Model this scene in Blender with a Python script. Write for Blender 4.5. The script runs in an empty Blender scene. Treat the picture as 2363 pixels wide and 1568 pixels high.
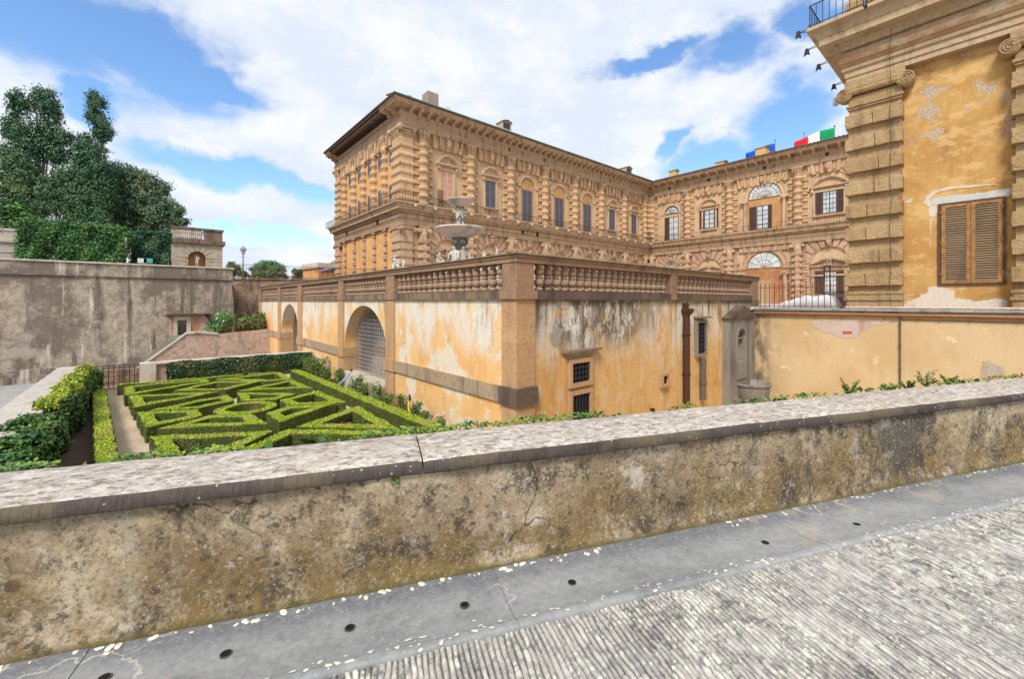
import bpy, bmesh, math, random
import numpy as np
from mathutils import Vector, Matrix
random.seed(7); RNG = np.random.default_rng(7)
R = math.radians
SC = bpy.context.scene
COL = SC.collection
# ------------------------------------------------------------------ survey helpers
# world: X = u (along the terrace's right face), Y = v (along its left face), eye height z = 0
F_, CX_, HY_ = 968.0, 1181.5, 696.0
CU, CV = .7585, .6517
def onV(px, V):
    k = (px-CX_)/F_; d = V/(CU-CV*k); return d*(CV+CU*k), d
def onU(px, U):
    k = (px-CX_)/F_; d = U/(CV+CU*k); return d*(CU-CV*k), d
def zz(py, d): return (HY_-py)/F_*d
def onZ(px, py, z):
    d = -z*F_/(py-HY_); c = (px-CX_)/F_*d
    return (c*CU+d*CV, -c*CV+d*CU)
def at(px, d, z=0):
    c = (px-CX_)/F_*d
    return (c*CU+d*CV, -c*CV+d*CU, z)
def crop(ox, oy, s):
    return lambda X, Y: ((ox+X*s)*.64177, (oy+Y*s)*.64177)
WD = (.9206, -.3909); ND = (.3909, .9206)      # along / across the roadside parapet
def par(t, D): return (WD[0]*t+ND[0]*D, WD[1]*t+ND[1]*D)
# ------------------------------------------------------------------ tagging
def tag(o, label=None, cat=None, group=None, kind=None):
    if label: o['label'] = label
    if cat: o['category'] = cat
    if group: o['group'] = group
    if kind: o['kind'] = kind
    return o
def thing(name, loc, label, cat, group=None):
    o = bpy.data.objects.new(name, None); COL.objects.link(o); o.location = loc
    o.empty_display_size = .2
    return tag(o, label, cat, group)
def link(name, me, parent=None, loc=None):
    o = bpy.data.objects.new(name, me); COL.objects.link(o)
    if parent is not None:
        dep = 0; p = parent
        while p.parent is not None: dep += 1; p = p.parent
        if dep >= 2: parent = parent.parent          # never deeper than thing > part > sub-part
        o.parent = parent
        p = parent; off = Vector((0, 0, 0))
        while p is not None: off += p.location; p = p.parent
        o.location = (Vector(loc) if loc else Vector((0, 0, 0))) - off
    elif loc: o.location = loc
    return o
def dup(o, loc, parent=None):                  # a copy of a thing or part with its own parts
    c = o.copy(); COL.objects.link(c)
    if parent is not None:
        c.parent = parent
        off = Vector((0, 0, 0)); p = parent
        while p is not None: off += p.location; p = p.parent
        c.location = Vector(loc)-off
    elif loc is not None: c.location = loc
    for ch in o.children:
        e = ch.copy(); COL.objects.link(e); e.parent = c
        for g in ch.children:
            h = g.copy(); COL.objects.link(h); h.parent = e
    return c
# ------------------------------------------------------------------ mesh builder
class MB:
    def __init__(s): s.v = []; s.f = []
    def add(s, vs, fs):
        b = len(s.v); s.v.extend([tuple(p) for p in vs]); s.f.extend([tuple(i+b for i in f) for f in fs]); return s
    def box(s, x0, x1, y0, y1, z0, z1):
        s.add([(x0,y0,z0),(x1,y0,z0),(x1,y1,z0),(x0,y1,z0),(x0,y0,z1),(x1,y0,z1),(x1,y1,z1),(x0,y1,z1)],
              [(0,3,2,1),(4,5,6,7),(0,1,5,4),(1,2,6,5),(2,3,7,6),(3,0,4,7)]); return s
    def hexa(s, a, b):                          # bottom quad a, top quad b
        s.add(list(a)+list(b), [(0,3,2,1),(4,5,6,7),(0,1,5,4),(1,2,6,5),(2,3,7,6),(3,0,4,7)]); return s
    def tube(s, p, q, r, n=6, r2=None):
        p = Vector(p); q = Vector(q); r2 = r if r2 is None else r2
        a = (q-p)
        if a.length < 1e-6: return s
        a.normalize(); u = a.orthogonal().normalized(); w = a.cross(u)
        vs = []
        for c, rr in ((p, r), (q, r2)):
            for i in range(n):
                t = 2*math.pi*i/n; vs.append(c+u*(rr*math.cos(t))+w*(rr*math.sin(t)))
        fs = [(i, (i+1) % n, n+(i+1) % n, n+i) for i in range(n)]
        fs += [tuple(range(n-1, -1, -1)), tuple(range(n, 2*n))]
        return s.add(vs, fs)
    def path(s, pts, r, n=6, rs=None):
        for i in range(len(pts)-1):
            s.tube(pts[i], pts[i+1], r if rs is None else rs[i], n, None if rs is None else rs[i+1])
        return s
    def lathe(s, cx, cy, prof, n=16, sx=1, sy=1):
        vs = []; m = len(prof)
        for (r, z) in prof:
            for i in range(n):
                t = 2*math.pi*i/n; vs.append((cx+r*math.cos(t)*sx, cy+r*math.sin(t)*sy, z))
        fs = []
        for j in range(m-1):
            for i in range(n):
                fs.append((j*n+i, j*n+(i+1) % n, (j+1)*n+(i+1) % n, (j+1)*n+i))
        fs.append(tuple(range(n-1, -1, -1))); fs.append(tuple((m-1)*n+i for i in range(n)))
        return s.add(vs, fs)
    def ball(s, c, r, n=8, m=5, sc=(1,1,1)):
        prof = [(max(.001, math.sin(math.pi*j/m)), -math.cos(math.pi*j/m)) for j in range(m+1)]
        vs = []
        for (q, z) in prof:
            for i in range(n):
                t = 2*math.pi*i/n; vs.append((c[0]+q*math.cos(t)*r*sc[0], c[1]+q*math.sin(t)*r*sc[1], c[2]+z*r*sc[2]))
        fs = [(j*n+i, j*n+(i+1) % n, (j+1)*n+(i+1) % n, (j+1)*n+i) for j in range(m) for i in range(n)]
        return s.add(vs, fs)
    def prism(s, poly, fn0, fn1):               # poly 2-D points; fn map (a,b) -> 3-D on two faces
        n = len(poly)
        return s.add([fn0(*p) for p in poly]+[fn1(*p) for p in poly],
              [tuple(range(n-1, -1, -1)), tuple(range(n, 2*n))]+[(i, (i+1) % n, n+(i+1) % n, n+i) for i in range(n)])
    def mesh(s, name, m, smooth=False):
        me = bpy.data.meshes.new(name); me.from_pydata(s.v, [], s.f); me.materials.append(m)
        bm = bmesh.new(); bm.from_mesh(me); bmesh.ops.recalc_face_normals(bm, faces=bm.faces); bm.to_mesh(me); bm.free()
        if smooth: me.polygons.foreach_set('use_smooth', [True]*len(me.polygons))
        return me
    def build(s, name, m, parent=None, smooth=False):
        return link(name, s.mesh(name, m, smooth), parent)
def rough_up(o, cuts_len, amp, scale=.6, bevel=0):
    """subdivide and jitter a mesh so that hand-made edges are not ruler straight"""
    from mathutils import noise
    bm = bmesh.new(); bm.from_mesh(o.data)
    if bevel: bmesh.ops.bevel(bm, geom=list(bm.edges), offset=bevel, segments=2, affect='EDGES', profile=.6)
    for _ in range(7):
        es = [e for e in bm.edges if e.calc_length() > cuts_len]
        if not es: break
        bmesh.ops.subdivide_edges(bm, edges=es, cuts=1)
    bmesh.ops.triangulate(bm, faces=[f for f in bm.faces if len(f.verts) > 4])
    for v in bm.verts:
        v.co += noise.noise_vector(v.co/scale)*amp + noise.noise_vector(v.co/(scale*.22))*amp*.35
    bm.to_mesh(o.data); bm.free(); return o
def quads_mesh(name, V, m, parent=None, nq=4):
    """V: (n*nq,3) array, every nq verts one face"""
    V = np.asarray(V, np.float32).reshape(-1, 3); n = len(V)//nq
    me = bpy.data.meshes.new(name); me.vertices.add(n*nq); me.vertices.foreach_set('co', V.ravel())
    me.loops.add(n*nq); me.loops.foreach_set('vertex_index', np.arange(n*nq, dtype=np.int32))
    me.polygons.add(n); me.polygons.foreach_set('loop_start', np.arange(0, n*nq, nq, dtype=np.int32))
    me.polygons.foreach_set('loop_total', np.full(n, nq, np.int32))
    me.update(calc_edges=True); me.validate(); me.materials.append(m)
    return link(name, me, parent)
def leaves(P, Nrm, size, tilt=.7, asp=.62, jit=.3):
    """diamond leaf quads at P facing roughly Nrm"""
    n = len(P); Nn = Nrm+RNG.normal(0, tilt, (n, 3)); Nn /= np.linalg.norm(Nn, axis=1, keepdims=True)+1e-9
    A = np.cross(Nn, RNG.normal(0, 1, (n, 3))); A /= np.linalg.norm(A, axis=1, keepdims=True)+1e-9
    B = np.cross(Nn, A); s = (size*(1+RNG.uniform(-jit, jit, n)))[:, None]
    return np.stack([P-A*s, P-B*s*asp+Nn*s*.15, P+A*s, P+B*s*asp+Nn*s*.15], axis=1).reshape(-1, 3)
def grid_mesh(name, xs, ys, Z, m, fn=None, parent=None, smooth=True):
    nx, ny = len(xs), len(ys)
    X, Y = np.meshgrid(xs, ys, indexing='ij')
    co = np.stack([X, Y, Z], -1) if fn is None else fn(X, Y, Z)
    me = bpy.data.meshes.new(name); me.vertices.add(nx*ny); me.vertices.foreach_set('co', co.astype(np.float32).ravel())
    i = np.arange(nx-1)[:, None]*ny+np.arange(ny-1)[None]; q = np.stack([i, i+ny, i+ny+1, i+1], -1).reshape(-1, 4)
    n = len(q); me.loops.add(4*n); me.loops.foreach_set('vertex_index', q.astype(np.int32).ravel())
    me.polygons.add(n); me.polygons.foreach_set('loop_start', np.arange(0, 4*n, 4, dtype=np.int32))
    me.polygons.foreach_set('loop_total', np.full(n, 4, np.int32))
    me.polygons.foreach_set('use_smooth', np.full(n, smooth)); me.update(calc_edges=True); me.materials.append(m)
    return link(name, me, parent)
def skin(name, verts, edges, radii, m, parent=None, loc=(0,0,0), sub=2, rot=0, scale=1):
    """one continuous figure grown over a joint skeleton"""
    me = bpy.data.meshes.new('tmp'); me.from_pydata(verts, edges, [])
    o = bpy.data.objects.new('tmp', me); COL.objects.link(o)
    sk = o.modifiers.new('s', 'SKIN'); sk.use_smooth_shade = True
    for i, r in enumerate(radii):
        d = me.skin_vertices[0].data[i]; d.radius = (r, r) if not isinstance(r, tuple) else r
        d.use_root = (i == 0)
    su = o.modifiers.new('u', 'SUBSURF'); su.levels = sub; su.render_levels = sub
    dg = bpy.context.evaluated_depsgraph_get(); ev = o.evaluated_get(dg)
    nm = bpy.data.meshes.new_from_object(ev); bpy.data.objects.remove(o)
    nm.transform(Matrix.Rotation(rot, 4, 'Z') @ Matrix.Scale(scale, 4)); nm.materials.clear(); nm.materials.append(m)
    nm.polygons.foreach_set('use_smooth', [True]*len(nm.polygons)); nm.name = name
    return link(name, nm, parent, loc)
# ------------------------------------------------------------------ materials
class Mat:
    def __init__(s, name, rough=.85, spec=.3):
        s.m = bpy.data.materials.new(name); s.m.use_nodes = True; s.n = s.m.node_tree.nodes; s.l = s.m.node_tree.links
        s.b = s.n['Principled BSDF']; s.b.inputs['Roughness'].default_value = rough
        s.b.inputs['Specular IOR Level'].default_value = spec
        s.geo = s.n.new('ShaderNodeNewGeometry'); s.pos = s.geo.outputs['Position']; s.bh = None
        s.sep = None
    def xyz(s, i):
        if s.sep is None:
            s.sep = s.n.new('ShaderNodeSeparateXYZ'); s.l.new(s.pos, s.sep.inputs[0])
        return s.sep.outputs[i]
    def vec(s, scale, rotz=0, off=(0,0,0)):
        mp = s.n.new('ShaderNodeMapping'); mp.inputs['Scale'].default_value = scale; mp.inputs['Location'].default_value = off
        if rotz:
            m0 = s.n.new('ShaderNodeMapping'); m0.inputs['Rotation'].default_value = (0, 0, rotz); s.l.new(s.pos, m0.inputs[0]); s.l.new(m0.outputs[0], mp.inputs[0])
        else: s.l.new(s.pos, mp.inputs[0])
        return mp.outputs[0]
    def ramp(s, val, lo, hi, a=0., b=1.):
        r = s.n.new('ShaderNodeMapRange'); r.interpolation_type = 'SMOOTHSTEP'
        r.inputs['From Min'].default_value = lo; r.inputs['From Max'].default_value = hi
        r.inputs['To Min'].default_value = a; r.inputs['To Max'].default_value = b
        s.l.new(val, r.inputs['Value']); return r.outputs[0]
    def noise(s, scale, lo=.45, hi=.55, detail=5, rough=.6, off=(0,0,0), rotz=0, dist=0):
        if not isinstance(scale, tuple): scale = (scale,)*3
        t = s.n.new('ShaderNodeTexNoise'); t.inputs['Scale'].default_value = 1; t.inputs['Detail'].default_value = detail
        t.inputs['Roughness'].default_value = rough; t.inputs['Distortion'].default_value = dist
        s.l.new(s.vec(scale, rotz, off), t.inputs['Vector'])
        return t.outputs[0] if lo is None else s.ramp(t.outputs[0], lo, hi)
    def voro(s, scale, lo, hi, off=(0,0,0), feat='F1', rotz=0, rnd=1):
        if not isinstance(scale, tuple): scale = (scale,)*3
        t = s.n.new('ShaderNodeTexVoronoi'); t.feature = feat; t.inputs['Scale'].default_value = 1; t.inputs['Randomness'].default_value = rnd
        s.l.new(s.vec(scale, rotz, off), t.inputs['Vector']); return s.ramp(t.outputs['Distance'], lo, hi)
    def crack(s, sc, w, off=(0,0,0)):
        n = s.n.new('ShaderNodeTexNoise'); n.inputs['Scale'].default_value = 1; n.inputs['Detail'].default_value = 7; s.l.new(s.vec((3, 3, 3), 0, off), n.inputs['Vector'])
        k = s.n.new('ShaderNodeVectorMath'); k.operation = 'MULTIPLY_ADD'; k.inputs[1].default_value = (.55,)*3; s.l.new(n.outputs['Color'], k.inputs[0]); s.l.new(s.vec((sc,)*3, 0, off), k.inputs[2])
        t = s.n.new('ShaderNodeTexVoronoi'); t.feature = 'DISTANCE_TO_EDGE'; t.inputs['Scale'].default_value = 1; s.l.new(k.outputs[0], t.inputs['Vector']); return s.ramp(t.outputs['Distance'], w, w*.3)
    def math(s, op, a, b=None):
        x = s.n.new('ShaderNodeMath'); x.operation = op
        for i, v in enumerate((a, b)):
            if v is None: continue
            if isinstance(v, (int, float)): x.inputs[i].default_value = v
            else: s.l.new(v, x.inputs[i])
        return x.outputs[0]
    def mul(s, *a):
        r = a[0]
        for b in a[1:]: r = s.math('MULTIPLY', r, b)
        return r
    def isl(s, lo=0., hi=1.): return s.ramp(s.geo.outputs['Random Per Island'], lo, hi)
    def mix(s, fac, a, b):
        x = s.n.new('ShaderNodeMix'); x.data_type = 'RGBA'
        if isinstance(fac, (int, float)): x.inputs[0].default_value = fac
        else: s.l.new(fac, x.inputs[0])
        for i, v in ((6, a), (7, b)):
            if isinstance(v, tuple): x.inputs[i].default_value = (*v, 1)
            else: s.l.new(v, x.inputs[i])
        return x.outputs[2]
    def hsv(s, c, val):
        h = s.n.new('ShaderNodeHueSaturation')
        if isinstance(c, tuple): h.inputs['Color'].default_value = (*c, 1)
        else: s.l.new(c, h.inputs['Color'])
        if isinstance(val, (int, float)): h.inputs['Value'].default_value = val
        else: s.l.new(val, h.inputs['Value'])
        return h.outputs[0]
    def bump(s, h, strength=.4, dist=.02):
        x = s.n.new('ShaderNodeBump'); x.inputs['Strength'].default_value = strength; x.inputs['Distance'].default_value = dist
        s.l.new(h, x.inputs['Height'])
        if s.bh is not None: s.l.new(s.bh, x.inputs['Normal'])
        s.bh = x.outputs[0]; s.l.new(s.bh, s.b.inputs['Normal']); return s
    def done(s, c):
        if isinstance(c, tuple): s.b.inputs['Base Color'].default_value = (*c, 1)
        else: s.l.new(c, s.b.inputs['Base Color'])
        return s.m
def stone(name, base, alt, dark, grain=6, isl=.5, darkamt=.6, bump=.35, dlo=.5, dhi=.7, bd=.03, extra=None):
    M = Mat(name)
    c = M.mix(M.mul(M.isl(.1, .9), isl), base, alt)
    c = M.mix(M.mul(M.noise(.55, .4, .65), .45), c, alt)
    c = M.mix(M.mul(M.noise((1.6, 1.6, .35), dlo, dhi, 6), darkamt), c, dark)
    c = M.mix(M.mul(M.noise(grain*2.2, .45, .7, 4), .35), c, dark)
    if extra: c = extra(M, c)
    c = M.hsv(c, M.ramp(M.noise(grain*5, None), .3, .7, .90, 1.10))
    M.bump(M.noise(grain, None, detail=8, rough=.7), bump, bd)
    return M.done(c)
def leafmat(name, a, b, c2, clump=1.2, trans=.25, rough=.55):
    M = Mat(name, rough, .35)
    c = M.mix(M.isl(0, 1), a, b)
    c = M.mix(M.mul(M.noise(clump, .45, .65, 4), .75), c, c2)
    c = M.hsv(c, M.ramp(M.geo.outputs['Random Per Island'], 0, 1, .82, 1.15))
    return M.done(c)
def plain(name, c, rough=.6, metal=0, var=.15, sc=8):
    M = Mat(name, rough); M.b.inputs['Metallic'].default_value = metal
    return M.done(M.hsv(c, M.ramp(M.noise(sc, None), .3, .7, 1-var, 1+var)))

SAND = stone('sandstone', (.64,.44,.265), (.50,.315,.175), (.20,.125,.08), 4, .9, .6)
SANDL = stone('sandstone_pale', (.65,.465,.295), (.53,.36,.22), (.22,.15,.10), 4, .6, .62)
SANDG = stone('sandstone_lower', (.56,.385,.255), (.43,.275,.175), (.19,.12,.085), 4, .85, .6)
CORN = stone('cornice_stone', (.57,.405,.265), (.45,.30,.19), (.16,.11,.08), 3, .5, .75, dlo=.47)
OCH = None
def plaster(name, base, alt, pale, dark, palelo=.58, stainz=None, extra=None, bump=.15):
    M = Mat(name, .9)
    c = M.mix(M.noise(.5, .35, .65), base, alt)
    c = M.mix(M.mul(M.noise((1.3, 1.3, .25), .5, .7, 6, .7), .5), c, dark)
    c = M.mix(M.mul(M.noise(.9, palelo, palelo+.05, 8, .65, (7, 3, 1)), .8), c, pale)
    if extra: c = extra(M, c)
    c = M.hsv(c, M.ramp(M.noise(14, None, detail=8), .3, .7, .94, 1.06))
    M.bump(M.noise(3, None, detail=8, rough=.7), bump, .04)
    return M.done(c)
def weather_front(M, c):
    # grey-white leached plaster below the plinth with dark runs, fading downward: stains with their own shape
    z = M.xyz(2)
    w = M.math('ADD', z, M.mul(M.noise((.9, .9, .25), None, detail=4), 3.2))
    pale = M.mul(M.ramp(w, -1.2, .9), M.noise((1.5, 1.5, .5), .37, .53, 8, .75, (3, 9, 2)))
    c = M.mix(M.mul(pale, .88), c, (.70, .64, .55))
    c = M.mix(M.mul(M.noise((1.1, 1.1, .9), .44, .58, 8, .75, (6, 4, 8)), M.ramp(w, -.2, 1.3), .75), c, (.30, .27, .22))
    u = M.xyz(0); zz_ = M.math('ADD', z, M.mul(M.noise(1.3, None, detail=6), 1.0)); uu = M.math('ADD', u, M.mul(M.noise(.8, None, detail=6, off=(3,3,3)), 3.0))
    core = M.mul(M.ramp(uu, 10.4, 12.2), M.ramp(uu, 18.0, 15.0), M.ramp(zz_, -1.7, -.5))
    c = M.mix(M.mul(core, M.noise((2.2, 2.2, .9), .42, .52, 9, .8, (16, 4, 8)), .92), c, (.10, .09, .078)); c = M.mix(M.mul(core, M.noise((1.7, 1.7, .9), .52, .58, 9, .8, (66, 4, 8)), .9), c, (.70, .67, .62))
    c = M.mix(M.mul(M.ramp(z, -.32, .05), M.noise((1.6,1.6,3), .36, .52, 8, .75, (26, 4, 8)), .8), c, (.12, .10, .08))
    run = M.mul(M.noise((3.0, 3.0, .14), .48, .60, 7, .75, (1, 4, 8)), M.ramp(w, -.5, 1.3))
    c = M.mix(M.mul(run, .88), c, (.10, .085, .065))
    c = M.mix(M.mul(M.noise((2.6, 2.6, 1.0), .56, .6, 6, .7, (5, 5, 5)), .55), c, (.62, .50, .36))
    c = M.mix(M.mul(M.noise(1.5, .58, .62, 7, .7, (15, 5, 5)), .7), c, (.60, .26, .06))
    return c
def weather_side(M, c):
    w = M.math('ADD', M.xyz(2), M.mul(M.noise((.5, .5, .3), None, detail=4), 4.5))
    pale = M.mul(M.ramp(w, .2, 1.7), M.noise((1.1, 1.1, .4), .39, .55, 9, .78, (3, 19, 2)))
    c = M.mix(M.mul(pale, .92), c, (.70, .67, .60))
    c = M.mix(M.mul(M.noise((4, 4, .25), .52, .62, 6, .7, (1, 4, 18)), M.ramp(w, 1.2, 2.8), .75), c, (.22, .19, .15))
    c = M.mix(M.mul(M.noise((.55, .55, .5), .53, .57, 8, .7, (5, 25, 5)), .85), c, (.70, .64, .54))
    c = M.mix(M.mul(M.noise((2.5, 2.5, .5), .58, .64, 8, .7, (5, 35, 5)), .6), c, (.45, .38, .28))
    return c
PL_R = plaster('plaster_ochre_stained', (.62,.40,.17), (.57,.32,.11), (.60,.44,.25), (.30,.17,.07), .60, extra=weather_front)
PL_L = plaster('plaster_orange_leached', (.78,.49,.22), (.72,.40,.15), (.72,.6,.45), (.50,.28,.11), .62, extra=weather_side)
def blot(M, c):
    c = M.mix(M.mul(M.noise((1.0, 1.0, 2.2), .50, .58, 7, .65, (2, 2, 2)), .7), c, (.66, .43, .18))
    c = M.mix(M.mul(M.noise((.7, .7, .8), .50, .62, 7, .65, (42, 2, 2)), .55), c, (.40, .20, .05))
    g = M.mul(M.ramp(M.xyz(2), 6.5, 7.8), M.noise((1.2, 1.2, 1.2), .55, .60, 5, .6, (52, 2, 2)))
    c = M.mix(M.mul(g, .8), c, (.33, .25, .18)); c = M.mix(M.mul(g, M.noise(22, .50, .56, 4, .7)), c, (.62, .55, .45))
    return M.mix(M.mul(M.noise((1.6, 1.6, 2.2), .60, .63, 7, .65, (12, 2, 2)), .6), c, (.56, .42, .27))
PL_P = plaster('plaster_mustard', (.56,.34,.12), (.46,.255,.08), (.54,.34,.13), (.30,.15,.05), .62, extra=blot)
PL_C = plaster('plaster_orange_far', (.70,.385,.155), (.63,.33,.125), (.72,.44,.20), (.44,.25,.13), .60)
def tanx(M, c):
    v = M.xyz(1)
    dk = M.mul(M.ramp(M.math('ADD', v, M.mul(M.noise(.9, None), 1.6)), 8.6, 10.0), M.noise((2, 2, 1), .35, .6, 6))
    return M.mix(M.mul(dk, .85), c, (.07, .06, .05))
PL_T = plaster('plaster_tan', (.62,.46,.27), (.55,.385,.20), (.74,.60,.40), (.46,.33,.17), .60, extra=tanx)
PATCH = stone('bare_render', (.68,.60,.50), (.60,.50,.40), (.40,.28,.22), 8, .3, .4, .6)
BRICK = stone('bare_brick', (.50,.19,.11), (.62,.48,.40), (.3,.2,.15), 8, .9, .5, .6)
# old grey wall materials
def lich(M, c):
    # lichen-spotted roadside parapet
    rz = .4018
    c = M.mix(M.mul(M.noise(1.6, .42, .55, 9, .78, (4, 4, 4)), .62), c, (.30, .21, .135))
    low = M.ramp(M.math('ADD', M.xyz(2), M.mul(M.noise(1.1, None, detail=5), .9)), -.40, -1.0)
    c = M.mix(M.mul(low, M.noise(2.2, .38, .54, 8, .78, (8, 1, 1)), .85), c, (.23, .145, .035))
    # far stretch greyer and blacker
    far = M.ramp(M.math('SUBTRACT', M.mul(M.xyz(0), .92), M.mul(M.xyz(1), .39)), .8, 3.4)
    c = M.mix(M.mul(far, M.noise((1.5,1.5,.8), .47, .60, 7, .75, (28, 1, 1)), .85), c, (.07, .068, .068))
    c = M.mix(M.mul(M.noise(3.4, .51, .60, 9, .82, (2, 6, 3)), .85), c, (.065, .05, .038))
    c = M.mix(M.mul(M.noise(2.1, .56, .64, 8, .78, (42, 6, 3)), .85), c, (.66, .59, .50))
    c = M.mix(M.mul(M.noise(5.5, .60, .66, 8, .7, (22, 6, 3)), .6), c, (.52, .47, .42))
    c = M.mix(M.mul(M.voro(6.5, .24, .16, (3, 3, 3)), .7, M.noise(2.2, .48, .56, off=(31,1,1))), c, (.115, .068, .045))
    c = M.mix(M.mul(M.voro(17, .25, .16, (5, 1, 3)), .75, M.noise(2.5, .46, .54, off=(9,9,1))), c, (.07, .052, .04))
    c = M.mix(M.mul(M.voro(26, .2, .12, (5, 11, 3)), .8, M.noise(4, .50, .58, off=(9,9,11))), c, (.60, .56, .50))
    c = M.mix(M.mul(M.crack(1.5, .010, (2, 7, 1)), M.noise(1.1, .5, .56, off=(71, 1, 1)), .8), c, (.05, .04, .03))
    c = M.mix(M.mul(M.noise(30, .50, .60, 8, .85), .7), c, (.085, .065, .042))
    c = M.mix(M.mul(M.noise(45, .53, .62, 8, .85, (4,4,4)), .6), c, (.74, .67, .56))
    c = M.mix(M.mul(M.ramp(M.math('ADD', M.xyz(2), M.mul(M.noise(9, None), .05)), -1.535, -1.575), .85), c, (.17, .14, .04))
    M.bump(M.noise(22, None, detail=9, rough=.85), 1.0, .02)
    return c
PARA = stone('parapet_render', (.78,.65,.45), (.68,.53,.34), (.36,.26,.14), 3, .0, .4, .5, extra=lich, bd=.04)
def copx(M, c):
    c = M.mix(M.mul(M.noise((2,2,2), .42, .62, 7, .7, (4, 4, 4)), .7), c, (.50, .45, .42))
    c = M.mix(M.mul(M.noise((9,15,15), .48, .58, 8, .75, (3, 1, 4), .4018), .75), c, (.72, .69, .64)); c = M.mix(M.mul(M.noise((2.5,4,4), .50, .60, 8, .75, (33, 1, 4), .4018), .5), c, (.44, .35, .28))
    c = M.mix(M.mul(M.noise((15,30,30), .52, .57, 7, .78, (13, 1, 4), .4018), .85), c, (.17, .14, .115))
    c = M.mix(M.mul(M.noise((26,80,60), .50, .58, 5, .8, (63, 1, 4), .4018), .5), c, (.30, .22, .20))
    c = M.mix(M.mul(M.noise((3,5,4), .56, .64, 8, .75, (23, 1, 4), .4018), .5), c, (.22, .17, .15))
    c = M.mix(M.mul(M.voro(22, .24, .14, (5, 1, 3)), .8, M.noise(3, .50, .6, off=(19,9,1))), c, (.74, .72, .66))
    M.bump(M.noise((14,46,30), None, detail=8, rough=.8, rotz=.4018), .9, .012)
    return c
COPE = stone('coping_top', (.54,.50,.43), (.46,.41,.35), (.30,.26,.21), 5, .2, .3, .4, extra=copx)
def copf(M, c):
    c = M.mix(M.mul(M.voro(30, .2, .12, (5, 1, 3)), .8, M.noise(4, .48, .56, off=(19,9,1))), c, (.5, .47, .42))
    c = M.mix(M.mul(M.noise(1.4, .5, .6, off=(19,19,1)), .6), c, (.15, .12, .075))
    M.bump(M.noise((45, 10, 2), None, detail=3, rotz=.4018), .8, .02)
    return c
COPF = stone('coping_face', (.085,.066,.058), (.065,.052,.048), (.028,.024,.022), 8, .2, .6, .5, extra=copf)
def streaks(M, c):
    c = M.mix(M.mul(M.noise((1.1,1.1,.08), .50, .62, 8, .75, (4,4,4)), .88), c, (.065,.055,.05)); c = M.mix(M.mul(M.noise(2.2, .46, .58, 8, .8, (34,4,4)), .6), c, (.20,.15,.115))
    c = M.mix(M.mul(M.noise((.22,.22,.22), .46, .56, 8, .75, (14,4,4)), .85), c, (.155,.125,.10))
    c = M.mix(M.mul(M.noise((.3,.3,.3), .52, .62, 8, .75, (54,4,4)), .6), c, (.50,.42,.35))
    c = M.mix(M.mul(M.noise((1.6,1.6,.10), .58, .68, 7, .7, (24,4,4)), .75), c, (.66,.59,.50))
    c = M.mix(M.mul(M.noise(3.5, .60, .68, 8, .8, (24,14,4)), .7), c, (.66,.58,.50))
    return M.mix(M.mul(M.noise(5.5, .58, .68, 8, .8, (24,14,14)), .5), c, (.08,.06,.05))
RETW = stone('retaining_render', (.44,.37,.29), (.36,.29,.225), (.13,.11,.09), 2, .0, .5, .5, extra=streaks, bd=.08)
RUBB = stone('rubble_masonry', (.36,.26,.185), (.30,.20,.14), (.09,.065,.045), 2, .4, .8, .9, dlo=.45, bd=.15,
   extra=lambda M, c: M.mix(M.mul(M.noise(1.8, .54, .60, 8, .75, (2, 8, 8)), .6), M.mix(M.mul(M.noise(.9, .52, .6, 8, .75, (4, 8, 8)), .75), c, (.10,.085,.05)), (.44,.22,.14)))
PINKW = stone('pink_rubble', (.54,.39,.30), (.44,.29,.21), (.15,.11,.08), 2, .3, .6, .7, bd=.1,
   extra=lambda M, c: M.mix(M.mul(M.noise(2.2, .53, .60, 8, .75, (2, 8, 8)), .6), c, (.24,.18,.13)))
PALES = stone('pale_limestone', (.62,.56,.48), (.54,.48,.40), (.22,.19,.16), 4, .4, .6)
GREYS = stone('grey_serena', (.27,.245,.21), (.22,.20,.175), (.07,.065,.06), 6, .4, .6)
MARB = stone('white_marble', (.62,.58,.49), (.54,.47,.37), (.15,.15,.14), 8, .1, .8, dlo=.50)
MARBD = stone('dark_marble', (.13,.13,.12), (.28,.26,.22), (.04,.04,.04), 10, .1, .45)
BASINM = stone('bowl_marble', (.60,.48,.42), (.54,.45,.40), (.20,.17,.18), 3, .1, .7, dlo=.45)
BALU = stone('baluster_stone', (.35,.225,.155), (.26,.155,.105), (.12,.095,.07), 9, .2, .5,
   extra=lambda M, c: M.mix(M.mul(M.noise(2.3, .5, .6, 3, .5, (2,2,2)), .6), c, (.30,.255,.16)))
RAIL = stone('rail_stone', (.36,.225,.14), (.28,.17,.11), (.09,.07,.05), 5, .5, .7)
RAILT = stone('rail_top_moss', (.20,.17,.11), (.15,.135,.07), (.06,.055,.035), 9, .5, .7)
DARKP = stone('dark_plinth', (.18,.13,.095), (.11,.08,.065), (.04,.032,.03), 5, .8, .8, dlo=.45)
PLIN = stone('plinth_stone', (.20,.14,.10), (.27,.19,.125), (.06,.045,.042), 5, .8, .8, dlo=.42)
PIERM = stone('pier_stone', (.52,.325,.175), (.45,.27,.14), (.21,.13,.075), 4, .5, .4)
IRON = plain('iron_dark', (.035,.035,.045), .5)
IRONR = plain('iron_rust', (.17,.055,.035), .8)
IRONG = plain('iron_grey', (.30,.29,.31), .5)
RAILIRON = plain('balcony_iron', (.06,.05,.045), .6)
GOLD = plain('lamp_bracket', (.62,.45,.30), .6)
DARKW = plain('dark_interior', (.008,.008,.009), .9)
COPPER = plain('copper_pipe', (.30,.135,.06), .45, .2)
PIPER = plain('downpipe_red', (.07,.028,.02), .5)
PIPEB = plain('downpipe_brown', (.13,.10,.075), .6)
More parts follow.
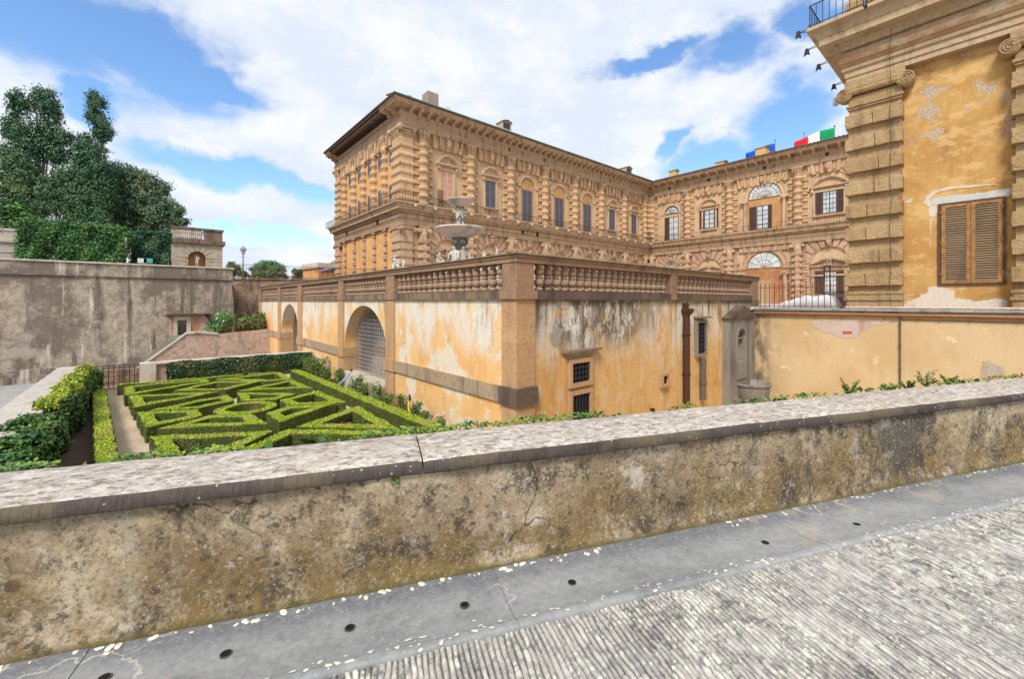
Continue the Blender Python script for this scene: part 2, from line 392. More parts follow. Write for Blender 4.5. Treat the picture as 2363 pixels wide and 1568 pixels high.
GUTTER = plain('gutter_green', (.09,.30,.24), .5)
SHUTB = plain('shutter_blue_grey', (.145,.14,.185), .6)
SHUTM = plain('shutter_brown', (.10,.062,.05), .6)
SHUTC = plain('shutter_cream', (.50,.36,.22), .7)
WOODF = plain('shutter_frame_wood', (.31,.155,.055), .6, var=.35, sc=5)
WOODD = plain('frame_dark_wood', (.10,.055,.035), .6)
SLATW = stone('slat_wood', (.25,.18,.11), (.19,.125,.075), (.11,.07,.045), 12, .6, .5)
PINKP = stone('painted_blind', (.62,.42,.34), (.58,.36,.28), (.42,.25,.19), 6, .3, .4)
BLINDR = stone('painted_pane', (.50,.22,.16), (.58,.34,.26), (.55,.40,.33), 5, .3, .7)
TILE = stone('roof_tile', (.22,.13,.09), (.16,.10,.07), (.06,.05,.035), 5, .9, .6)
CHIM = stone('chimney_plaster', (.52,.42,.32), (.45,.34,.25), (.2,.16,.13), 2, .2, .6)
CHIMY = plain('chimney_ochre', (.58,.40,.15))
SOFF = plain('eave_wood', (.075,.055,.055), .8)
CLOTHW = plain('white_tarp', (.56,.56,.58), .8, var=.08, sc=3)
def glassm():
    M = Mat('window_glass', .08, .8)
    return M.done(M.mix(M.noise(.9, .35, .65, 2), (.42,.50,.55), (.62,.68,.70)))
GLASS = glassm()
def cloth(name, c): return plain(name, c, .8, var=.12, sc=1.5)
FLG, FLW, FLR, FLB, FLY = cloth('flag_green', (.0,.30,.11)), cloth('flag_white', (.78,.78,.80)), cloth('flag_red', (.68,.02,.05)), cloth('flag_blue', (.01,.09,.55)), cloth('flag_yellow', (.75,.55,.03))
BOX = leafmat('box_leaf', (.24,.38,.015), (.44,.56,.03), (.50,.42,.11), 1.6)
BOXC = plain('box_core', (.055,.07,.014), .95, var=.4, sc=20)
BOXS = leafmat('box_leaf_side', (.05,.10,.012), (.13,.19,.025), (.24,.17,.08), 1.8)  # browner side leaves; shade of the hedge sides is also put into this colour
IVY = leafmat('ivy_leaf', (.02,.075,.02), (.07,.17,.035), (.14,.23,.04), 1.0, rough=.35)
IVYY = leafmat('ivy_yellow', (.50,.52,.04), (.26,.36,.03), (.10,.20,.03), 1.5, rough=.4)
IVYF = leafmat('ivy_fringe', (.04,.11,.02), (.11,.21,.03), (.28,.36,.05), 5, rough=.4)
IVYC = plain('ivy_core', (.012,.022,.008), .95, var=.4, sc=10)
IVYB = leafmat('ivy_back', (.02,.05,.022), (.05,.10,.03), (.14,.15,.05), .8, rough=.4)
TR1 = leafmat('cypress_leaf', (.018,.08,.045), (.045,.14,.06), (.12,.22,.08), .6)
TR2 = leafmat('holm_oak_leaf', (.04,.11,.05), (.09,.18,.07), (.15,.23,.08), .35)
TR3 = leafmat('dusty_oak_leaf', (.05,.12,.07), (.11,.19,.10), (.22,.25,.12), .35)
TR4 = leafmat('hedge_leaf', (.03,.11,.03), (.08,.20,.05), (.15,.28,.06), .5)
TR5 = leafmat('pine_leaf', (.05,.17,.06), (.10,.25,.08), (.08,.17,.08), .3)
ROSE = leafmat('rose_leaf', (.05,.13,.02), (.12,.22,.04), (.18,.24,.06), 2.2)
BARK = stone('bark', (.22,.18,.14), (.16,.12,.09), (.07,.05,.04), 6, .2, .6)
FRED = plain('petal_red', (.55,.012,.02)); FPINK = plain('petal_pink', (.75,.25,.3))
# ================================================================== THE PALACE
class Fr:
    """wall frame: s along the wall, z up, o outward"""
    def __init__(s, o, sd, nd): s.o, s.sd, s.nd = o, sd, nd
    def P(s, a, z, o): return (s.o[0]+a*s.sd[0]+o*s.nd[0], s.o[1]+a*s.sd[1]+o*s.nd[1], z)
    def box(s, mb, a0, a1, z0, z1, o0, o1):
        mb.hexa([s.P(a0,z0,o0), s.P(a1,z0,o0), s.P(a1,z0,o1), s.P(a0,z0,o1)], [s.P(a0,z1,o0), s.P(a1,z1,o0), s.P(a1,z1,o1), s.P(a0,z1,o1)]); return mb
    def cbox(s, mb, a0, a1, z0, z1, o0, o1, c=.06):   # rusticated block with chamfered face
        A = [s.P(a0,z0,o1-c), s.P(a1,z0,o1-c), s.P(a1,z1,o1-c), s.P(a0,z1,o1-c)]
        B = [s.P(a0+c,z0+c,o1), s.P(a1-c,z0+c,o1), s.P(a1-c,z1-c,o1), s.P(a0+c,z1-c,o1)]
        D = [s.P(a0,z0,o0), s.P(a1,z0,o0), s.P(a1,z1,o0), s.P(a0,z1,o0)]
        mb.add(D+A+B, [(0,1,5,4),(1,2,6,5),(2,3,7,6),(3,0,4,7),(4,5,9,8),(5,6,10,9),(6,7,11,10),(7,4,8,11),(8,9,10,11)]); return mb
    def poly(s, mb, pts, o0, o1): return mb.prism(pts, lambda a, z: s.P(a, z, o0), lambda a, z: s.P(a, z, o1))
    def at0(s): return Fr((0, 0), s.sd, s.nd)
FA = Fr((0, 56.4), (1, 0), (0, -1)); FB = Fr((92.8, 0), (0, 1), (-1, 0)); FC = Fr((27.5, 0), (0, 1), (-1, 0))
def sweep(mb, path, prof, closed_prof=False):
    n = len(path); offs = []
    def rt(i):
        dx, dy = path[i+1][0]-path[i][0], path[i+1][1]-path[i][1]; L = math.hypot(dx, dy); return (dy/L, -dx/L)
    for i in range(n):
        a = rt(max(0, i-1)); b = rt(min(n-2, i)); k = 1+a[0]*b[0]+a[1]*b[1]
        offs.append(((a[0]+b[0])/k, (a[1]+b[1])/k))
    m = len(prof); vs = [(path[i][0]+offs[i][0]*o, path[i][1]+offs[i][1]*o, z) for i in range(n) for (o, z) in prof]
    fs = [(i*m+j, (i+1)*m+j, (i+1)*m+j+1, i*m+j+1) for i in range(n-1) for j in range(m-1)]
    fs += [tuple(range(m)), tuple((n-1)*m+j for j in range(m-1, -1, -1))]
    return mb.add(vs, fs)
ENT = [(-1,25.3),(.05,25.3),(.05,25.55),(.12,25.57),(.12,25.85),(.2,25.9),(.26,26.1),(.05,26.14),(.05,26.85),(.14,26.9),(.3,27.05),(.34,27.2),(.34,27.3),(.2,27.32),(.2,27.75),(1.75,27.78),(1.75,28.05),(1.9,28.15),(1.95,28.3),(-1,28.32)]
BELT = [(-1,11.17),(.05,11.17),(.05,11.42),(.11,11.44),(.11,11.72),(.2,11.76),(.24,11.9),(.08,11.95),(.2,12.02),(.3,12.15),(.34,12.35),(.3,12.58),(.2,12.72),(.1,12.77),(.3,12.8),(.36,12.98),(.5,13.05),(.5,13.12),(1.0,13.15),(1.0,13.46),(1.05,13.5),(1.14,13.7),(1.18,13.84),(1.22,13.88),(1.44,13.93),(1.44,14.09),(-1,14.12)]
def arc(r, a0, a1, n, cx=0, cz=0, sz=1): return [(cx+r*math.cos(a0+(a1-a0)*i/n), cz+r*sz*math.sin(a0+(a1-a0)*i/n)) for i in range(n+1)]
def capital_mesh(fr, z0, z1, r, co, corinth=True, square=False, m=None):
    mb = MB(); h = z1-z0
    if corinth:
        if square:
            fr.box(mb, -r*.96, r*.96, z0, z1-.15*h, -.3, co-.1)
            span = [(-r+2*r*(i+.5)/7, co) for i in range(7)]
        else:
            c = fr.P(0, 0, co); mb.lathe(c[0], c[1], [(r, z0), (r*.92, z0+.1*h), (r*.95, z0+.6*h), (r*1.2, z0+.85*h), (r*1.3, z0+.87*h)], 12)
            span = [(r*math.sin(t), co+r*math.cos(t)) for t in [(-1.5+3*i/5) for i in range(6)]]
        for row, (zc, s) in enumerate(((.2, .13), (.46, .14), (.7, .13))):
            for i, (a, o) in enumerate(span):
                if row == 1: a += r*.15
                rr_ = min(r, .75); p = fr.P(a*(1+.1*row), z0+zc*h, o+.05*(1+row))
                mb.ball(p, s*(1+.2*row)*rr_/.7, 6, 4, (.75, .75, 1.5)); mb.ball(fr.P(a*(1+.12*row), z0+(zc+.13)*h, o+.17+.1*row), s*.8*rr_/.7, 5, 3)
        for sg in (-1, 1):
            mb.ball(fr.P(sg*r*1.15, z0+.84*h, co+r*.6 if not square else co+.2), .2*r/.6, 7, 5)
        fr.box(mb, -r*1.35, r*1.35, z1-.13*h, z1, -.2, co+(r*1.15 if not square else .35))
    else:
        cb = fr.box
        cb(mb, -r*1.25, r*1.25, z1-.14*h, z1, -.2, co+(r*.95 if not square else .2))
        if square: cb(mb, -r, r, z0, z1, -.3, co)
        else:
            c = fr.P(0, 0, co); mb.lathe(c[0], c[1], [(r, z0-.05*h), (r*1.12, z0+.05*h), (r*1.12, z0+.12*h), (r, z0+.16*h), (r, z0+.8*h)], 12)
        cb(mb, -r*1.1, r*1.1, z1-.45*h, z1-.16*h, -.1, co+(r*.8 if not square else .16))
        for sg in (-1, 1):
            q0 = fr.P(sg*r*1.28, z1-.5*h, -.1); q1 = fr.P(sg*r*1.28, z1-.5*h, co+(r*.85 if not square else .26))
            mb.tube(q0, q1, .27*h, 12); mb.tube(q1, fr.P(sg*r*1.28, z1-.5*h, co+(r*.85 if not square else .26)+.05), .14*h, 10)
    return mb.mesh('capital', m or SANDL)
def upper_column(fr, m=SAND):
    """banded corinthian column with rusticated strips; returns (shaft mesh, strips mesh, capital mesh)"""
    mb = MB(); c = fr.P(0, 0, .3); prof = [(.95, 14.1), (.95, 14.45), (.85, 14.6), (.7, 14.7)]; z = 14.75; k = 0
    while z < 23.5:
        prof += [(.68, z), (.68, z+.42), (.74, z+.5), (.86, z+.62), (.88, z+.8), (.86, z+.98), (.74, z+1.1), (.68, z+1.16)]; z += 1.27
    prof += [(.7, 23.75), (.76, 23.8), (.76, 23.9), (.66, 23.95)]
    mb.lathe(c[0], c[1], [p for p in prof if p[1] <= 23.95], 14)
    st = MB(); z = 14.15; i = 0
    fr.box(st, -1.52, 1.52, 14.1, 25.3, -.1, .06)
    while z < 23.3:
        for sg in (-1, 1):
            a0, a1 = sorted((sg*.6, sg*(1.55 if i % 2 else 1.42))); fr.cbox(st, a0, a1, z+.03, z+.6, 0, .42 if i % 2 else .24, .08)
        z += .635; i += 1
    return mb.mesh('column', m, True), st.mesh('rusticated_strip', m), capital_mesh(fr, 23.9, 25.3, .66, .3)
def lower_column(fr, m=SANDG):
    mb = MB(); c = fr.P(0, 0, .3); mb.lathe(c[0], c[1], [(.68, -4), (.68, 9.9)], 14)
    for k in range(-4, 9):
        z = .76+1.125*k
        if z+.66 < 9.6: fr.cbox(mb, -.86, .86, z, z+.64, 0, 1.05, .07)
    st = MB(); fr.box(st, -1.35, 1.35, -4, 11.17, -.1, .1)
    for k in range(-8, 15):
        z = .76+.5625*k
        if z+.5 < 8.2:
            for sg in (-1, 1):
                a0, a1 = sorted((sg*.5, sg*(1.9 if k % 2 == 0 else 1.45))); fr.cbox(st, a0, a1, z+.02, z+.53, 0, .3 if k % 2 == 0 else .2, .06)
    return mb.mesh('column', m), st.mesh('rusticated_strip', m), capital_mesh(fr, 9.9, 11.17, .66, .3, False)
def put_column(root, fr, meshes, s, name='column'):
    c = link(name, meshes[0], root, fr.P(s, 0, 0)); link('rusticated_strip', meshes[1], c, fr.P(s, 0, 0)); link('capital', meshes[2], c, fr.P(s, 0, 0))
def flat_arch(fr, a0, a1, m=SAND, step=.62):
    mb = MB(); n = max(3, int(round((a1-a0)/step))); w = (a1-a0)/n; mid = (a0+a1)/2
    for i in range(n):
        b0, b1 = a0+i*w+.03, a0+(i+1)*w-.03; cc = (b0+b1)/2; sh = (cc-mid)/(a1-a0)*1.2
        zb = 23.75 if i % 2 else 23.35; o = .34 if i % 2 else .52
        t0, t1 = b0+sh*.5, b1+sh*.5; q0, q1 = b0-sh*.35, b1-sh*.35
        t0 = max(a0, t0); t1 = min(a1, t1)
        fr.poly(mb, [(q0, zb), (q1, zb), (t1, 25.28), (t0, 25.28)], 0, o)
    fr.box(mb, a0, a1, 23.5, 25.28, 0, .22)
    kb = fr.P(mid, 24.3, .6); mb.ball(kb, .36, 8, 6, (1, 1, 1.5)); mb.ball(fr.P(mid, 24.75, .7), .3, 7, 5); mb.ball(fr.P(mid, 23.8, .6), .2, 6, 4)
    for sg in (-1, 1): mb.ball(fr.P(mid+sg*.28, 24.5, .6), .17, 6, 4)
    return mb
def shutter_mesh(fr, w, h, m, slats=None, fold=None):
    """louvred shutter leaf lying from a=0..w, z=0..h"""
    mb = MB(); t = .07; f = min(.12, w*.14)
    for a0, a1, z0, z1 in ((0, f, 0, h), (w-f, w, 0, h), (f, w-f, 0, f), (f, w-f, h-f, h), (f, w-f, h*.5-f/2, h*.5+f/2)): fr.box(mb, a0, a1, z0, z1, 0, t)
    n = slats or max(6, int(h/.16)); 
    for i in range(n):
        z = f+(h-2*f)*(i+.1)/n; dz = (h-2*f)/n
        mb.hexa([fr.P(f, z, .015), fr.P(w-f, z, .015), fr.P(w-f, z, .03), fr.P(f, z, .03)], [fr.P(f, z+dz*.75, .045), fr.P(w-f, z+dz*.75, .045), fr.P(w-f, z+dz*.75, .06), fr.P(f, z+dz*.75, .06)])
    fr.box(mb, f, w-f, f, h-f, -.01, .012)
    return mb.mesh('shutter', m)
def closed_shutters(root, fr, s, w, z0, z1, m, o=.03):
    """one window opening closed by two leaves"""
    me = shutter_mesh(fr.at0(), w/2-.02, z1-z0, m)
    for k in (0, 1): link('shutter', me, root, fr.P(s-w/2+k*(w/2+.01), z0, o))
def glazed(root, fr, s0, s1, z0, z1, nv, nh, o=.02, curtain=False):
    mb = MB(); f = .07
    fr.box(mb, s0, s0+f, z0, z1, o, o+.1); fr.box(mb, s1-f, s1, z0, z1, o, o+.1); fr.box(mb, s0+f, s1-f, z0, z0+f, o, o+.1); fr.box(mb, s0+f, s1-f, z1-f, z1, o, o+.1)
    for i in range(1, nv): a = s0+(s1-s0)*i/nv; w = .06 if i*2 == nv else .022; fr.box(mb, a-w, a+w, z0+f, z1-f, o+.01, o+.08)
    for i in range(1, nh): z = z0+(z1-z0)*i/nh; fr.box(mb, s0+f, s1-f, z-.022, z+.022, o+.015, o+.075)
    fobj = mb.build('window_frame', WOODD, root); pb = MB(); fr.box(pb, s0+f, s1-f, z0+f, z1-f, o-.01, o+.012); pb.build('pane', GLASS, fobj); return fobj
def seg_window(fr, s, hw, z0, z1, k=1., blind=False):
    """moulded surround with consoles and segmental pediment; k scales the trim"""
    mb = MB(); t = .34*k
    for sg in (-1, 1):
        a0, a1 = sorted((s+sg*hw, s+sg*(hw+t))); fr.box(mb, a0, a1, z0-.2*k, z1+.003, 0, .22)
        a0, a1 = sorted((s+sg*(hw+t), s+sg*(hw+t*1.6))); fr.box(mb, a0, a1, z0-.2*k, z1+.3*k, 0, .12)
        a0, a1 = sorted((s+sg*(hw+t*.9), s+sg*(hw+t*1.9))); fr.box(mb, a0, a1, z1-.05*k, z1+.72*k, .1, .42)
        mb.ball(fr.P(s+sg*(hw+t*1.4), z1+.1*k, .42), .2*k, 7, 5)
    fr.box(mb, s-hw-t*.89, s+hw+t*.89, z1+.003, z1+.3*k, 0, .24); fr.box(mb, s-hw-t*.88, s+hw+t*.88, z1+.3*k, z1+.7*k, 0, .14)
    W = hw+t*2.5; zc = z1+.72*k; H = 1.45*k
    fr.box(mb, s-W, s+W, zc, zc+.16*k, 0, .62); fr.box(mb, s-W*.96, s+W*.96, zc-.12*k, zc, 0, .48)
    Rr = (W*W+H*H)/(2*H); cz = zc+.16*k+H-Rr; a = math.asin(W/Rr)
    for r0, r1, o in ((Rr-.22*k, Rr, .62), (Rr-.4*k, Rr-.22*k, .45)):
        o_ = arc(r1, math.pi/2+a, math.pi/2-a, 14, s, cz); i_ = arc(r0, math.pi/2-a, math.pi/2+a, 14, s, cz)
        for j in range(14): fr.poly(mb, [o_[j], o_[j+1], i_[13-j], i_[14-j]], 0, o)
    fr.poly(mb, [(p[0], max(p[1], zc+.16*k)) for p in arc(Rr-.4*k, math.pi/2+a*.93, math.pi/2-a*.93, 12, s, cz)], 0, .16)
    fr.box(mb, s-hw-t*1.2, s+hw+t*1.2, z0-.42*k, z0-.2*k, 0, .4)
    return mb
def archivolt(fr, s, zc, r0, r1, zb, m=None, steps=((0, .5, .3), (.5, .8, .24), (.8, 1, .36))):
    mb = MB()
    for a, b, o in steps:
        i0, i1 = r0+(r1-r0)*a, r0+(r1-r0)*b
        O = arc(i1, 0, math.pi, 20, s, zc); I = arc(i0, 0, math.pi, 20, s, zc)
        for j in range(20): fr.poly(mb, [O[j], O[j+1], I[j+1], I[j]], 0, o)
        for sg in (-1, 1):
            q0, q1 = sorted((s+sg*i0, s+sg*i1)); fr.box(mb, q0, q1, zb, zc-.001, 0, o-.02)
    for sg in (-1, 1):
        q0, q1 = sorted((s+sg*(r0-.06), s+sg*(r1+.1))); fr.box(mb, q0, q1, zc-.22, zc, 0, .44)
    return mb
def fanlight(root, fr, s, zc, r, n, o=.06, rings=(.45, .75)):
    mb = MB()
    def ring(r0, r1, o1):
        O = arc(r1, 0, math.pi, 18, s, zc); I = arc(r0, 0, math.pi, 18, s, zc)
        for j in range(18): fr.poly(mb, [O[j], O[j+1], I[j+1], I[j]], o, o1)
    ring(r-.12, r, o+.1)
    for q in rings: ring(r*q-.03, r*q+.03, o+.07)
    for i in range(1, n):
        t = math.pi*i/n; c, q = math.cos(t), math.sin(t); w = .028
        fr.poly(mb, [(s+.1*c-w*q, zc+.1*q+w*c), (s+(r-.1)*c-w*q, zc+(r-.1)*q+w*c), (s+(r-.1)*c+w*q, zc+(r-.1)*q-w*c), (s+.1*c+w*q, zc+.1*q-w*c)], o, o+.065)
    fr.box(mb, s-r, s+r, zc-.14, zc-.002, o, o+.1)
    f = mb.build('fanlight', WOODF if r > 2 else WOODD, root); pb = MB(); fr.poly(pb, arc(r-.06, 0, math.pi, 20, s, zc), o-.03, o+.02); pb.build('pane', GLASS, f); return f
def lower_arch(fr, s, hw, zc, r, ztop=11.17, m=SANDG, zb=-4, n=11, mask=True):
    mb = MB(); g = .022
    for i in range(n):
        t0, t1 = math.pi*i/n+g, math.pi*(i+1)/n-g
        def hit(t):
            c, q = math.cos(t), math.sin(t); k = min(hw/abs(c) if abs(c) > 1e-6 else 1e9, (ztop-zc)/q if q > 1e-6 else 1e9); return (k*c, k*q)
        inner = [(r*math.cos(t), r*math.sin(t)) for t in (t0, (t0+t1)/2, t1)]
        outer = [hit(t1)]; ang = math.atan2(ztop-zc, hw)
        for ca, sx in ((ang, 1), (math.pi-ang, -1)):
            if t0 < ca < t1: outer.append((sx*hw, ztop-zc))
        outer.append(hit(t0)); o = .26 if i % 2 else .36
        if i == n//2: o = .46
        P = [(s+a, zc+b) for a, b in inner+outer]; cx = sum(p[0] for p in P)/len(P); cz = sum(p[1] for p in P)/len(P)
        Q = [(cx+(a-cx)*.97, cz+(b-cz)*.97) for a, b in P]; nP = len(P)
        mb.add([fr.P(a, z, 0) for a, z in P]+[fr.P(a, z, o-.05) for a, z in P]+[fr.P(a, z, o) for a, z in Q],
               [(j, (j+1) % nP, nP+(j+1) % nP, nP+j) for j in range(nP)]+[(nP+j, nP+(j+1) % nP, 2*nP+(j+1) % nP, 2*nP+j) for j in range(nP)]+[tuple(range(2*nP, 3*nP))])
    z = zc; k = 0
    while z > zb:
        z1 = z; z -= .5625
        for sg in (-1, 1):
            a0, a1 = sorted((s+sg*(r if k % 2 else r), s+sg*hw)); fr.cbox(mb, a0, a1, z+.02, z1-.02, 0, .3 if k % 2 else .22, .05)
        k += 1
    # inner moulded ring
    O = arc(r, 0, math.pi, 20, s, zc); I = arc(r-.2, 0, math.pi, 20, s, zc)
    for j in range(20): fr.poly(mb, [O[j], O[j+1], I[j+1], I[j]], 0, .16)
    if mask:
        zt = zc+r+.55
        mb.ball(fr.P(s, zt, .62), .34, 8, 6, (1, 1, 1.35)); mb.ball(fr.P(s, zt-.1, .95), .1, 5, 4); fr.box(mb, s-.42, s+.42, ztop-.4, ztop-.1, .3, .8)
        for sg in (-1, 1): mb.ball(fr.P(s+sg*.26, zt+.3, .7), .17, 6, 4); mb.ball(fr.P(s+sg*.2, zt-.45, .66), .13, 6, 4)
    return mb
def broken_pediment(fr, s, hw, zb, h, k=1.):
    mb = MB(); fr.box(mb, s-hw-.25, s+hw+.25, zb, zb+.22*k, 0, .55); fr.box(mb, s-hw-.1, s+hw+.1, zb-.2*k, zb, 0, .4)
    for sg in (-1, 1):
        for dz, th, o in ((.22*k, .2*k, .55), (.0, .24*k, .36)):
            a0 = s+sg*(hw+.25); a1 = s+sg*.45; z0 = zb+.22*k+dz; z1 = z0+h*.72
            P = [(a0, z0), (a1, z1), (a1, z1+th), (a0, z0+th)]; fr.poly(mb, P if sg < 0 else P[::-1], 0, o)
    fr.poly(mb, [(s-.42, zb+.22*k), (s+.42, zb+.22*k), (s+.3, zb+h*.95), (s+.12, zb+h*1.15), (s-.12, zb+h*1.15), (s-.3, zb+h*.95)], 0, .42); mb.ball(fr.P(s, zb+h, .4), .25, 7, 5)
    return mb
INF = plaster('infill_tan', (.54,.30,.13), (.46,.245,.105), (.58,.37,.20), (.32,.18,.10))
palace = thing('palace', (60, 60, -5), 'long rusticated sandstone palace with two arcaded storeys and overhanging roof, behind the fountain', 'palace')
path = [(27.1, 84.4), (27.1, 55.8), (92.2, 55.8), (92.2, 6)]
# walls
b = MB(); b.box(28, 96, 56.4, 75, -5, 28.3); b.build('wall', SANDL, palace)
b = MB(); b.box(92.8, 108, 4, 56.39, -5, 28.3); b.build('wall', SANDL, palace)
b = MB(); b.box(27.5, 28, 56.4, 84.0, -5, 28.3); b.box(28, 60, 75, 84.0, -5, 28.3); b.build('plaster_wall', PL_C, palace)
b = MB(); sweep(b, path, ENT); b.build('cornice', CORN, palace)
b = MB(); sweep(b, path, BELT); b.build('belt_course', CORN, palace)
# modillions under the eave
def modill(fr, k=1):
    b = MB(); fr.box(b, -.2*k, .2*k, 27.42, 27.78, 0, 1.35*k); fr.poly(b, [(-.16*k, 27.42), (.16*k, 27.42), (.16*k, 27.05), (-.16*k, 27.05)], 0, .75*k)
    fr.box(b, -.24*k, .24*k, 27.6, 27.78, 1.35*k-.001, 1.5*k); return b.mesh('modillion', SANDL)
ma, mbb, mc = modill(FA.at0()), modill(FB.at0()), modill(FC.at0())
for s in np.arange(28.2, 91, 1.44): link('modillion', ma, palace, FA.P(s, 0, .75))
for s in np.arange(54.4, 8, -1.9): link('modillion', mbb, palace, FB.P(s, 0, .75))
for s in (57.0, 58.6, 82.3, 83.8): link('modillion', mc, palace, FC.P(s, 0, .55))
# roof: eave board, tiles, hipped slopes
b = MB(); sweep(b, path, [(-1, 28.3), (1.98, 28.3), (2.2, 28.36), (2.25, 28.48), (2.2, 28.5), (-9, 31.9), (-9, 28.3)]); roof = b.build('roof', TILE, palace)
b = MB()
for s in np.arange(25.2, 94, .55): b.tube((s, 53.6, 28.52), (s, 56.5, 29.2), .13, 6)
for s in np.arange(53, 6, -.6): b.tube((90.0, s, 28.52), (92.8, s, 29.2), .13, 6)
for s in np.arange(84, 54, -.6): b.tube((24.95, s, 28.5), (28, s, 29.2), .11, 5)
b.build('tile_row', TILE, roof)
b = MB(); b.tube((24.9, 53.5, 28.5), (90, 53.5, 28.5), .075, 6)
for s in (37, 47.5, 58.5, 70, 82): b.tube((s, 53.45, 28.4), (s+1.2, 53.45, 28.3), .07, 6)
b.build('gutter', GUTTER, palace)
b = MB(); b.box(25.05, 27.6, 59.4, 81.6, 28.0, 28.28)
for s in np.arange(59.6, 81.6, .62): b.hexa([(25.2, s, 27.82), (27.3, s, 27.35), (27.3, s+.2, 27.35), (25.2, s+.2, 27.82)], [(25.2, s, 28.02), (27.3, s, 28.02), (27.3, s+.2, 28.02), (25.2, s+.2, 28.02)])
b.build('eave', SOFF, palace)
# upper columns on both long faces
ucA, ucB = upper_column(FA.at0()), upper_column(FB.at0()); lcA, lcB = lower_column(FA.at0()), lower_column(FB.at0())
CA = [30.75+8.53*k for k in range(8)]; CBs = [55.3, 46.4, 37.2, 24.9, 15.6]
for s in CA: put_column(palace, FA, ucA, s); put_column(palace, FA, lcA, s)
for s in CBs: put_column(palace, FB, ucB, s); put_column(palace, FB, lcB, s)
put_column(palace, FA, ucA, 91.7)
# bays of face A
bays = [(CA[i]+CA[i+1])/2 for i in range(7)]
for i, s in enumerate(bays):
    hb = 8.53/2-1.52
    flat_arch(FA, s-hb, s+hb).build('flat_arch', SAND, palace)
    if i in (2, 3, 4):
        w = archivolt(FA, s, 20.9, 1.72, 2.5, 14.1).build('window', SANDL, palace)
        p = MB(); FA.box(p, s-1.7, s+1.7, 14.12, 20.9, .005, .03); FA.poly(p, arc(1.7, 0, math.pi, 20, s, 20.9), .005, .03); p.build('infill_panel', INF, w)
        closed_shutters(w, FA, s, 2.35, 14.4, 20.3, SHUTB, .04)
    else:
        w = seg_window(FA, s, 1.1, 16.0, 20.4).build('window', SANDL, palace)
        if i == 0:
            tag(w, 'blind window painted with pink panes')
            p = MB(); FA.box(p, s-1.1, s+1.1, 15.4, 20.4, .02, .08); q = p.build('blind_panel', PINKP, w); p = MB()
            for c in (-1, 1):
                for r_ in range(5): FA.box(p, s+c*.53-.4, s+c*.53+.4, 15.65+r_*.94, 16.4+r_*.94, .07, .09)
            p.build('painted_pane', BLINDR, q)
        else: closed_shutters(w, FA, s, 2.15, 16.0, 20.4, SHUTB)
    lower_arch(FA, s, 8.53/2-.9, 7.15, 2.45, mask=(i > 0)).build('blind_arch', SANDG, palace)
    broken_pediment(FA, s, 2.0, 6.95, 1.05).build('pediment', SANDG, palace)
# small dark attic openings in the frieze
b = MB()
for s in (47.3, 55.9, 76.5): FA.box(b, s-.22, s+.22, 26.2, 26.8, .5, .662)
for s in (50.6, 41.5, 30.5, 20.3): FB.box(b, s-.3, s+.3, 26.2, 26.85, .5, .662)
b.build('attic_opening', IRON, palace)
b = MB()
for s in (50.2, 53.8): FA.box(b, s-.2, s+.2, 12.03, 12.7, .6, .99)
for s in (63.4, 77.0): FC.box(b, s-.32, s+.32, 12.05, 12.7, .6, .80)
b.build('mezzanine_slot', DARKW, palace)
# corner rusticated piers
def corner_pier(root, V0, V1, U0=27.1, z0=-4.6, z1=9.7, ret=(1, 1), m=SAND, m2=None, period=1.125, ph=.76, side_depth=1.9):
    b = MB(); b.box(U0, U0+side_depth, V0, V1, z0, z1+.9); z = ph; k = 0
    while z-period > z0: z -= period
    while z+.62 < z1:
        b2 = Fr((U0, 0), (0, 1), (-1, 0)); e = .1
        # block wraps the corner
        x0, x1, y0, y1 = U0-.16, U0+side_depth+.02, V0-(e if ret[0] else 0), V1+(e if ret[1] else 0)
        c = .07; q0 = [(x0+c,y0+c,z),(x1,y0+c,z),(x1,y1-c,z),(x0+c,y1-c,z)]; qa = [(x0,y0,z+c),(x1,y0,z+c),(x1,y1,z+c),(x0,y1,z+c)]
        qb = [(p[0],p[1],z+.62-c) for p in qa]; qc = [(p[0],p[1],z+.62) for p in q0]
        b.hexa(q0, qa); b.hexa(qa, qb); b.hexa(qb, qc); z += period
    return b.build('rusticated_pier', m, root)
corner_pier(palace, 56.05, 58.9, m=SANDG, z0=-4, z1=9.7)
corner_pier(palace, 81.8, 84.3, m=SANDG, z0=-4, z1=9.7)
def upper_pier(root, V0, V1, U0=27.1, m=SAND, ztop=23.9, sd=2.0, z0=14.1, per=1.27):
    b = MB(); b.box(U0, U0+sd, V0, V1, z0, 25.3); z = z0+.5
    while z+.8 < ztop:
        x0, x1, y0, y1 = U0-.2, U0+sd+.02, V0-.14, V1+.14; c = .16
        qa = [(x0+c,y0+c,z),(x1,y0+c,z),(x1,y1-c,z),(x0+c,y1-c,z)]; qb = [(x0,y0,z+.25),(x1,y0,z+.25),(x1,y1,z+.25),(x0,y1,z+.25)]
        b.hexa(qa, qb); b.hexa(qb, [(p[0],p[1],z+.55) for p in qb]); b.hexa([(p[0],p[1],z+.55) for p in qb], [(p[0],p[1],z+.8) for p in qa]); z += per
    return b.build('rusticated_pier', m, root)
for V0, V1 in ((56.05, 58.9), (81.8, 84.2)):
    q = upper_pier(palace, V0, V1); cf = Fr((27.1, (V0+V1)/2), (0, 1), (-1, 0))
    link('capital', capital_mesh(cf, 23.9, 25.3, (V1-V0)/2, .02, True, True), q)
    f2 = Fr((27.1+1.0, 56.05), (1, 0), (0, -1))
    if V0 < 60: link('capital', capital_mesh(f2, 23.9, 25.3, 1.0, .02, True, True), q)
cf = Fr((27.1, 57.5), (0, 1), (-1, 0)); link('capital', capital_mesh(cf, 9.9, 11.17, 1.4, .03, False, True, SANDG), palace)
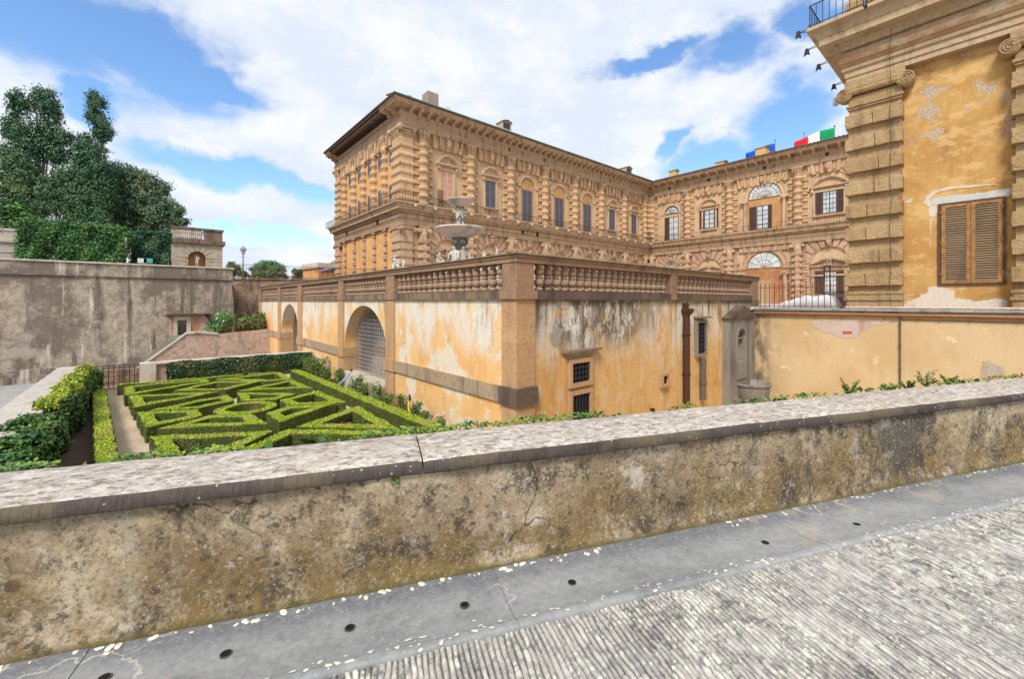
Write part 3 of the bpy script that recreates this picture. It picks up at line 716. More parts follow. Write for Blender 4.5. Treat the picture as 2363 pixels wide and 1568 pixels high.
f2 = Fr((28.1, 56.05), (1, 0), (0, -1)); link('capital', capital_mesh(f2, 9.9, 11.17, .95, .03, False, True, SANDG), palace)
cf = Fr((27.1, 83.0), (0, 1), (-1, 0)); link('capital', capital_mesh(cf, 9.9, 11.17, 1.2, .03, False, True, SANDG), palace)
# short garden-side end (face C): slender columns, small shutters, quoined strips
ccm = MB(); c0 = FC.at0(); c = c0.P(0, 0, .1); prof = [(.8, 14.1), (.8, 14.5), (.6, 14.65)]; z = 14.75
while z < 23.2:
    prof += [(.56, z), (.56, z+.42), (.74, z+.6), (.76, z+.8), (.74, z+.98), (.56, z+1.14)]; z += 1.27
ccm.lathe(c[0], c[1], prof+[(.55, 23.9)], 12)
colC = (ccm.mesh('column', SAND, True), None, capital_mesh(c0, 23.9, 25.3, .56, .1))
qm = MB(); c0.box(qm, -.32, .32, -4, 11.17, 0, .14)
for k in range(-4, 9):
    z = .76+1.125*k
    if z < 9.5: c0.cbox(qm, -.5, .5, z, z+.62, 0, .34, .05)
c0.box(qm, -.45, .45, 10.3, 10.6, 0, .3); c0.box(qm, -.6, .6, 10.85, 11.17, 0, .4)
qm = qm.mesh('quoin_strip', SANDG)
SC_ = [60.7, 65.1, 69.3, 73.7, 78.2]
for s in SC_[:]:
    if s > 61.5 or True:
        pass
colsC = [61.9, 66.1, 70.4, 74.9, 79.6]
for s in colsC[:-0 or None]:
    cc = link('column', colC[0], palace, FC.P(s, 0, 0)); link('capital', colC[2], cc, FC.P(s, 0, 0)); link('quoin_strip', qm, palace, FC.P(s, 0, 0))
shU = shutter_mesh(FC.at0(), .72, 2.3, SHUTB, 9); shL = shutter_mesh(FC.at0(), .72, 3.1, SHUTB, 11)
for s in (59.9, 64.0, 68.2, 72.6, 77.2):
    for z0, h, me in ((20.9, 2.3, shU), (14.5, 3.1, shL)):
        fb = MB(); FC.box(fb, s-.85, s+.85, z0-.12, z0, 0, .12); FC.box(fb, s-.85, s+.85, z0+h, z0+h+.15, 0, .1); w = fb.build('window', PALES, palace)
        for k in (0, 1): link('shutter', me, w, FC.P(s-.74+k*.75, z0, .02))
flat_arch(FC, 59.0, 81.7, step=.72).build('flat_arch', SAND, palace)
b = MB(); FC.box(b, 75.2, 76.3, 3.9, 5.6, 0, .06); b.build('small_window', GUTTER, palace)
# face B, measured off the right-hand storey
c3 = crop(2250, 450, .4336)
def BP(X, Y):
    px, py = c3(X, Y); V, d = onU(px, 92.8); return V, zz(py, d)
def bv(X): return BP(X, 0)[0]
def bz(X, Y): return BP(X, Y)[1]
for a, bb in ((55.3, 46.4), (46.4, 37.2), (37.2, 24.9), (24.9, 15.6)): flat_arch(FB, bb+1.52, a-1.52).build('flat_arch', SAND, palace)
def open_window(w, Xg0, Xg1, Y0, Y1, Xs, nv, nh, o=.02):
    """glazed opening with shutter leaves folded back to Xs = [(x0,x1),...]"""
    xm = (Xg0+Xg1)/2; z0, z1 = bz(xm, Y1), bz(xm, Y0); glazed(w, FB, bv(Xg1), bv(Xg0), z0, z1, nv, nh, o)
    for x0, x1 in Xs:
        a0, a1 = sorted((bv(x0), bv(x1))); me = shutter_mesh(FB.at0(), a1-a0, z1-z0, SHUTM); link('shutter', me, w, FB.P(a0, z0, .16))
s1 = bv(384); w = archivolt(FB, s1, bz(384, 731), 1.75, 2.6, 14.1).build('window', SANDL, palace)
fanlight(w, FB, s1, bz(384, 731), 1.55, 6, rings=(.5,)); open_window(w, 362, 437, 760, 950, [(325, 362), (437, 466)], 2, 4)
s2 = bv(694); w = seg_window(FB, s2, 1.3, bz(694, 855), bz(694, 700), 1.).build('window', SANDL, palace)
open_window(w, 655, 735, 702, 853, [(615, 655), (735, 771)], 2, 4, .03)
s3 = bv(1152); zc = bz(1152, 600); w = archivolt(FB, s3, zc, 3.05, 3.9, zc-.3).build('window', SANDL, palace)
p = MB(); FB.box(p, s3-3.9, s3+3.9, 14.12, zc-.25, .01, .05); p.build('infill_panel', INF, w); fanlight(w, FB, s3, zc, 3.0, 12)
for sg in (-1, 1):
    p = MB(); q = FB.P(s3+sg*3.45, 0, .35); p.lathe(q[0], q[1], [(.45, 14.1), (.45, 14.4), (.34, 14.5), (.3, zc-1), (.42, zc-.9), (.5, zc-.6)], 12); FB.box(p, s3+sg*3.7-.75, s3+sg*3.7+.75, zc-.6, zc-.25, 0, .8); p.build('colonnette', SANDL, w)
open_window(w, 1090, 1184, 668, 860, [(1028, 1086), (1186, 1214)], 2, 5, .06)
s4 = bv(1690); w = seg_window(FB, s4, 2.0, bz(1690, 730), bz(1690, 545), 1.15).build('window', SANDL, palace)
open_window(w, 1634, 1750, 530, 728, [(1572, 1632), (1752, 1810)], 4, 5, .03)
b = archivolt(FB, s4, 20.6, 3.0, 3.35, 14.1, steps=((0, 1, .14),)); b.build('relieving_arch', SANDL, palace)
# face B lower storey
zl = bz(384, 1195)
lower_arch(FB, s1, 3.4, 7.4, 2.0).build('blind_arch', SANDG, palace); fanlight(palace, FB, s1, 7.4, 1.3, 6, .05, (.5,))
lower_arch(FB, s2, 3.6, 6.6, 2.75).build('blind_arch', SANDG, palace); broken_pediment(FB, s2, 2.4, 6.5, .9).build('pediment', SANDG, palace)
zc = bz(1150, 1183); w = archivolt(FB, s3, zc, 3.3, 4.3, -4, steps=((0, .45, .2), (.45, .75, .14), (.75, 1, .26))).build('window', SANDG, palace)
p = MB(); FB.box(p, s3-4.3, s3+4.3, -4, zc-.1, .25, .3); p.build('infill_panel', plaster('infill_rust', (.42,.20,.10), (.34,.15,.075), (.46,.26,.14), (.22,.11,.06)), w); fanlight(w, FB, s3, zc, 3.1, 7, .3, (.5,))
b = MB(); FB.box(b, s3-4.75, s3+4.75, 10.0, 11.1, 0, .3)
for i in range(13): FB.poly(b, [(s3-4.6+i*.71+.03-(i-6)*.03, 10.02), (s3-4.6+i*.71+.62-(i-6)*.03, 10.02), (s3-4.6+i*.71+.62+(i-6)*.03, 11.15), (s3-4.6+i*.71+.03+(i-6)*.03, 11.15)], .2, .45 if i % 2 else .36)
b.build('flat_arch', SANDG, palace)
for sg in (-1, 1):
    p = MB(); q = FB.P(s3+sg*3.75, 0, .7); p.lathe(q[0], q[1], [(.42, -4), (.36, zc-1.5), (.5, zc-1.3)], 12); FB.box(p, s3+sg*3.75-.7, s3+sg*3.75+.7, zc-1.25, zc-.9, .2, 1.2)
    for g in (-1, 1): p.tube(FB.P(s3+sg*3.75+g*.5, zc-1.35, .5), FB.P(s3+sg*3.75+g*.5, zc-1.35, 1.2), .22, 10)
    p.build('colonnette', SANDG, w)
me = shutter_mesh(FB.at0(), 1.35, 5.0, SHUTC)
for k in (0, 1): link('shutter', me, w, FB.P(bv(1208)+k*1.4, bz(1160, 1290)-5.0, .33))
lower_arch(FB, s4, 3.5, 7.0, 2.95).build('blind_arch', SANDG, palace); broken_pediment(FB, s4, 2.6, 6.35, 1.2).build('pediment', SANDG, palace)
w = MB(); a0, a1 = bv(1815), bv(1565); FB.box(w, a0-.45, a1+.45, 6.1, 6.2, 0, .3)
for q0, q1 in ((a0-.5, a0), (a1, a1+.5)): FB.box(w, q0, q1, -2, 6.1, 0, .2)
FB.box(w, a0-.4, a1+.4, bz(1690, 1205), 6.1, 0, .21); FB.box(w, a0-.6, a1+.6, 4.6, 4.9, .05, .35); w = w.build('window', SANDG, palace)
open_window(w, 1640, 1750, 1215, 1400, [(1572, 1638), (1752, 1808)], 4, 5, .03)
# railing with floodlights on the belt course
def railing(root, path, z, h, sp, r, m, skip=None):
    b = MB()
    for i in range(len(path)-1):
        p, q = Vector((*path[i], 0)), Vector((*path[i+1], 0)); L = (q-p).length; n = max(1, int(L/sp))
        for j in range(n+1):
            c = p.lerp(q, j/n); b.tube((c.x, c.y, z), (c.x, c.y, z+h), r, 4)
        for hh, rr in ((h, r*1.5), (.12, r*1.1)): b.tube((p.x, p.y, z+hh), (q.x, q.y, z+hh), rr, 4)
    return b.build('balcony_railing', m, root)
o = 1.3
railing(palace, [(27.1-o, 84.4+o), (27.1-o, 55.8-o), (92.2-o, 55.8-o), (92.2-o, 6)], 14.1, 1.15, .42, .03, RAILIRON)
for uu, vv in ((33.2, 0), (91, 0)): 
    g = MB()
    for j in range(9): g.tube((uu, 54.5+j*.2, 14.1), (uu, 54.5+j*.2, 16.6+.5*math.sin(j/8*1.6)), .03, 4)
    g.tube((uu, 54.5, 16.4), (uu, 56.2, 17.1), .04, 4); g.build('railing_gate', RAILIRON, palace)
fm = MB(); fm.box(-.14, .14, -.1, .1, -.55, -.12); fm.tube((0, .05, -.1), (0, .25, .25), .04, 5); fm.tube((0, 0, -.15), (.12, -.25, -.3), .05, 5); fm.ball((.1, -.2, -.45), .15, 6, 4)
fm = fm.mesh('lamp_bracket', GOLD)
for j in range(20): link('lamp_bracket', fm, palace, (28.5+3.25*j, 54.35, 14.1))
# chimneys
def chimney(px, py, w, V=None, U=None, m=CHIM, cap=True, opening=False, zb=28.6, h2=None):
    if V: Uc, d = onV(px, V); c = (Uc, V)
    else: Vc, d = onU(px, U); c = (U, Vc)
    zt = zz(py, d); b = MB(); b.box(c[0]-w/2, c[0]+w/2, c[1]-w/2, c[1]+w/2, zb, zt)
    if cap: b.box(c[0]-w/2-.12, c[0]+w/2+.12, c[1]-w/2-.12, c[1]+w/2+.12, zt+.005, zt+.15)
    q = b.build('chimney', m, palace)
    if cap: t = MB(); t.hexa([(c[0]-w/2-.2, c[1]-w/2-.2, zt+.16), (c[0]+w/2+.2, c[1]-w/2-.2, zt+.16), (c[0]+w/2+.2, c[1]+w/2+.2, zt+.16), (c[0]-w/2-.2, c[1]+w/2+.2, zt+.16)], [(c[0]-.1, c[1]-w/2-.2, zt+.5), (c[0]+.1, c[1]-w/2-.2, zt+.5), (c[0]+.1, c[1]+w/2+.2, zt+.5), (c[0]-.1, c[1]+w/2+.2, zt+.5)]); t.build('chimney_cap', TILE, q)
    if opening: t = MB(); t.box(c[0]-w/2-.02, c[0]+w*.3, c[1]-w/2-.03, c[1]-w/2, zt-1.1, zt-.15); t.build('vent', IRON, q)
chimney(993, 218, 1.9, V=59.5, cap=False, m=stone('chimney_grey', (.36,.29,.24), (.30,.24,.20), (.13,.11,.09), 2, .2, .7)); chimney(1163, 287, 1.9, V=59, opening=True, zb=29); chimney(1443, 391, 2.2, V=59, opening=True)
chimney(1555, 397, 1.6, U=95.5, m=CHIMY); chimney(1759, 345, 1.9, U=94, m=CHIMY); chimney(1665, 377, 1.8, U=96, m=CHIMY)
an = MB(); u0, d0 = onV(1034, 58); an.tube((u0, 58, 28.5), (u0, 58, 31.4), .04, 5)
for z_, l in ((31.2, .5), (30.9, .7), (30.5, .5)): an.tube((u0-l, 58, z_), (u0+l, 58, z_+.1), .03, 4)
tag(an.build('antenna', IRONG), 'thin metal television antenna on the palace roof beside the plain chimney', 'antenna')
# flags behind the right-hand roof line
def flag_cloth(root, name, c, L, H, z1, cols, dirv, droop, lab=None):
    n = 24; cum = 0
    for (fa, fb, m) in cols:
        xs = np.linspace(fa, fb, 10); zs = np.linspace(0, 1, 9); X, Z = np.meshgrid(xs, zs, indexing='ij')
        w = np.sin(X*7+Z*1.5)*.25*X; P = np.stack([c[0]+dirv[0]*X*L+w*.6, c[1]+dirv[1]*X*L+w, z1-Z*H*(1-.25*X)-droop*X**1.9+np.sin(X*6)*.12], -1)
        o = grid_mesh(name, xs, zs, 0*X, m, fn=lambda a, b_, z_: P, parent=root)
        sm = o.modifiers.new('t', 'SOLIDIFY'); sm.thickness = .02
def flag(px, py_top, U, label, cols, L, H, dirv, drop, droop, pole_only=False, stars=False):
    V, d = onU(px, U); zt = zz(py_top, d)
    t = thing('flagpole' if pole_only else 'flag', (U, V, 28.5), label, 'flagpole' if pole_only else 'flag')
    p = MB(); p.tube((U, V, 28.5), (U, V, zt), .09, 7); p.ball((U, V, zt+.12), .2, 7, 5); p.build('pole', IRONG, t)
    if not pole_only:
        flag_cloth(t, 'cloth', (U, V), L, H, zt-drop, cols, dirv, droop)
        if stars:
            s = MB()
            for i in range(12):
                a = math.pi*i/6; s.ball((U-.3+math.cos(a)*0, V+2.0+math.cos(a)*1.0, zt-drop-1.5+math.sin(a)*.8), .14, 5, 3)
            s.build('star_ring', FLY, t)
flag(1926, 292, 97, 'green white and red flag flying on the right-hand palace roof', [(0, .36, FLG), (.36, .68, FLW), (.68, 1, FLR)], 6.2, 4.6, (-.1, 1), .2, .9)
flag(1789, 324, 99, 'blue flag with a ring of yellow stars behind a yellow chimney', [(0, 1, FLB)], 5.6, 4.0, (0, 1), .6, .5, stars=True)
flag(1856, 308, 98, 'bare grey flagpole on the palace roof between the two flags', None, 0, 0, None, 0, 0, True)
# ================================================================== THE NEAR PAVILION (right)
pav = thing('pavilion', (30, 2, -.5), 'tall mustard-plastered palace corner with rusticated piers and a brown louvred shutter, at the right edge', 'building')
b = MB(); b.box(27.5, 60, -26, 5.0, -.5, 25.3); b.build('plaster_wall', PL_P, pav)
ppath = [(60, 5.1), (27.1, 5.1), (27.1, -26)]
b = MB(); sweep(b, ppath, BELT); b.build('belt_course', CORN2 if 'CORN2' in globals() else stone('pale_cornice', (.52,.40,.255), (.45,.32,.19), (.23,.145,.09), 3, .6, .6, dlo=.5, extra=lambda M, c: M.mix(M.mul(M.ramp(M.xyz(2), 12.75, 12.3), M.ramp(M.xyz(2), 11.95, 12.1), M.noise((.8,.8,2), .36, .52), .8), c, (.34,.17,.085))), pav)
b = MB(); sweep(b, ppath, ENT); b.build('cornice', CORN, pav)
b = MB(); sweep(b, ppath, [(-1, 28.3), (2.2, 28.36), (2.2, 28.5), (-9, 31.9), (-9, 28.3)]); b.build('roof', TILE, pav)
PIERS = stone('pier_rustic', (.54,.38,.205), (.45,.295,.145), (.25,.15,.08), 5, .8, .7, .8, bd=.08, extra=lambda M, c: (M.bump(M.noise((5, 5, 11), None, detail=7, rough=.7), .9, .12), c)[1])
def stone_pier(root, V0, V1, U0=27.1, zb=-.5):
    b = MB(); b.box(U0, U0+2.2, V0, V1, 1.0, 9.9)
    b.box(U0-.1, U0+2.3, V0-.06, V1+.1, zb, .05); b.box(U0-.16, U0+2.3, V0-.08, V1+.16, .055, .2); b.box(U0-.08, U0+2.3, V0-.04, V1+.08, .2, .36)
    b.box(U0-.12, U0+2.3, V0-.06, V1+.12, .36, .5); b.box(U0-.02, U0+2.3, V0-.0, V1+.02, .5, 1.0)
    q = b.build('rusticated_pier', PIERS, root); rough_up(q, .6, .02, .5)
    m = MB(); z = .78
    for k in range(8):
        e = RNG.uniform(.01, .05); cut = V0+(V1-V0)*RNG.uniform(.3, .7)
        for a0, a1 in ((V0-.06, cut-.01), (cut+.01, V1+.12)): m.box(U0-.22-e, U0+2.3, a0, a1, z, z+.64)
        z += 1.145
    w = m.build('rustic_block', PIERS, q); rough_up(w, .16, .035, .3, bevel=.035)
    for p_ in w.data.polygons: p_.use_smooth = False
    c = (V0+V1)/2; cf = Fr((U0, c), (0, 1), (-1, 0)); m = MB(); hw = (V1-V0)/2
    cf.box(m, -hw-.04, hw+.04, 9.75, 9.86, -2.2, .1); cf.box(m, -hw-.09, hw+.09, 9.865, 9.98, -2.2, .16); cf.box(m, -hw-.02, hw+.02, 9.98, 10.4, -2.2, .04)
    m.tube(cf.P(-hw-.1, 10.62, .1), cf.P(hw+.1, 10.62, .1), .17, 10); cf.box(m, -hw-.15, hw+.15, 10.78, 11.17, -2.2, .2)
    for sg in (-1, 1):
        cc = (sg*(hw+.16), 10.55); m.tube(cf.P(*cc, -.3), cf.P(*cc, .22), .33, 20)
        pts = []
        for i in range(40):
            t = i/39*2.6*2*math.pi; r = .31*(1-i/46); pts.append(cf.P(cc[0]+sg*r*math.sin(t), cc[1]+r*math.cos(t), .24))
        m.path(pts, .035, 5)
    m.build('capital', PIERS, q); return q
stone_pier(pav, 3.07, 5.05); stone_pier(pav, -2.45, -.42)
upper_pier(pav, 3.07, 5.05, m=PIERS); upper_pier(pav, -2.45, -.42, m=PIERS)
# shuttered window
FP = Fr((27.5, 0), (0, 1), (-1, 0))
Vr, Vl, Z0, Z1 = -.16, 1.87, .72, 4.48
m = MB()
for a0, a1, z0, z1 in ((Vr, Vr+.09, Z0, Z1), (Vl-.09, Vl, Z0, Z1), (Vr+.09, Vl-.09, Z0, Z0+.08), (Vr+.09, Vl-.09, Z1-.09, Z1)): FP.box(m, a0, a1, z0, z1, -.1, .07)
w = m.build('window', WOODD, pav)
for k in (0, 1):
    a0 = Vr+.1+k*(Vl-Vr-.2)/2; a1 = a0+(Vl-Vr-.2)/2-.015; m = MB(); f = .13
    for q in ((a0, a0+f, Z0+.09, Z1-.1), (a1-f, a1, Z0+.09, Z1-.1), (a0+f, a1-f, Z0+.09, Z0+.2), (a0+f, a1-f, Z1-.22, Z1-.1)): FP.box(m, *q, .0, .09)
    sh = m.build('shutter', WOODF, w); m = MB(); n = 31
    for i in range(n):
        z = Z0+.2+(Z1-Z0-.42)*i/n; dz = (Z1-Z0-.42)/n
        m.hexa([FP.P(a0+f, z, .065), FP.P(a1-f, z, .065), FP.P(a1-f, z+.012, .085), FP.P(a0+f, z+.012, .085)], [FP.P(a0+f, z+dz*.75, .015), FP.P(a1-f, z+dz*.75, .015), FP.P(a1-f, z+dz*.95, .035), FP.P(a0+f, z+dz*.95, .035)])
    m.build('slat', SLATW, sh)
    m = MB(); FP.box(m, a0+f, a1-f, Z0+.2, Z1-.2, -.02, .002); m.build('backing', DARKW, sh)
    for zh in (1.2, 2.6, 4.0): m = MB(); FP.box(m, (a1 if k else a0)-.05, (a1 if k else a0)+.05, zh, zh+.12, .09, .11); m.build('hinge', COPPER, sh)
# patches of bare render and lintel (irregular, a little proud of the paint)
c5 = crop(2950, 550, .41455)
def pp(X, Y, U=27.5):
    px, py = c5(X, Y); V, d = onU(px, U); return V, zz(py, d)
def patch(root, fr, pts, o, m, name='bare_patch', jag=.05, th=.012):
    P = []
    for i in range(len(pts)):
        a, b_ = pts[i], pts[(i+1) % len(pts)]; L = math.hypot(b_[0]-a[0], b_[1]-a[1]); n = max(2, int(L/.12))
        for j in range(n):
            t = j/n; P.append((a[0]+(b_[0]-a[0])*t+random.uniform(-jag, jag)*(j > 0), a[1]+(b_[1]-a[1])*t+random.uniform(-jag, jag)*(j > 0)))
    mb = MB(); fr.poly(mb, P, o-.01, o+th); return mb.build(name, m, root)
patch(pav, FP, [pp(*q) for q in ((722, 1328), (760, 1290), (935, 1205), (930, 1165), (1010, 1158), (1170, 1195), (1160, 1265), (1250, 1272), (1370, 1290), (1560, 1262), (1625, 1285), (1625, 1350), (722, 1350))], 0, PATCH)
patch(pav, FP, [pp(*q) for q in ((965, 455), (960, 400), (1100, 372), (1400, 345), (1660, 302), (1665, 345), (1640, 380), (1300, 415), (1020, 450))], .0, stone('lintel_stone', (.56,.56,.52), (.50,.5,.47), (.3,.3,.29), 8, .1, .4), 'lintel', .02, .03)
patch(pav, FP, [pp(*q) for q in ((895, 425), (915, 375), (1000, 320), (1150, 290), (1400, 275), (1560, 280), (1400, 290), (1150, 312), (1010, 345), (950, 400), (1020, 455), (1015, 520), (975, 565), (935, 540), (945, 470), (905, 445))], .003, PATCH, jag=.025)
patch(pav, FP, [pp(*q) for q in ((705, 435), (800, 390), (790, 430), (725, 440))], .002, PATCH, jag=.02)
patch(pav, FP, [pp(*q) for q in ((955, 565), (965, 565), (962, 650), (950, 720), (955, 810), (945, 810), (950, 700))], .002, PATCH, jag=.01)
# thin conductor cable down the pier
b = MB(); zs_ = np.linspace(-.3, 13.1, 24); b.path([(26.78-(.1 if z_ > 11 else 0), 3.42+.03*math.sin(z_*2.3), z_) for z_ in zs_], .012, 5); b.build('cable', plain('cable', (.05,.07,.04)), pav)
# pavilion railing, floodlights, camera
railing(pav, [(60, 6.4), (25.75, 6.4), (25.75, -20)], 14.1, 1.15, .27, .02, IRON)
def floodlight(root, x, y, dx, dy, z=14.0):
    m = MB(); e = (x+dx*.55, y+dy*.55, z-.05); m.path([(x, y, z+.35), (x+dx*.15, y+dy*.15, z+.05), (x+dx*.4, y+dy*.4, z-.0), e], .022, 5); m.tube((x, y, z-.05), e, .02, 5)
    q = m.build('floodlight', IRON, root); m = MB(); h = Vector(e)
    n = Vector((-dy, dx, 0))
    for sg in (-1, 1):
        A = [h+Vector((dx*.06, dy*.06, .06))+n*.12*sg, h+Vector((dx*.10, dy*.10, -.3))+n*.1*sg]
        m.tube(h+Vector((0, 0, .05)), h+Vector((dx*.12*sg+0, dy*.12*sg, -.28)), .085, 6, .03)
    m.box(h.x-.07, h.x+.07, h.y-.07, h.y+.07, h.z-.2, h.z+.08); m.build('lamp_head', IRON, q)
for x, y, dx, dy in ((25.75, 6.4, -.5, .8), (27.6, 6.45, 0, 1), (29.9, 6.45, 0, 1), (33.4, 6.45, 0, 1), (38.5, 6.45, 0, 1), (25.7, 4.1, -1, 0), (25.7, .8, -1, 0)): floodlight(pav, x, y, dx, dy)
m = MB(); m.path([(35.6, 6.45, 14.0), (35.6, 6.9, 14.1), (35.6, 7.3, 13.9)], .03, 5); m.ball((35.6, 7.35, 13.6), .2, 10, 7); m.tube((35.6, 7.35, 13.7), (35.6, 7.35, 13.95), .16, 10); m.build('security_camera', plain('camera_white', (.6,.6,.6)), pav)
# ================================================================== TERRACE BUILDING WITH BALUSTRADE
ter = thing('terrace_building', (8.3, 9.4, -4.7), 'weathered orange terrace building topped by a stone balustrade, beside the box garden', 'building')
TU, TV = 8.33, 9.47         # wall planes (piers stand 8 cm proud at 8.25 / 9.39)
c5t = crop(920, 880, .33162)
def lv(X):                  # pixel column of that view -> v on the left face
    return onU(c5t(X, 0)[0], 8.25)[0]
G0 = -4.72
piersL = [(lv(1496), lv(1405)), (lv(945), lv(890)), (lv(493), lv(450)), (lv(265), lv(236)), (lv(55), lv(30))]
arch2 = (lv(1404)+.02, lv(946)-.02); arch1 = (lv(449)+.02, lv(266)-.02)
FLt = Fr((TU, 0), (0, 1), (-1, 0)); FRt = Fr((0, TV), (1, 0), (0, -1))
ZS = -2.63; ZAT = -.22
def arch_panel(mb, a0, a1, zs, zt, ztop, dep):
    c = (a0+a1)/2; r = (a1-a0)/2; A = arc(r, math.pi, 0, 28, c, zs, (zt-zs)/r)
    for i in range(28):
        (x0, z0), (x1, z1) = A[i], A[i+1]
        FLt.poly(mb, [(x0, z0), (x1, z1), (x1, ztop), (x0, ztop)], -dep, 0)
b = MB()
far = piersL[-1][1]; GY = -5.7
for a0, a1 in ((TV+.9, arch2[0]), (arch2[1], arch1[0]), (arch1[1], far)): b.box(TU, TU+.9, a0, a1, G0, .06)
b.box(TU, TU+.2, TV+.2, TV+.899, G0, .06)
for a in (arch1, arch2): arch_panel(b, a[0], a[1], ZS, ZAT, .06, .9)
b.build('side_wall', PL_L, ter)
b = MB(); b.box(TU+.201, 26.5, TV, TV+.9, GY, .06); b.build('front_wall', PL_R, ter)
b = MB(); b.box(TU+.9, 27, TV+.9, 48.2, -.2, .058); b.build('terrace_floor', PALES, ter)
# recess behind the arches
rec = stone('recess_plaster', (.66,.57,.46), (.58,.48,.38), (.3,.24,.18), 2, .2, .7)
for a in (arch1, arch2):
    b = MB(); b.box(TU+1.7, TU+1.9, a[0]-.5, a[1]+.5, G0, .0); b.box(TU+.9, TU+1.7, a[0]-.5, a[0]-.3, G0, 0); b.box(TU+.9, TU+1.69, a[1]+.3, a[1]+.5, G0, 0); b.box(TU+.9, TU+1.9, a[0]-.5, a[1]+.5, 0.002, .05); b.build('recess_wall', rec, ter)
for a in (arch1, arch2): b = MB(); b.box(TU+1.66, TU+1.7, a[0]-.3, a[1]+.3, -3.15, -2.6); b.build('recess_band', PIERM, ter)
b = MB(); b.box(TU-.35, TU+.9, arch2[0]-.1, arch2[1]+.1, G0, -3.95); q = b.build('sill_wall', stone('sill_render', (.55,.48,.38), (.48,.40,.30), (.25,.2,.15), 5, .1, .7), ter); rough_up(q, .4, .04, .5)
# grille
b = MB(); n = 20; c = sum(arch2)/2; r = (arch2[1]-arch2[0])/2-.05; gu = TU+.62
for i in range(n+1):
    a = arch2[0]+.05+(2*r)*i/n; t = max(0, 1-((a-c)/r)**2); zt = ZS+(ZAT-ZS-.05)*math.sqrt(t); b.tube((gu, a, -3.95), (gu, a, zt), .02, 5)
for j in range(17):
    z = -3.85+j*.22
    if z > ZS: t = max(0, 1-((z-ZS)/(ZAT-ZS))**2); hw = r*math.sqrt(t)
    else: hw = r
    if hw > .1: b.tube((gu-.02, c-hw, z), (gu-.02, c+hw, z), .018, 5)
b.build('grille', IRONG, ter)
LEDGE = stone('ledge_stone', (.42,.31,.205), (.36,.255,.165), (.15,.12,.085), 3, .3, .8, dlo=.47)
# piers and ledge on the left face, corner pier
for i, (a0, a1) in enumerate(piersL):
    b = MB(); b.box(8.25, TU+.3, a0, a1, G0, -3.175); b.box(8.25, TU+.3, a0, a1, -2.625, .065); b.box(8.19, TU+.3, a0-.05, a1+.05, -3.17, -2.63)
    b.build('pier', PIERM, ter)
    b = MB(); b.box(8.2, 8.75, a0-.03, a1+.03, .07, .34); b.box(8.25, 8.7, a0, a1, .345, 1.18); b.build('balustrade_pier', RAIL, ter)
for a in (arch1, arch2):      # impost blocks inside the arches
    for e, s in ((a[0], 1), (a[1], -1)):
        y0, y1 = sorted((e-.05*s, e+.06*s)); b = MB(); b.box(TU-.1, TU+.92, y0, y1, -3.16, -2.64); b.box(TU-.06, TU+.91, min(y0, y1)+.02, max(y0, y1)-.02, G0, -3.165); b.build('impost', PIERM, ter)
b = MB(); b.box(8.25, 9.0, 9.39, 10.1, GY, -3.175)
for k in range(6): b.box(8.25-.002*(k % 2), 9.0+.002*(k % 2), 9.39-.002*(k % 2), 10.1, -2.625+k*.448+.003, -2.625+(k+1)*.448)
b.build('corner_pier', PIERM, ter)
b = MB(); b.box(8.17, 9.08, 9.31, 10.18, -3.17, -2.63); b.build('ledge', DARKP, ter)
b = MB(); b.box(8.17, 9.05, 9.31, 10.15, .07, .34); b.build('corner_plinth', RAIL, ter); b = MB(); b.box(8.25, 8.97, 9.39, 10.07, .345, 1.18); b.build('balustrade_pier', RAIL, ter)
for a0, a1 in ((10.181, piersL[0][0]-.051), (piersL[1][1]+.051, piersL[2][0]-.051), (piersL[3][1]+.051, piersL[4][0]-.051)): b = MB(); b.box(8.24, TU+.1, a0, a1, -3.15, -2.65); q = b.build('ledge', LEDGE, ter)
# plinth course of separate stones
b = MB(); gaps = [(10.16, piersL[0][0]-.04)]+[(piersL[i][1]+.04, piersL[i+1][0]-.04) for i in range(4)]
for a0, a1 in gaps:
    n = max(1, int((a1-a0)/1.5))
    for j in range(n): b.box(8.23, 8.7, a0+(a1-a0)*j/n+.006, a0+(a1-a0)*(j+1)/n-.006, .066, .335)
b.build('plinth', PLIN, ter); b = MB()
RP = [(17.25, 17.75), (26.45, 27.3)]
for a0, a1 in ((9.06, 17.2), (17.8, 26.4)):
    n = int((a1-a0)/1.35)
    for j in range(n): b.box(a0+(a1-a0)*j/n+.006, a0+(a1-a0)*(j+1)/n-.006, 9.36, 9.85, .066, .335)
b.build('plinth', DARKP, ter)
for a0, a1 in RP: b = MB(); b.box(a0, a1, 9.37, 9.9, .07, 1.18); b.build('balustrade_pier', RAIL, ter)
b = MB(); b.box(26.45, 27.3, 9.3, 9.95, -.3, .066); b.build('corner_block', PLIN, ter)
# rail: two mouldings with a mossy top
path2 = [(8.25, far+.2), (8.25, 9.39), (27.45, 9.39)]
b = MB(); sweep(b, path2, [(-.5, 1.185), (.03, 1.185), (.03, 1.30), (.07, 1.33), (.07, 1.40), (-.5, 1.40)]); b.build('hand_rail', RAIL, ter)
b = MB(); sweep(b, path2, [(-.5, 1.403), (.11, 1.403), (.13, 1.43), (.10, 1.46), (-.1, 1.475), (-.5, 1.47)]); q = b.build('rail_top', RAILT, ter); rough_up(q, .35, .012, .3)
bal = MB(); prof = [(.145,.345),(.145,.40),(.12,.42),(.085,.45),(.085,.475),(.12,.50),(.155,.555),(.165,.61),(.15,.67),(.105,.715),(.085,.735),(.125,.75),(.13,.775),(.125,.80),(.085,.815),(.115,.84),(.16,.89),(.165,.94),(.15,1.0),(.11,1.06),(.085,1.10),(.085,1.115),(.12,1.13),(.14,1.145),(.14,1.185)]
bal.lathe(0, 0, prof, 14); balm = bal.mesh('baluster', BALU, True)
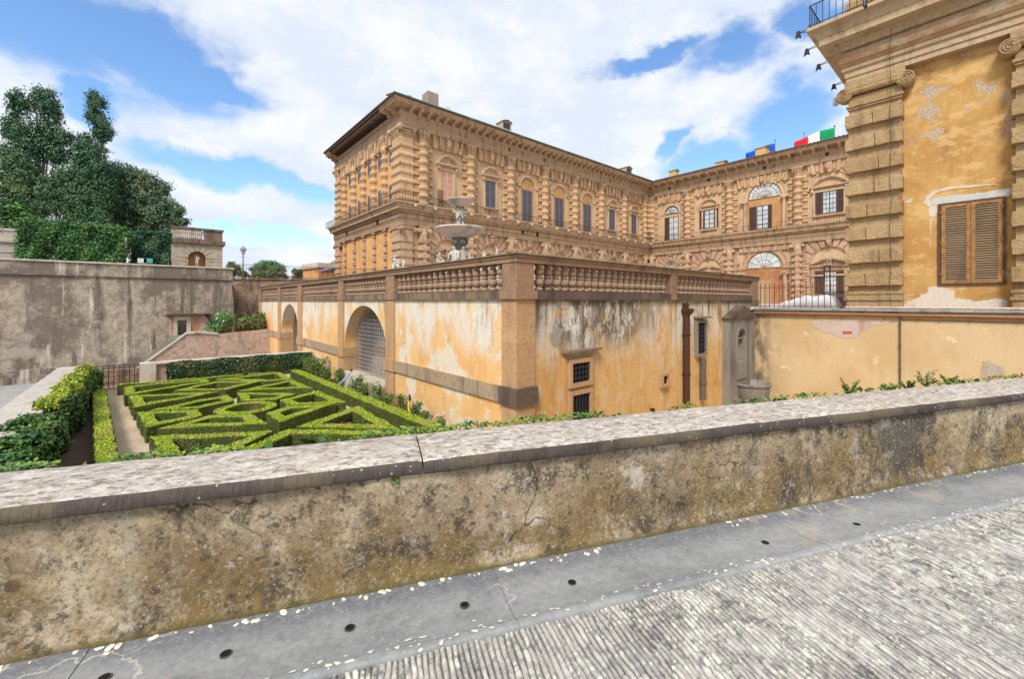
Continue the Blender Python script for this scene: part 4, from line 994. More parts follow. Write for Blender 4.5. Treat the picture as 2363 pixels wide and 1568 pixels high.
spots = [(9.2+(17.1-9.2)*(i+.5)/20, 9.62) for i in range(20)]+[(17.85+(26.4-17.85)*(i+.5)/20, 9.62) for i in range(20)]
n0 = 17; spots += [(8.48, gaps[0][0]+(gaps[0][1]-gaps[0][0])*(i+.5)/n0) for i in range(n0)]
n1 = 14; spots += [(8.48, gaps[1][0]+(gaps[1][1]-gaps[1][0])*(i+.5)/n1) for i in range(n1)]
n2 = 19; spots += [(8.48, gaps[2][0]+(gaps[2][1]-gaps[2][0])*(i+.5)/n2) for i in range(n2)]
for (x, y) in spots[:100]:
    o = link('baluster', balm, ter, (x, y, 0)); 
rest = [s_ for s_ in spots[100:]]
for k, nn in ((3, 13), (4, 14)): rest += [(8.48, gaps[k][0]+(gaps[k][1]-gaps[k][0])*(i+.5)/nn) for i in range(nn)]
b = MB(); [b.lathe(x, y, prof, 12) for x, y in rest]; q = b.build('distant_baluster', BALU, ter, True); q['kind'] = 'stuff'
# things on the front wall, measured on the wall
c7 = crop(1780, 900, .4232)
def fp(X, Y):
    px, py = c7(X, Y); U, d = onV(px, 9.39); return U, zz(py, d)
def fu(X): return fp(X, 0)[0]
def fz(X, Y): return fp(X, Y)[1]
def framebox(mb, X0, X1, Y0, Y1, o0, o1, fr=FRt): fr.box(mb, fu(X0), fu(X1), fz((X0+X1)/2, Y1), fz((X0+X1)/2, Y0), o0, o1)
# barred openings
def barred(X0, X1, Y0, Y1, nv, nh, name='barred_window', m=PIERM, rim=None, bars=IRON, shade=DARKW):
    a0, a1 = fu(X0), fu(X1); z0, z1 = fz((X0+X1)/2, Y1), fz((X0+X1)/2, Y0); t = rim or .14
    mb = MB()
    for q in ((a0-t, a0, z0-t, z1+t), (a1, a1+t, z0-t, z1+t), (a0, a1, z0-t, z0), (a0, a1, z1, z1+t)): FRt.box(mb, *q, -.1, .16)
    w = mb.build(name, m, ter); mb = MB(); FRt.box(mb, a0+.002, a1-.002, z0+.002, z1-.002, .004, .065); mb.build('dark_opening', shade, w)
    mb = MB()
    for i in range(nv): a = a0+(a1-a0)*(i+.5)/nv if nh == 0 else a0+(a1-a0)*(i+1)/(nv+1); mb.tube(FRt.P(a, z0, .12), FRt.P(a, z1, .12), .018, 5)
    for j in range(nh): z = z0+(z1-z0)*(j+1)/(nh+1); mb.tube(FRt.P(a0, z, .125), FRt.P(a1, z, .125), .018, 5)
    if nv: mb.build('bars', bars, w)
    return w, (a0, a1, z0, z1)
w, _ = barred(648, 798, 955, 1122, 4, 3)
w, _ = barred(648, 798, 1222, 1560, 6, 0, 'barred_doorway')
m = MB(); framebox(m, 590, 850, 905, 1700, .0, .05); m.build('door_surround', stone('surround_plaster', (.56,.33,.14), (.50,.29,.12), (.3,.2,.12), 6, .1, .5), ter)
m = MB(); FRt.box(m, fu(575), fu(880), fz(720, 862), fz(720, 843), 0, .26); q = m.build('stone_hood', PLIN, ter); rough_up(q, .15, .015, .2)
barred(1422, 1460, 1068, 1138, 0, 0, 'vent_hole', PIERM, .12)
barred(1716, 1783, 618, 878, 3, 6, 'barred_window', GREYS, .12)
m = MB(); FRt.box(m, fu(1700), fu(1808), fz(1755, 577), fz(1755, 566), 0, .3); q = m.build('stone_hood', PLIN, ter)
for X0, X1, Y0, Y1, mm, nm in ((1601, 1630, 500, 1330, PIPER, 'downpipe'), (1745, 1769, 950, 1330, PIPEB, 'downpipe')):
    a = fu((X0+X1)/2); r = (fu(X1)-fu(X0))/2; m = MB(); zt = fz(1615, Y0); m.tube(FRt.P(a, G0, .14), FRt.P(a, zt, .14), r, 12)
    for z in (zt-1.2, zt-3.0): m.tube(FRt.P(a, z, .14), FRt.P(a, z+.07, .14), r*1.25, 12)
    if mm is PIPER:
        FRt.box(m, a-.22, a+.18, zt-.1, zt+.02, .0, .40); m.hexa([FRt.P(a-.1,zt-.35,.05), FRt.P(a+.1,zt-.35,.05), FRt.P(a+.1,zt-.35,.22), FRt.P(a-.1,zt-.35,.22)], [FRt.P(a-.24,zt-.1,.0), FRt.P(a+.2,zt-.1,.0), FRt.P(a+.2,zt-.1,.42), FRt.P(a-.24,zt-.1,.42)]); FRt.box(m, a-.13, a+.09, zt+.02, zt+.28, 0, .2)
    m.build(nm, mm, ter)
patch(ter, FRt, [fp(*q) for q in ((490, 700), (560, 660), (600, 670), (580, 720), (555, 800), (525, 830), (495, 800), (480, 740))], .002, stone('grey_mend', (.36,.32,.27), (.30,.27,.23), (.2,.18,.15), 6, .1, .3), 'cement_patch', .03, .008)
patch(ter, FRt, [fp(*q) for q in ((575, 435), (640, 440), (655, 480), (600, 500), (572, 490))], .002, BRICK, 'bare_brick_patch', .02, .008)
# ------------------------------------------------------------------ wall fountain in the corner
a0, a1 = fu(1945), fu(2165); am = (a0+a1)/2; zb = GY; ze = fz(2058, 572); zp = fz(2058, 470); dep = .34
wf = thing('wall_fountain', (am, 9.2, G0), 'grey stone wall fountain with small pediment, niche and basin in the corner of the yard', 'fountain')
m = MB(); nw = (fu(2083)-fu(2015))/2; nc = (fu(2083)+fu(2015))/2; zn1 = fz(2050, 665); zn0 = fz(2050, 1085)
FRt.box(m, a0, nc-nw, zb, ze, 0, dep); FRt.box(m, nc+nw, a1, zb, ze, 0, dep); FRt.box(m, nc-nw, nc+nw, zb, zn0, 0, dep)
A = arc(nw, math.pi, 0, 12, nc, zn1-nw)
for i in range(12): FRt.poly(m, [A[i], A[i+1], (A[i+1][0], ze), (A[i][0], ze)], 0, dep)
q = m.build('niche_slab', GREYS, wf)
m = MB(); A1 = arc(nw+.16, math.pi, 0, 12, nc, zn1-nw); 
for i in range(12): FRt.poly(m, [A[i], A[i+1], A1[i+1], A1[i]], dep, dep+.05)
FRt.box(m, nc-nw-.16, nc-nw, zn0, zn1-nw, dep, dep+.05); FRt.box(m, nc+nw, nc+nw+.16, zn0, zn1-nw, dep, dep+.05); FRt.box(m, nc-nw, nc+nw, zn1-nw-.04, zn1-nw+.03, .1, dep-.1)
FRt.box(m, nc-nw+.05, nc+nw-.1, zn0, zn0+.9, .02, .4); m.build('niche_trim', GREYS, wf)
m = MB(); FRt.poly(m, [(a0-.15, ze), (a1+.15, ze), (am, zp)], 0, dep+.12); m.build('pediment', DARKP, wf)
m = MB(); bc = at(1736, 22.75); zr = -4.40
m.lathe(bc[0], bc[1], [(.55, GY), (.62, GY+.2), (.9, zr-.75), (.98, zr-.25), (1.0, zr-.14), (1.08, zr-.1), (1.1, zr), (.98, zr+.01), (.92, zr-.05), (.8, zr-.4), (.1, zr-.5)], 28, 1, .85); m.build('basin', GREYS, wf, True)
# ================================================================== TAN YARD WALL, PIPE, FENCE
TW = 26.5
tan = thing('yard_wall', (TW, 0, G0), 'tan plastered yard wall with a copper gutter pipe, below the mustard palace corner', 'wall')
b = MB(); b.box(TW, 27.3, -26, 9.38, GY, -.62); b.build('wall', PL_T, tan)
b = MB()
v = 9.3
while v > -26: L = random.uniform(.9, 1.9); b.box(TW-.16, 27.34, v-L+.01, v, -.47, -.36); v -= L
q = b.build('coping', stone('slate_coping', (.34,.37,.34), (.28,.30,.28), (.12,.12,.11), 6, .6, .6), tan); rough_up(q, .3, .02, .3)
b = MB(); b.box(TW-.02, 27.3, -26, 9.3, -.618, -.475); b.build('rubble_course', stone('rubble_course', (.45,.34,.26), (.56,.46,.38), (.2,.14,.11), 5, .3, .7), tan)
b = MB(); b.tube((TW-.14, 9.3, -.66), (TW-.14, -26, -.60), .075, 12)
for v in (7.0, 4.2, 1.6, -1.6, -4.5): b.tube((TW-.14, v, -.65), (TW-.14, v+.12, -.65), .105, 12)
for v in (8.2, 6.3, 5.2, 3.6, 2.4, .8, -.5, -2.6): b.tube((TW-.14, v, -.7), (TW-.02, v, -.85), .02, 5); b.tube((TW-.14, v, -.7), (TW-.14, v, -.82), .025, 5)
b.build('gutter_pipe', COPPER, tan)
vv, _ = onU(2077, TW-.04)
b = MB(); b.tube((TW-.06, vv, -.62), (TW-.06, vv, GY), .035, 8); 
for z in (-1.1, -2.1, -3.2): b.tube((TW-.06, vv, z), (TW-.06, vv, z+.06), .055, 8)
b.build('down_pipe', PIPEB, tan)
b = MB(); b.tube((TW-.03, vv, -.86), (TW-.03, -20, -.86), .014, 5); b.build('cable', PIPEB, tan)
b = MB(); b.tube((27.0, 5.2, -.30), (27.0, -26, -.30), .05, 8); b.build('conduit', plain('conduit_pale', (.62,.42,.34)), tan)
c6 = crop(2550, 900, .3827)
def tp(X, Y): px, py = c6(X, Y); V, d = onU(px, TW); return V, zz(py, d)
FT = Fr((TW, 0), (0, 1), (-1, 0))
patch(tan, FT, [tp(*q) for q in ((960, 662), (1200, 655), (1770, 668), (1700, 690), (1560, 705), (1480, 735), (1440, 770), (1380, 830), (1240, 825), (1160, 785), (1060, 765), (985, 720))], 0, stone('bare_render_rosy', (.60,.50,.44), (.50,.38,.32), (.38,.2,.15), 9, .3, .7), jag=.035)
patch(tan, FT, [tp(*q) for q in ((1255, 762), (1345, 765), (1340, 788), (1260, 788))], .012, plain('brick_red', (.42,.10,.04)), 'bare_brick', .008)
c3b = crop(2400, 1300, .5425)
def tp2(X, Y): px, py = c3b(X, Y); V, d = onU(px, TW); return V, zz(py, d)
patch(tan, FT, [tp2(*q) for q in ((2085, 0), (2130, -5), (2160, 15), (2230, 40), (2225, 110), (2085, 110))], 0, stone('stone_infill', (.5,.42,.32), (.42,.34,.25), (.2,.15,.1), 6, .3, .5), 'bare_patch')
# iron fence on the wall
b = MB(); v = 9.1; fz0 = -.36
b.tube((26.9, 9.2, .78), (26.9, 5.15, .78), .02, 5); b.tube((26.9, 9.2, -.25), (26.9, 5.15, -.25), .015, 5)
i = 0
while v > 5.2:
    b.tube((26.9, v, fz0), (26.9, v, .95), .02, 5); b.tube((26.9, v, .9), (26.9, v, 1.05), .035, 5, .004)
    v -= .27 if i > 5 else .24; i += 1
tag(b.build('iron_fence', IRONR), 'rusty red iron fence with spear tips standing on the tan yard wall', 'fence')
# lumpy tarpaulin heap behind the fence
xs = np.linspace(0, 1, 44); ys = np.linspace(0, 1, 26); X, Y = np.meshgrid(xs, ys, indexing='ij')
Z = np.clip(np.minimum((1-X)*9, 1)*np.minimum(X*1.9, 1), 0, 1)*np.clip(Y*14, 0, 1)**.5*np.clip((1-Y)*14, 0, 1)**.5
Z = -.42+Z*(.70+.03*np.sin(X*31+Y*9))+.07*np.abs(np.sin(X*13+Y*4+.6*np.sin(Y*5)))**3*Z-.05*np.abs(np.sin(X*23-Y*7))**4*Z
tarp = grid_mesh('tarpaulin', xs, ys, Z, CLOTHW, fn=lambda a, b_, z: np.stack([27.7+b_*3.0, 9.2-a*3.7+.05*np.sin(b_*20), z], -1))
sm = tarp.modifiers.new('t', 'SOLIDIFY'); sm.thickness = .02
tag(tarp, 'white tarpaulin draped over a heap behind the rusty iron fence', 'tarpaulin')
# freestanding iron gate frame
g = thing('gate_frame', (29.2, 6.2, -.5), 'tall dark iron gate frame rising behind the white tarpaulin heap', 'gate')
def gt(px, U=29.2): return onU(px, U)[0]
p0, p1 = c6(1050, 110)[0], c6(1290, 110)[0]; q0, q1 = gt(c6(1082, 0)[0]), gt(c6(1135, 0)[0])
def gz(X, Y): px, py = c6(X, Y); return zz(py, onU(px, 29.2)[1])
m = MB(); 
for v in (q0, q1): m.box(29.18, 29.22, v-.03, v+.03, -.5, gz(1100, 145))
m.box(29.17, 29.23, q1-.04, q0+.04, gz(1100, 155), gz(1100, 145)); m.box(29.17, 29.23, q1-.04, q0+.04, gz(1100, 195), gz(1100, 188)); m.build('post', IRON, g)
m = MB(); v2 = gt(c6(1275, 0)[0]); z2 = gz(1160, 115)
for dz in (0, -.2): m.tube((29.2, q0+.15, z2+dz), (29.2, v2, z2+dz+.06), .015, 4)
for i in range(9): v = q0+.15+(v2-q0-.15)*i/8; m.tube((29.2, v, z2-.25), (29.2, v+.05, z2+.25), .012, 4)
for i in range(12): z = gz(1060, 140)-i*.28; m.path([(29.2, q0+.02, z), (29.2, q0+.16, z+.05), (29.2, q0+.22, z+.16)], .012, 4)
m.build('spikes', IRON, g)
b = MB(); vq = gt(c6(1200, 0)[0])
for i in range(22): b.tube((28.8, vq+.55-i*.06, -.5), (28.8, vq+.55-i*.06, .55), .018, 4)
b.tube((28.8, vq+.6, .55), (28.8, vq-.8, .55), .02, 5); b.build('bar_panel', IRON, g)
# ================================================================== FOUNTAIN AND PUTTI
fc = at(1061, 30.0); FX, FY = fc[0], fc[1]
fo = thing('marble_fountain', (FX, FY, 0), 'tall white marble fountain of two stacked bowls carried by figures, on the terrace', 'fountain')
def fzv(py): return zz(py, 30.0)
m = MB(); zt = fzv(463); R2 = 30.5/968*30
m.lathe(FX, FY, [(.25, zt-.48), (.42, zt-.44), (.65, zt-.33), (.84, zt-.17), (R2-.03, zt-.07), (R2+.03, zt-.06), (R2+.04, zt+.0), (R2, zt+.03), (R2-.06, zt+.01), (.7, zt-.2), (.05, zt-.25)], 36); m.build('upper_bowl', BASINM, fo, True)
m = MB(); m.tube((FX, FY, zt-.5), (FX, FY, zt+.45), .035, 6); m.ball((FX, FY, zt+.15), .09, 6, 4); m.build('jet_pipe', IRONG, fo)
zl_ = fzv(529); R1 = 57/968*30
m = MB(); m.lathe(FX, FY, [(.5, zl_-.66), (.75, zl_-.62), (1.15, zl_-.46), (1.5, zl_-.24), (R1-.05, zl_-.1), (R1+.02, zl_-.09), (R1+.04, zl_+.0), (R1-.01, zl_+.05), (R1-.12, zl_+.04), (1.3, zl_-.15), (.1, zl_-.3)], 48); m.build('lower_bowl', BASINM, fo, True)
m = MB(); m.lathe(FX, FY, [(.5, -.3), (.45, zl_-2.8), (.38, zl_-2.2), (.40, zl_-1.3), (.56, zl_-.75), (.58, zl_-.64)], 16); m.lathe(FX, FY, [(.25, zl_-.4), (.3, zl_-.1), (.25, zl_+.2), (.2, zt-.9), (.3, zt-.46)], 14); m.build('stem', MARBD, fo, True)
m = MB()
for a in range(6):
    t = a*math.pi/3+.3
    for sg in (-1, 1):
        pts = []
        for i in range(16):
            q = i/15*4.6; r = .18*(1-i/22); ph = t+sg*.0; pts.append((FX+math.cos(ph)*(.56)+(-math.sin(ph))*sg*(r*math.cos(q)-.02), FY+math.sin(ph)*(.56)+math.cos(ph)*sg*(r*math.cos(q)-.02), zl_-1.02+r*math.sin(q)))
        m.path(pts, .05, 5)
m.build('scroll', stone('scroll_marble', (.50,.42,.34), (.42,.34,.28), (.2,.15,.12), 8, .1, .5), fo)
def person(kind, root, loc, rot, scale, m, name):
    """continuous stone figure over a posed skeleton, facing +x, about 1.7 high before scaling"""
    if kind == 'stand':
        V = [(0,0,.92),(0,0,1.12),(.02,0,1.34),(.02,0,1.47),(.05,0,1.56),(.05,0,1.66),(0,.19,1.36),(.05,.30,1.15),(.2,.26,.98),(0,-.19,1.36),(.10,-.24,1.6),(.08,-.12,1.80),(.02,.11,.86),(.10,.13,.48),(.02,.13,.08),(.14,.14,.04),(-.02,-.11,.86),(.0,-.14,.46),(-.08,-.13,.08),(.05,-.15,.04)]
        E = [(0,1),(1,2),(2,3),(3,4),(4,5),(2,6),(6,7),(7,8),(2,9),(9,10),(10,11),(0,12),(12,13),(13,14),(14,15),(0,16),(16,17),(17,18),(18,19)]
        Rr = [.15,.13,.16,.06,.10,.09,.07,.05,.035,.07,.05,.035,.11,.08,.05,.035,.11,.08,.05,.035]
    elif kind == 'sit':
        V = [(0,0,.30),(0,0,.48),(.04,0,.68),(.06,0,.80),(.10,0,.90),(.10,0,1.0),(.04,.17,.68),(.14,.24,.50),(.30,.16,.42),(.04,-.17,.68),(.22,-.24,.74),(.34,-.20,.92),(.06,.11,.28),(.36,.16,.36),(.40,.17,.06),(.50,.18,.03),(.06,-.11,.28),(.34,-.16,.28),(.46,-.12,.05),(.56,-.13,.03)]
        E = [(0,1),(1,2),(2,3),(3,4),(4,5),(2,6),(6,7),(7,8),(2,9),(9,10),(10,11),(0,12),(12,13),(13,14),(14,15),(0,16),(16,17),(17,18),(18,19)]
        Rr = [.16,.14,.14,.06,.11,.09,.07,.05,.04,.07,.05,.04,.11,.08,.05,.035,.11,.08,.05,.035]
    else:   # satyr torso crouched with a scaly tail mass
        V = [(0,0,.75),(.08,0,1.0),(.16,0,1.25),(.16,0,1.38),(.22,0,1.48),(.22,0,1.58),(.14,.24,1.26),(.22,.36,1.0),(.30,.28,.78),(.14,-.24,1.26),(.26,-.36,1.05),(.30,-.3,.85),(.10,.2,.62),(.36,.24,.60),(.24,.26,.2),(.5,.3,.05),(.10,-.2,.62),(.38,-.22,.55),(.26,-.26,.18),(.5,-.32,.05)]
        E = [(0,1),(1,2),(2,3),(3,4),(4,5),(2,6),(6,7),(7,8),(2,9),(9,10),(10,11),(0,12),(12,13),(13,14),(14,15),(0,16),(16,17),(17,18),(18,19)]
        Rr = [.2,.18,.2,.08,.13,.11,.09,.07,.05,.09,.07,.05,.15,.12,.09,.06,.15,.12,.09,.06]
    return skin(name, V, E, Rr, m, root, loc, 2, rot, scale)
cam_dir = math.atan2(-FY, -FX)
for i, a in enumerate((-.75, .45, 1.6, 2.8, -2.1)):
    t = cam_dir+a; person('satyr', fo, (FX+math.cos(t)*.36, FY+math.sin(t)*.36, zl_-1.15-1.69*1.25), t, 1.25, MARB, 'figure')
for i, a in enumerate((-.9, .5, 2.0, 3.4)):
    t = cam_dir+a; person('stand', fo, (FX+math.cos(t)*.17, FY+math.sin(t)*.17, zl_-.0), t, .92, MARB, 'figure')
m = MB()
for i in range(26): t = cam_dir-1.2+i*.1; m.ball((FX+math.cos(t)*.42, FY+math.sin(t)*.42, zl_+.85-.25*math.sin(i/25*math.pi*2)**2), .055, 5, 3)
m.build('garland', plain('garland_blue', (.06,.10,.16)), fo)
m = MB(); m.lathe(FX, FY, [(4.2, -.1), (4.2, .75), (4.3, .85), (4.3, 1.0), (3.95, 1.0), (3.95, .1)], 40); m.build('pool_rim', BASINM, fo, True)
lab = {923:('white stone putto seated high on the left, leftmost above the balustrade','sit'), 907:('','sit')}
putti = [(911, 586, 622, 28, 'sit', .3, 'white stone putto seated on a block, leftmost above the balustrade', 1.25),
         (931, 598, 618, 27, 'stand', -.5, 'white stone putto with one arm raised, second from the left above the balustrade', .75),
         (1012, 580, 612, 26, 'sit', .9, 'white stone putto leaning over, left of the marble fountain stem', 1.35),
         (1118, 578, 598, 26.5, 'sit', -.9, 'white stone putto lying low just right of the marble fountain', .95),
         (1147, 569, 592, 27, 'stand', 0, 'mossy stone putto standing upright nearest the balustrade corner', .62),
         (1222, 576, 590, 28, 'sit', 1.2, 'small mossy stone putto whose head shows right of the balustrade corner', .8)]
for px, y0, y1, d, k, r, lb, sc_ in putti:
    x, y, _ = at(px, d); z1 = zz(y1+4, d); h = zz(y0, d)-z1; s_ = h/(1.72 if k == 'stand' else 1.08)
    t = thing('putto_statue', (x, y, 0), lb, 'statue', 'stone putti round the fountain pool'); person(k, t, (x, y, z1), cam_dir+r, s_, MARB, 'body')
    m = MB(); m.box(x-.25, x+.25, y-.25, y+.25, .06, z1+.05); m.build('pedestal', MARB, t)
# small dark-and-white pigeons behind the balusters
# two more figures seen between the balusters, standing on the plinth line
for px, nmlab in ((1252, 'black and white pigeon perched between the first two balusters right of the corner'), (1272, 'black and white pigeon perched between the second and third balusters right of the corner')):
    U, d = onV(px, 9.75); t = skin('pigeon', [(0,0,.10),(.05,0,.14),(.09,0,.20),(.105,0,.235),(.14,0,.23),(-.08,0,.08),(-.16,0,.06)], [(0,1),(1,2),(2,3),(3,4),(0,5),(5,6)], [.055,.05,.028,.026,.008,.035,.015], MARB if px > 1260 else MARBD, None, (U, 9.72, .34), 2, -1.5, 1.0)
    tag(t, nmlab, 'pigeon')
# ================================================================== GROUND, GARDEN
def sheet(name, pts, z, m, kind='structure', th=None):
    b = MB(); n = len(pts)
    if th: b.prism(pts, lambda x, y: (x, y, z-th), lambda x, y: (x, y, z))
    else: b.add([(x, y, z) for x, y in pts], [tuple(range(n))])
    o = b.build(name, m); o['kind'] = kind; return o
GRAV = Mat('gravel', .95); c = GRAV.mix(GRAV.noise(.7, .4, .6, 5), (.62,.47,.31), (.54,.39,.25)); c = GRAV.mix(GRAV.mul(GRAV.noise(26, .45, .62, 5, .8), .7), c, (.74,.64,.52)); c = GRAV.mix(GRAV.mul(GRAV.noise(30, .52, .66, 5, .8, (4, 4, 4)), .7), c, (.22,.15,.10)); GRAV.bump(GRAV.noise(24, None, detail=6, rough=.8), 1, .05); GRAV = GRAV.done(c)
SOIL = stone('soil', (.10,.062,.042), (.15,.095,.065), (.045,.03,.02), 8, .3, .7, 1.0)
ASPH = stone('old_asphalt', (.36,.36,.35), (.30,.30,.30), (.16,.155,.15), 3, .2, .6, .5)
ROADD = stone('yard_paving', (.27,.24,.20), (.23,.20,.17), (.12,.11,.09), 2, .2, .6)
sheet('ground', [(-600, -600), (600, -600), (600, 900), (-600, 900)], -6.9, ROADD)
sheet('lower_road', [(-60, 4), (-3.4, 4), (-3.4, 32.2), (30, 32.2), (30, 60), (-60, 60)], -6.48, ASPH, th=.2)
def pre(t, D): return par(t, D)
gar = [(-3.5, 6), pre(-5, 2.9), pre(32, 2.9), (26.6, 0), (26.6, 9.5), (8.3, 9.5), (8.3, 32.3), (-3.5, 32.3)]
gar = [(-3.5, 3.2), (2, 2.4), (8.7, -.5), (8.7, 9.46), (8.6, 9.5), (8.6, 32.3), (-3.5, 32.3)]
sheet('garden_ground', gar, G0, GRAV, th=1.5)
sheet('courtyard_ground', [(27.3, -26), (92.9, -26), (92.9, 56.5), (27.0, 56.5), (27.0, 9.9), (27.3, 9.9)], -.5, PALES)
sheet('yard_ground', [(8.6, .5), (12, -1.9), (26.6, -8.1), (26.6, 9.6), (8.6, 9.6)], GY+.05, GRAV, th=.5)
# box hedges: outer outlines on the clipped top (z = -4.2)
HZ = -4.2
cP = crop(420, 1320, .24545); cQ = crop(800, 1320, .29623)
def hp(c, X, Y): return onZ(*c(X, Y), HZ)
Pp = lambda *a: [hp(cP, *q) for q in a]; Qp = lambda *a: [hp(cQ, *q) for q in a]
hedges = [
 (Pp((497,1015),(2290,940),(830,1610)), 'triangular clipped box hedge nearest the parapet at the front left, around red bedding plants', .40),
 (Pp((303,668),(1190,628),(1240,715),(440,895)), 'small clipped box hedge wedge on the left edge, second from the parapet', .36),
 (Pp((590,915),(1330,716),(1960,690),(2200,835)), 'long pointed box hedge just in front of the round ring hedge', .38),
 (Qp((522,562),(800,482),(1370,447),(690,668)), 'pointed box hedge right of the ring hedge, its blunt end facing the ring', .38),
 (Qp((705,400),(1165,292),(1495,432),(790,472)), 'four-sided box hedge right of the ring, touching the right-hand path', .38),
 (Qp((898,728),(1640,476),(2152,758)), 'large triangular box hedge at the right end with red flowers inside', .42),
 (Qp((182,316),(905,322),(650,398),(232,412)), 'slim box hedge wedge immediately behind the ring hedge', .34),
 (Qp((180,290),(848,160),(1092,256)), 'triangular box hedge behind the ring, near the rose bushes', .34),
 (Qp((-75,152),(700,66),(850,152),(500,176)), 'rearmost box hedge wedge at the right, in front of the ivy wall', .34),
 (Pp((1440,214),(2140,206),(1600,334),(825,348)), 'arrow-shaped box hedge in the middle of the back row', .34),
 (Pp((108,290),(1300,178),(1370,212),(125,418)), 'rearmost box hedge wedge at the left, beside the gravel path', .34),
 (Pp((178,420),(1500,366),(262,596)), 'long triangular box hedge on the left side, third from the parapet', .36),
 (Pp((480,642),(1160,498),(1620,408),(1722,500),(1200,602)), 'low box hedge wedge immediately left of the ring hedge', .34),
 (Qp((790,764),(2290,780),(2500,900),(1500,1200),(-50,1130)), 'box hedge running into the ivy at the foot of the roadside parapet', .42)]
def inset(poly, w):
    n = len(poly); A = sum(poly[i][0]*poly[(i+1)%n][1]-poly[(i+1)%n][0]*poly[i][1] for i in range(n)); sg = 1 if A > 0 else -1; out = []
    L = []
    for i in range(n):
        p, q = Vector(poly[i]), Vector(poly[(i+1) % n]); d = (q-p).normalized(); nrm = Vector((-d.y, d.x))*sg; L.append((p+nrm*w, d))
    for i in range(n):
        p, d = L[i-1]; q, e = L[i]; det = d.x*e.y-d.y*e.x
        if abs(det) < 1e-5: out.append(tuple(q)); continue
        t = ((q.x-p.x)*e.y-(q.y-p.y)*e.x)/det; t = max(-14, min(14, t)); out.append((p.x+d.x*t, p.y+d.y*t))
    return out
def hedge_leaves(segs, zt, zb, dens, size):
    """segs: quads on plan [(a,b,c,d)] with a-b outer edge; returns leaf points on top and on sides"""
    tp_, tn, sp, sn = [], [], [], []
    for quad, edges in segs:
        a, b_, c_, d_ = [np.array(p) for p in quad]
        A = abs(np.cross(b_-a, d_-a))/2+abs(np.cross(b_-c_, d_-c_))/2; n = int(A*dens)
        if n:
            u, v = RNG.random((n, 1)), RNG.random((n, 1)); P = (a*(1-u)+b_*u)*(1-v)+(d_*(1-u)+c_*u)*v
            tp_.append(np.c_[P, zt+RNG.normal(0, .012, n)]); tn.append(np.tile((0, 0, 1.), (n, 1)))
        for (p, q, nn) in edges:
            p = np.array(p); q = np.array(q); L = np.linalg.norm(q-p); n = int(L*(zt-zb)*dens*.8)
            u = RNG.random((n, 1)); P = p*(1-u)+q*u+np.array(nn)*RNG.normal(0, .012, (n, 1)); sp.append(np.c_[P, zb+(zt-zb)*RNG.random(n)]); sn.append(np.tile((*nn, .25), (n, 1)))
    return [np.concatenate(x) if x else np.zeros((0, 3)) for x in (tp_, tn, sp, sn)]
def edge_n(p, q, side):
    d = Vector(q)-Vector(p); d.normalize(); return (d.y*side, -d.x*side)
def build_hedge(outer, inner, label, closed=True, zt=HZ, zb=G0, dens=2300, size=.021, group='clipped box hedges of the parterre', loc=None):
    n = len(outer); cx = sum(p[0] for p in outer)/n; cy = sum(p[1] for p in outer)/n
    t = thing('box_hedge', (cx, cy, zb), label, 'hedge', group); A = sum(outer[i][0]*outer[(i+1)%n][1]-outer[(i+1)%n][0]*outer[i][1] for i in range(n)); sg = 1 if A > 0 else -1
    segs = []; b = MB()
    for i in range(n if closed else n-1):
        j = (i+1) % n; o0, o1, i1, i0 = outer[i], outer[j], inner[j], inner[i]
        segs.append(((o0, o1, i1, i0), [(o0, o1, edge_n(o0, o1, sg)), (i0, i1, edge_n(i0, i1, -sg))]))
        e = .02
        b.hexa([(*p, zb) for p in (o0, o1, i1, i0)], [(*p, zt-e) for p in (o0, o1, i1, i0)])
    core = b.build('core', BOXC, t)
    tp_, tn, sp, sn = hedge_leaves(segs, zt, zb, dens, size)
    # soften the clipped surface with slow waves
    for P in (tp_, sp):
        if len(P): P[:, 2] += .018*np.sin(P[:, 0]*3.1+1)*np.cos(P[:, 1]*2.7); P[:, :2] += .02*np.sin(P[:, [1, 0]]*5)
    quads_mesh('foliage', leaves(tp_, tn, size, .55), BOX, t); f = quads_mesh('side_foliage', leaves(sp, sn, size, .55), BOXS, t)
    return t
for outer, label, w in hedges: build_hedge(outer, inset(outer, w), label)
# ring hedge
rc = hp(cP, 1885, 598); ra = hp(cP, 1413, 640); rb = hp(cP, 2350, 560); Rg = .5*math.hypot(ra[0]-rb[0], ra[1]-rb[1])*.97; rc = ((ra[0]+rb[0])/2, (ra[1]+rb[1])/2)
ro = [(rc[0]+Rg*math.cos(t), rc[1]+Rg*math.sin(t)) for t in np.linspace(0, 2*math.pi, 33)[:-1]]; ri = [(rc[0]+(Rg-.36)*math.cos(t), rc[1]+(Rg-.36)*math.sin(t)) for t in np.linspace(0, 2*math.pi, 33)[:-1]]
build_hedge(ro, ri, 'round ring-shaped box hedge at the centre of the parterre')
def strip(pts, w, label, zt=HZ, group='straight box hedges edging the paths'):
    L = []; Rr = []
    for i, p in enumerate(pts):
        a = Vector(pts[max(0, i-1)]); c = Vector(pts[min(len(pts)-1, i+1)]); d = (c-a).normalized(); nn = Vector((-d.y, d.x))*w/2; L.append((p[0]+nn.x, p[1]+nn.y)); Rr.append((p[0]-nn.x, p[1]-nn.y))
    build_hedge(Rr, L, label, closed=False, zt=zt, group=group)
cC = crop(0, 1200, .38087)
hl = [hp(cC, 937, 535), hp(cC, 965, 800), hp(cC, 1010, 1225)]; d_ = Vector(hl[2])-Vector(hl[1]); hl.append((hl[2][0]+d_.x, hl[2][1]+d_.y))
strip(hl, .42, 'straight narrow box hedge between the bare soil strip and the gravel path')
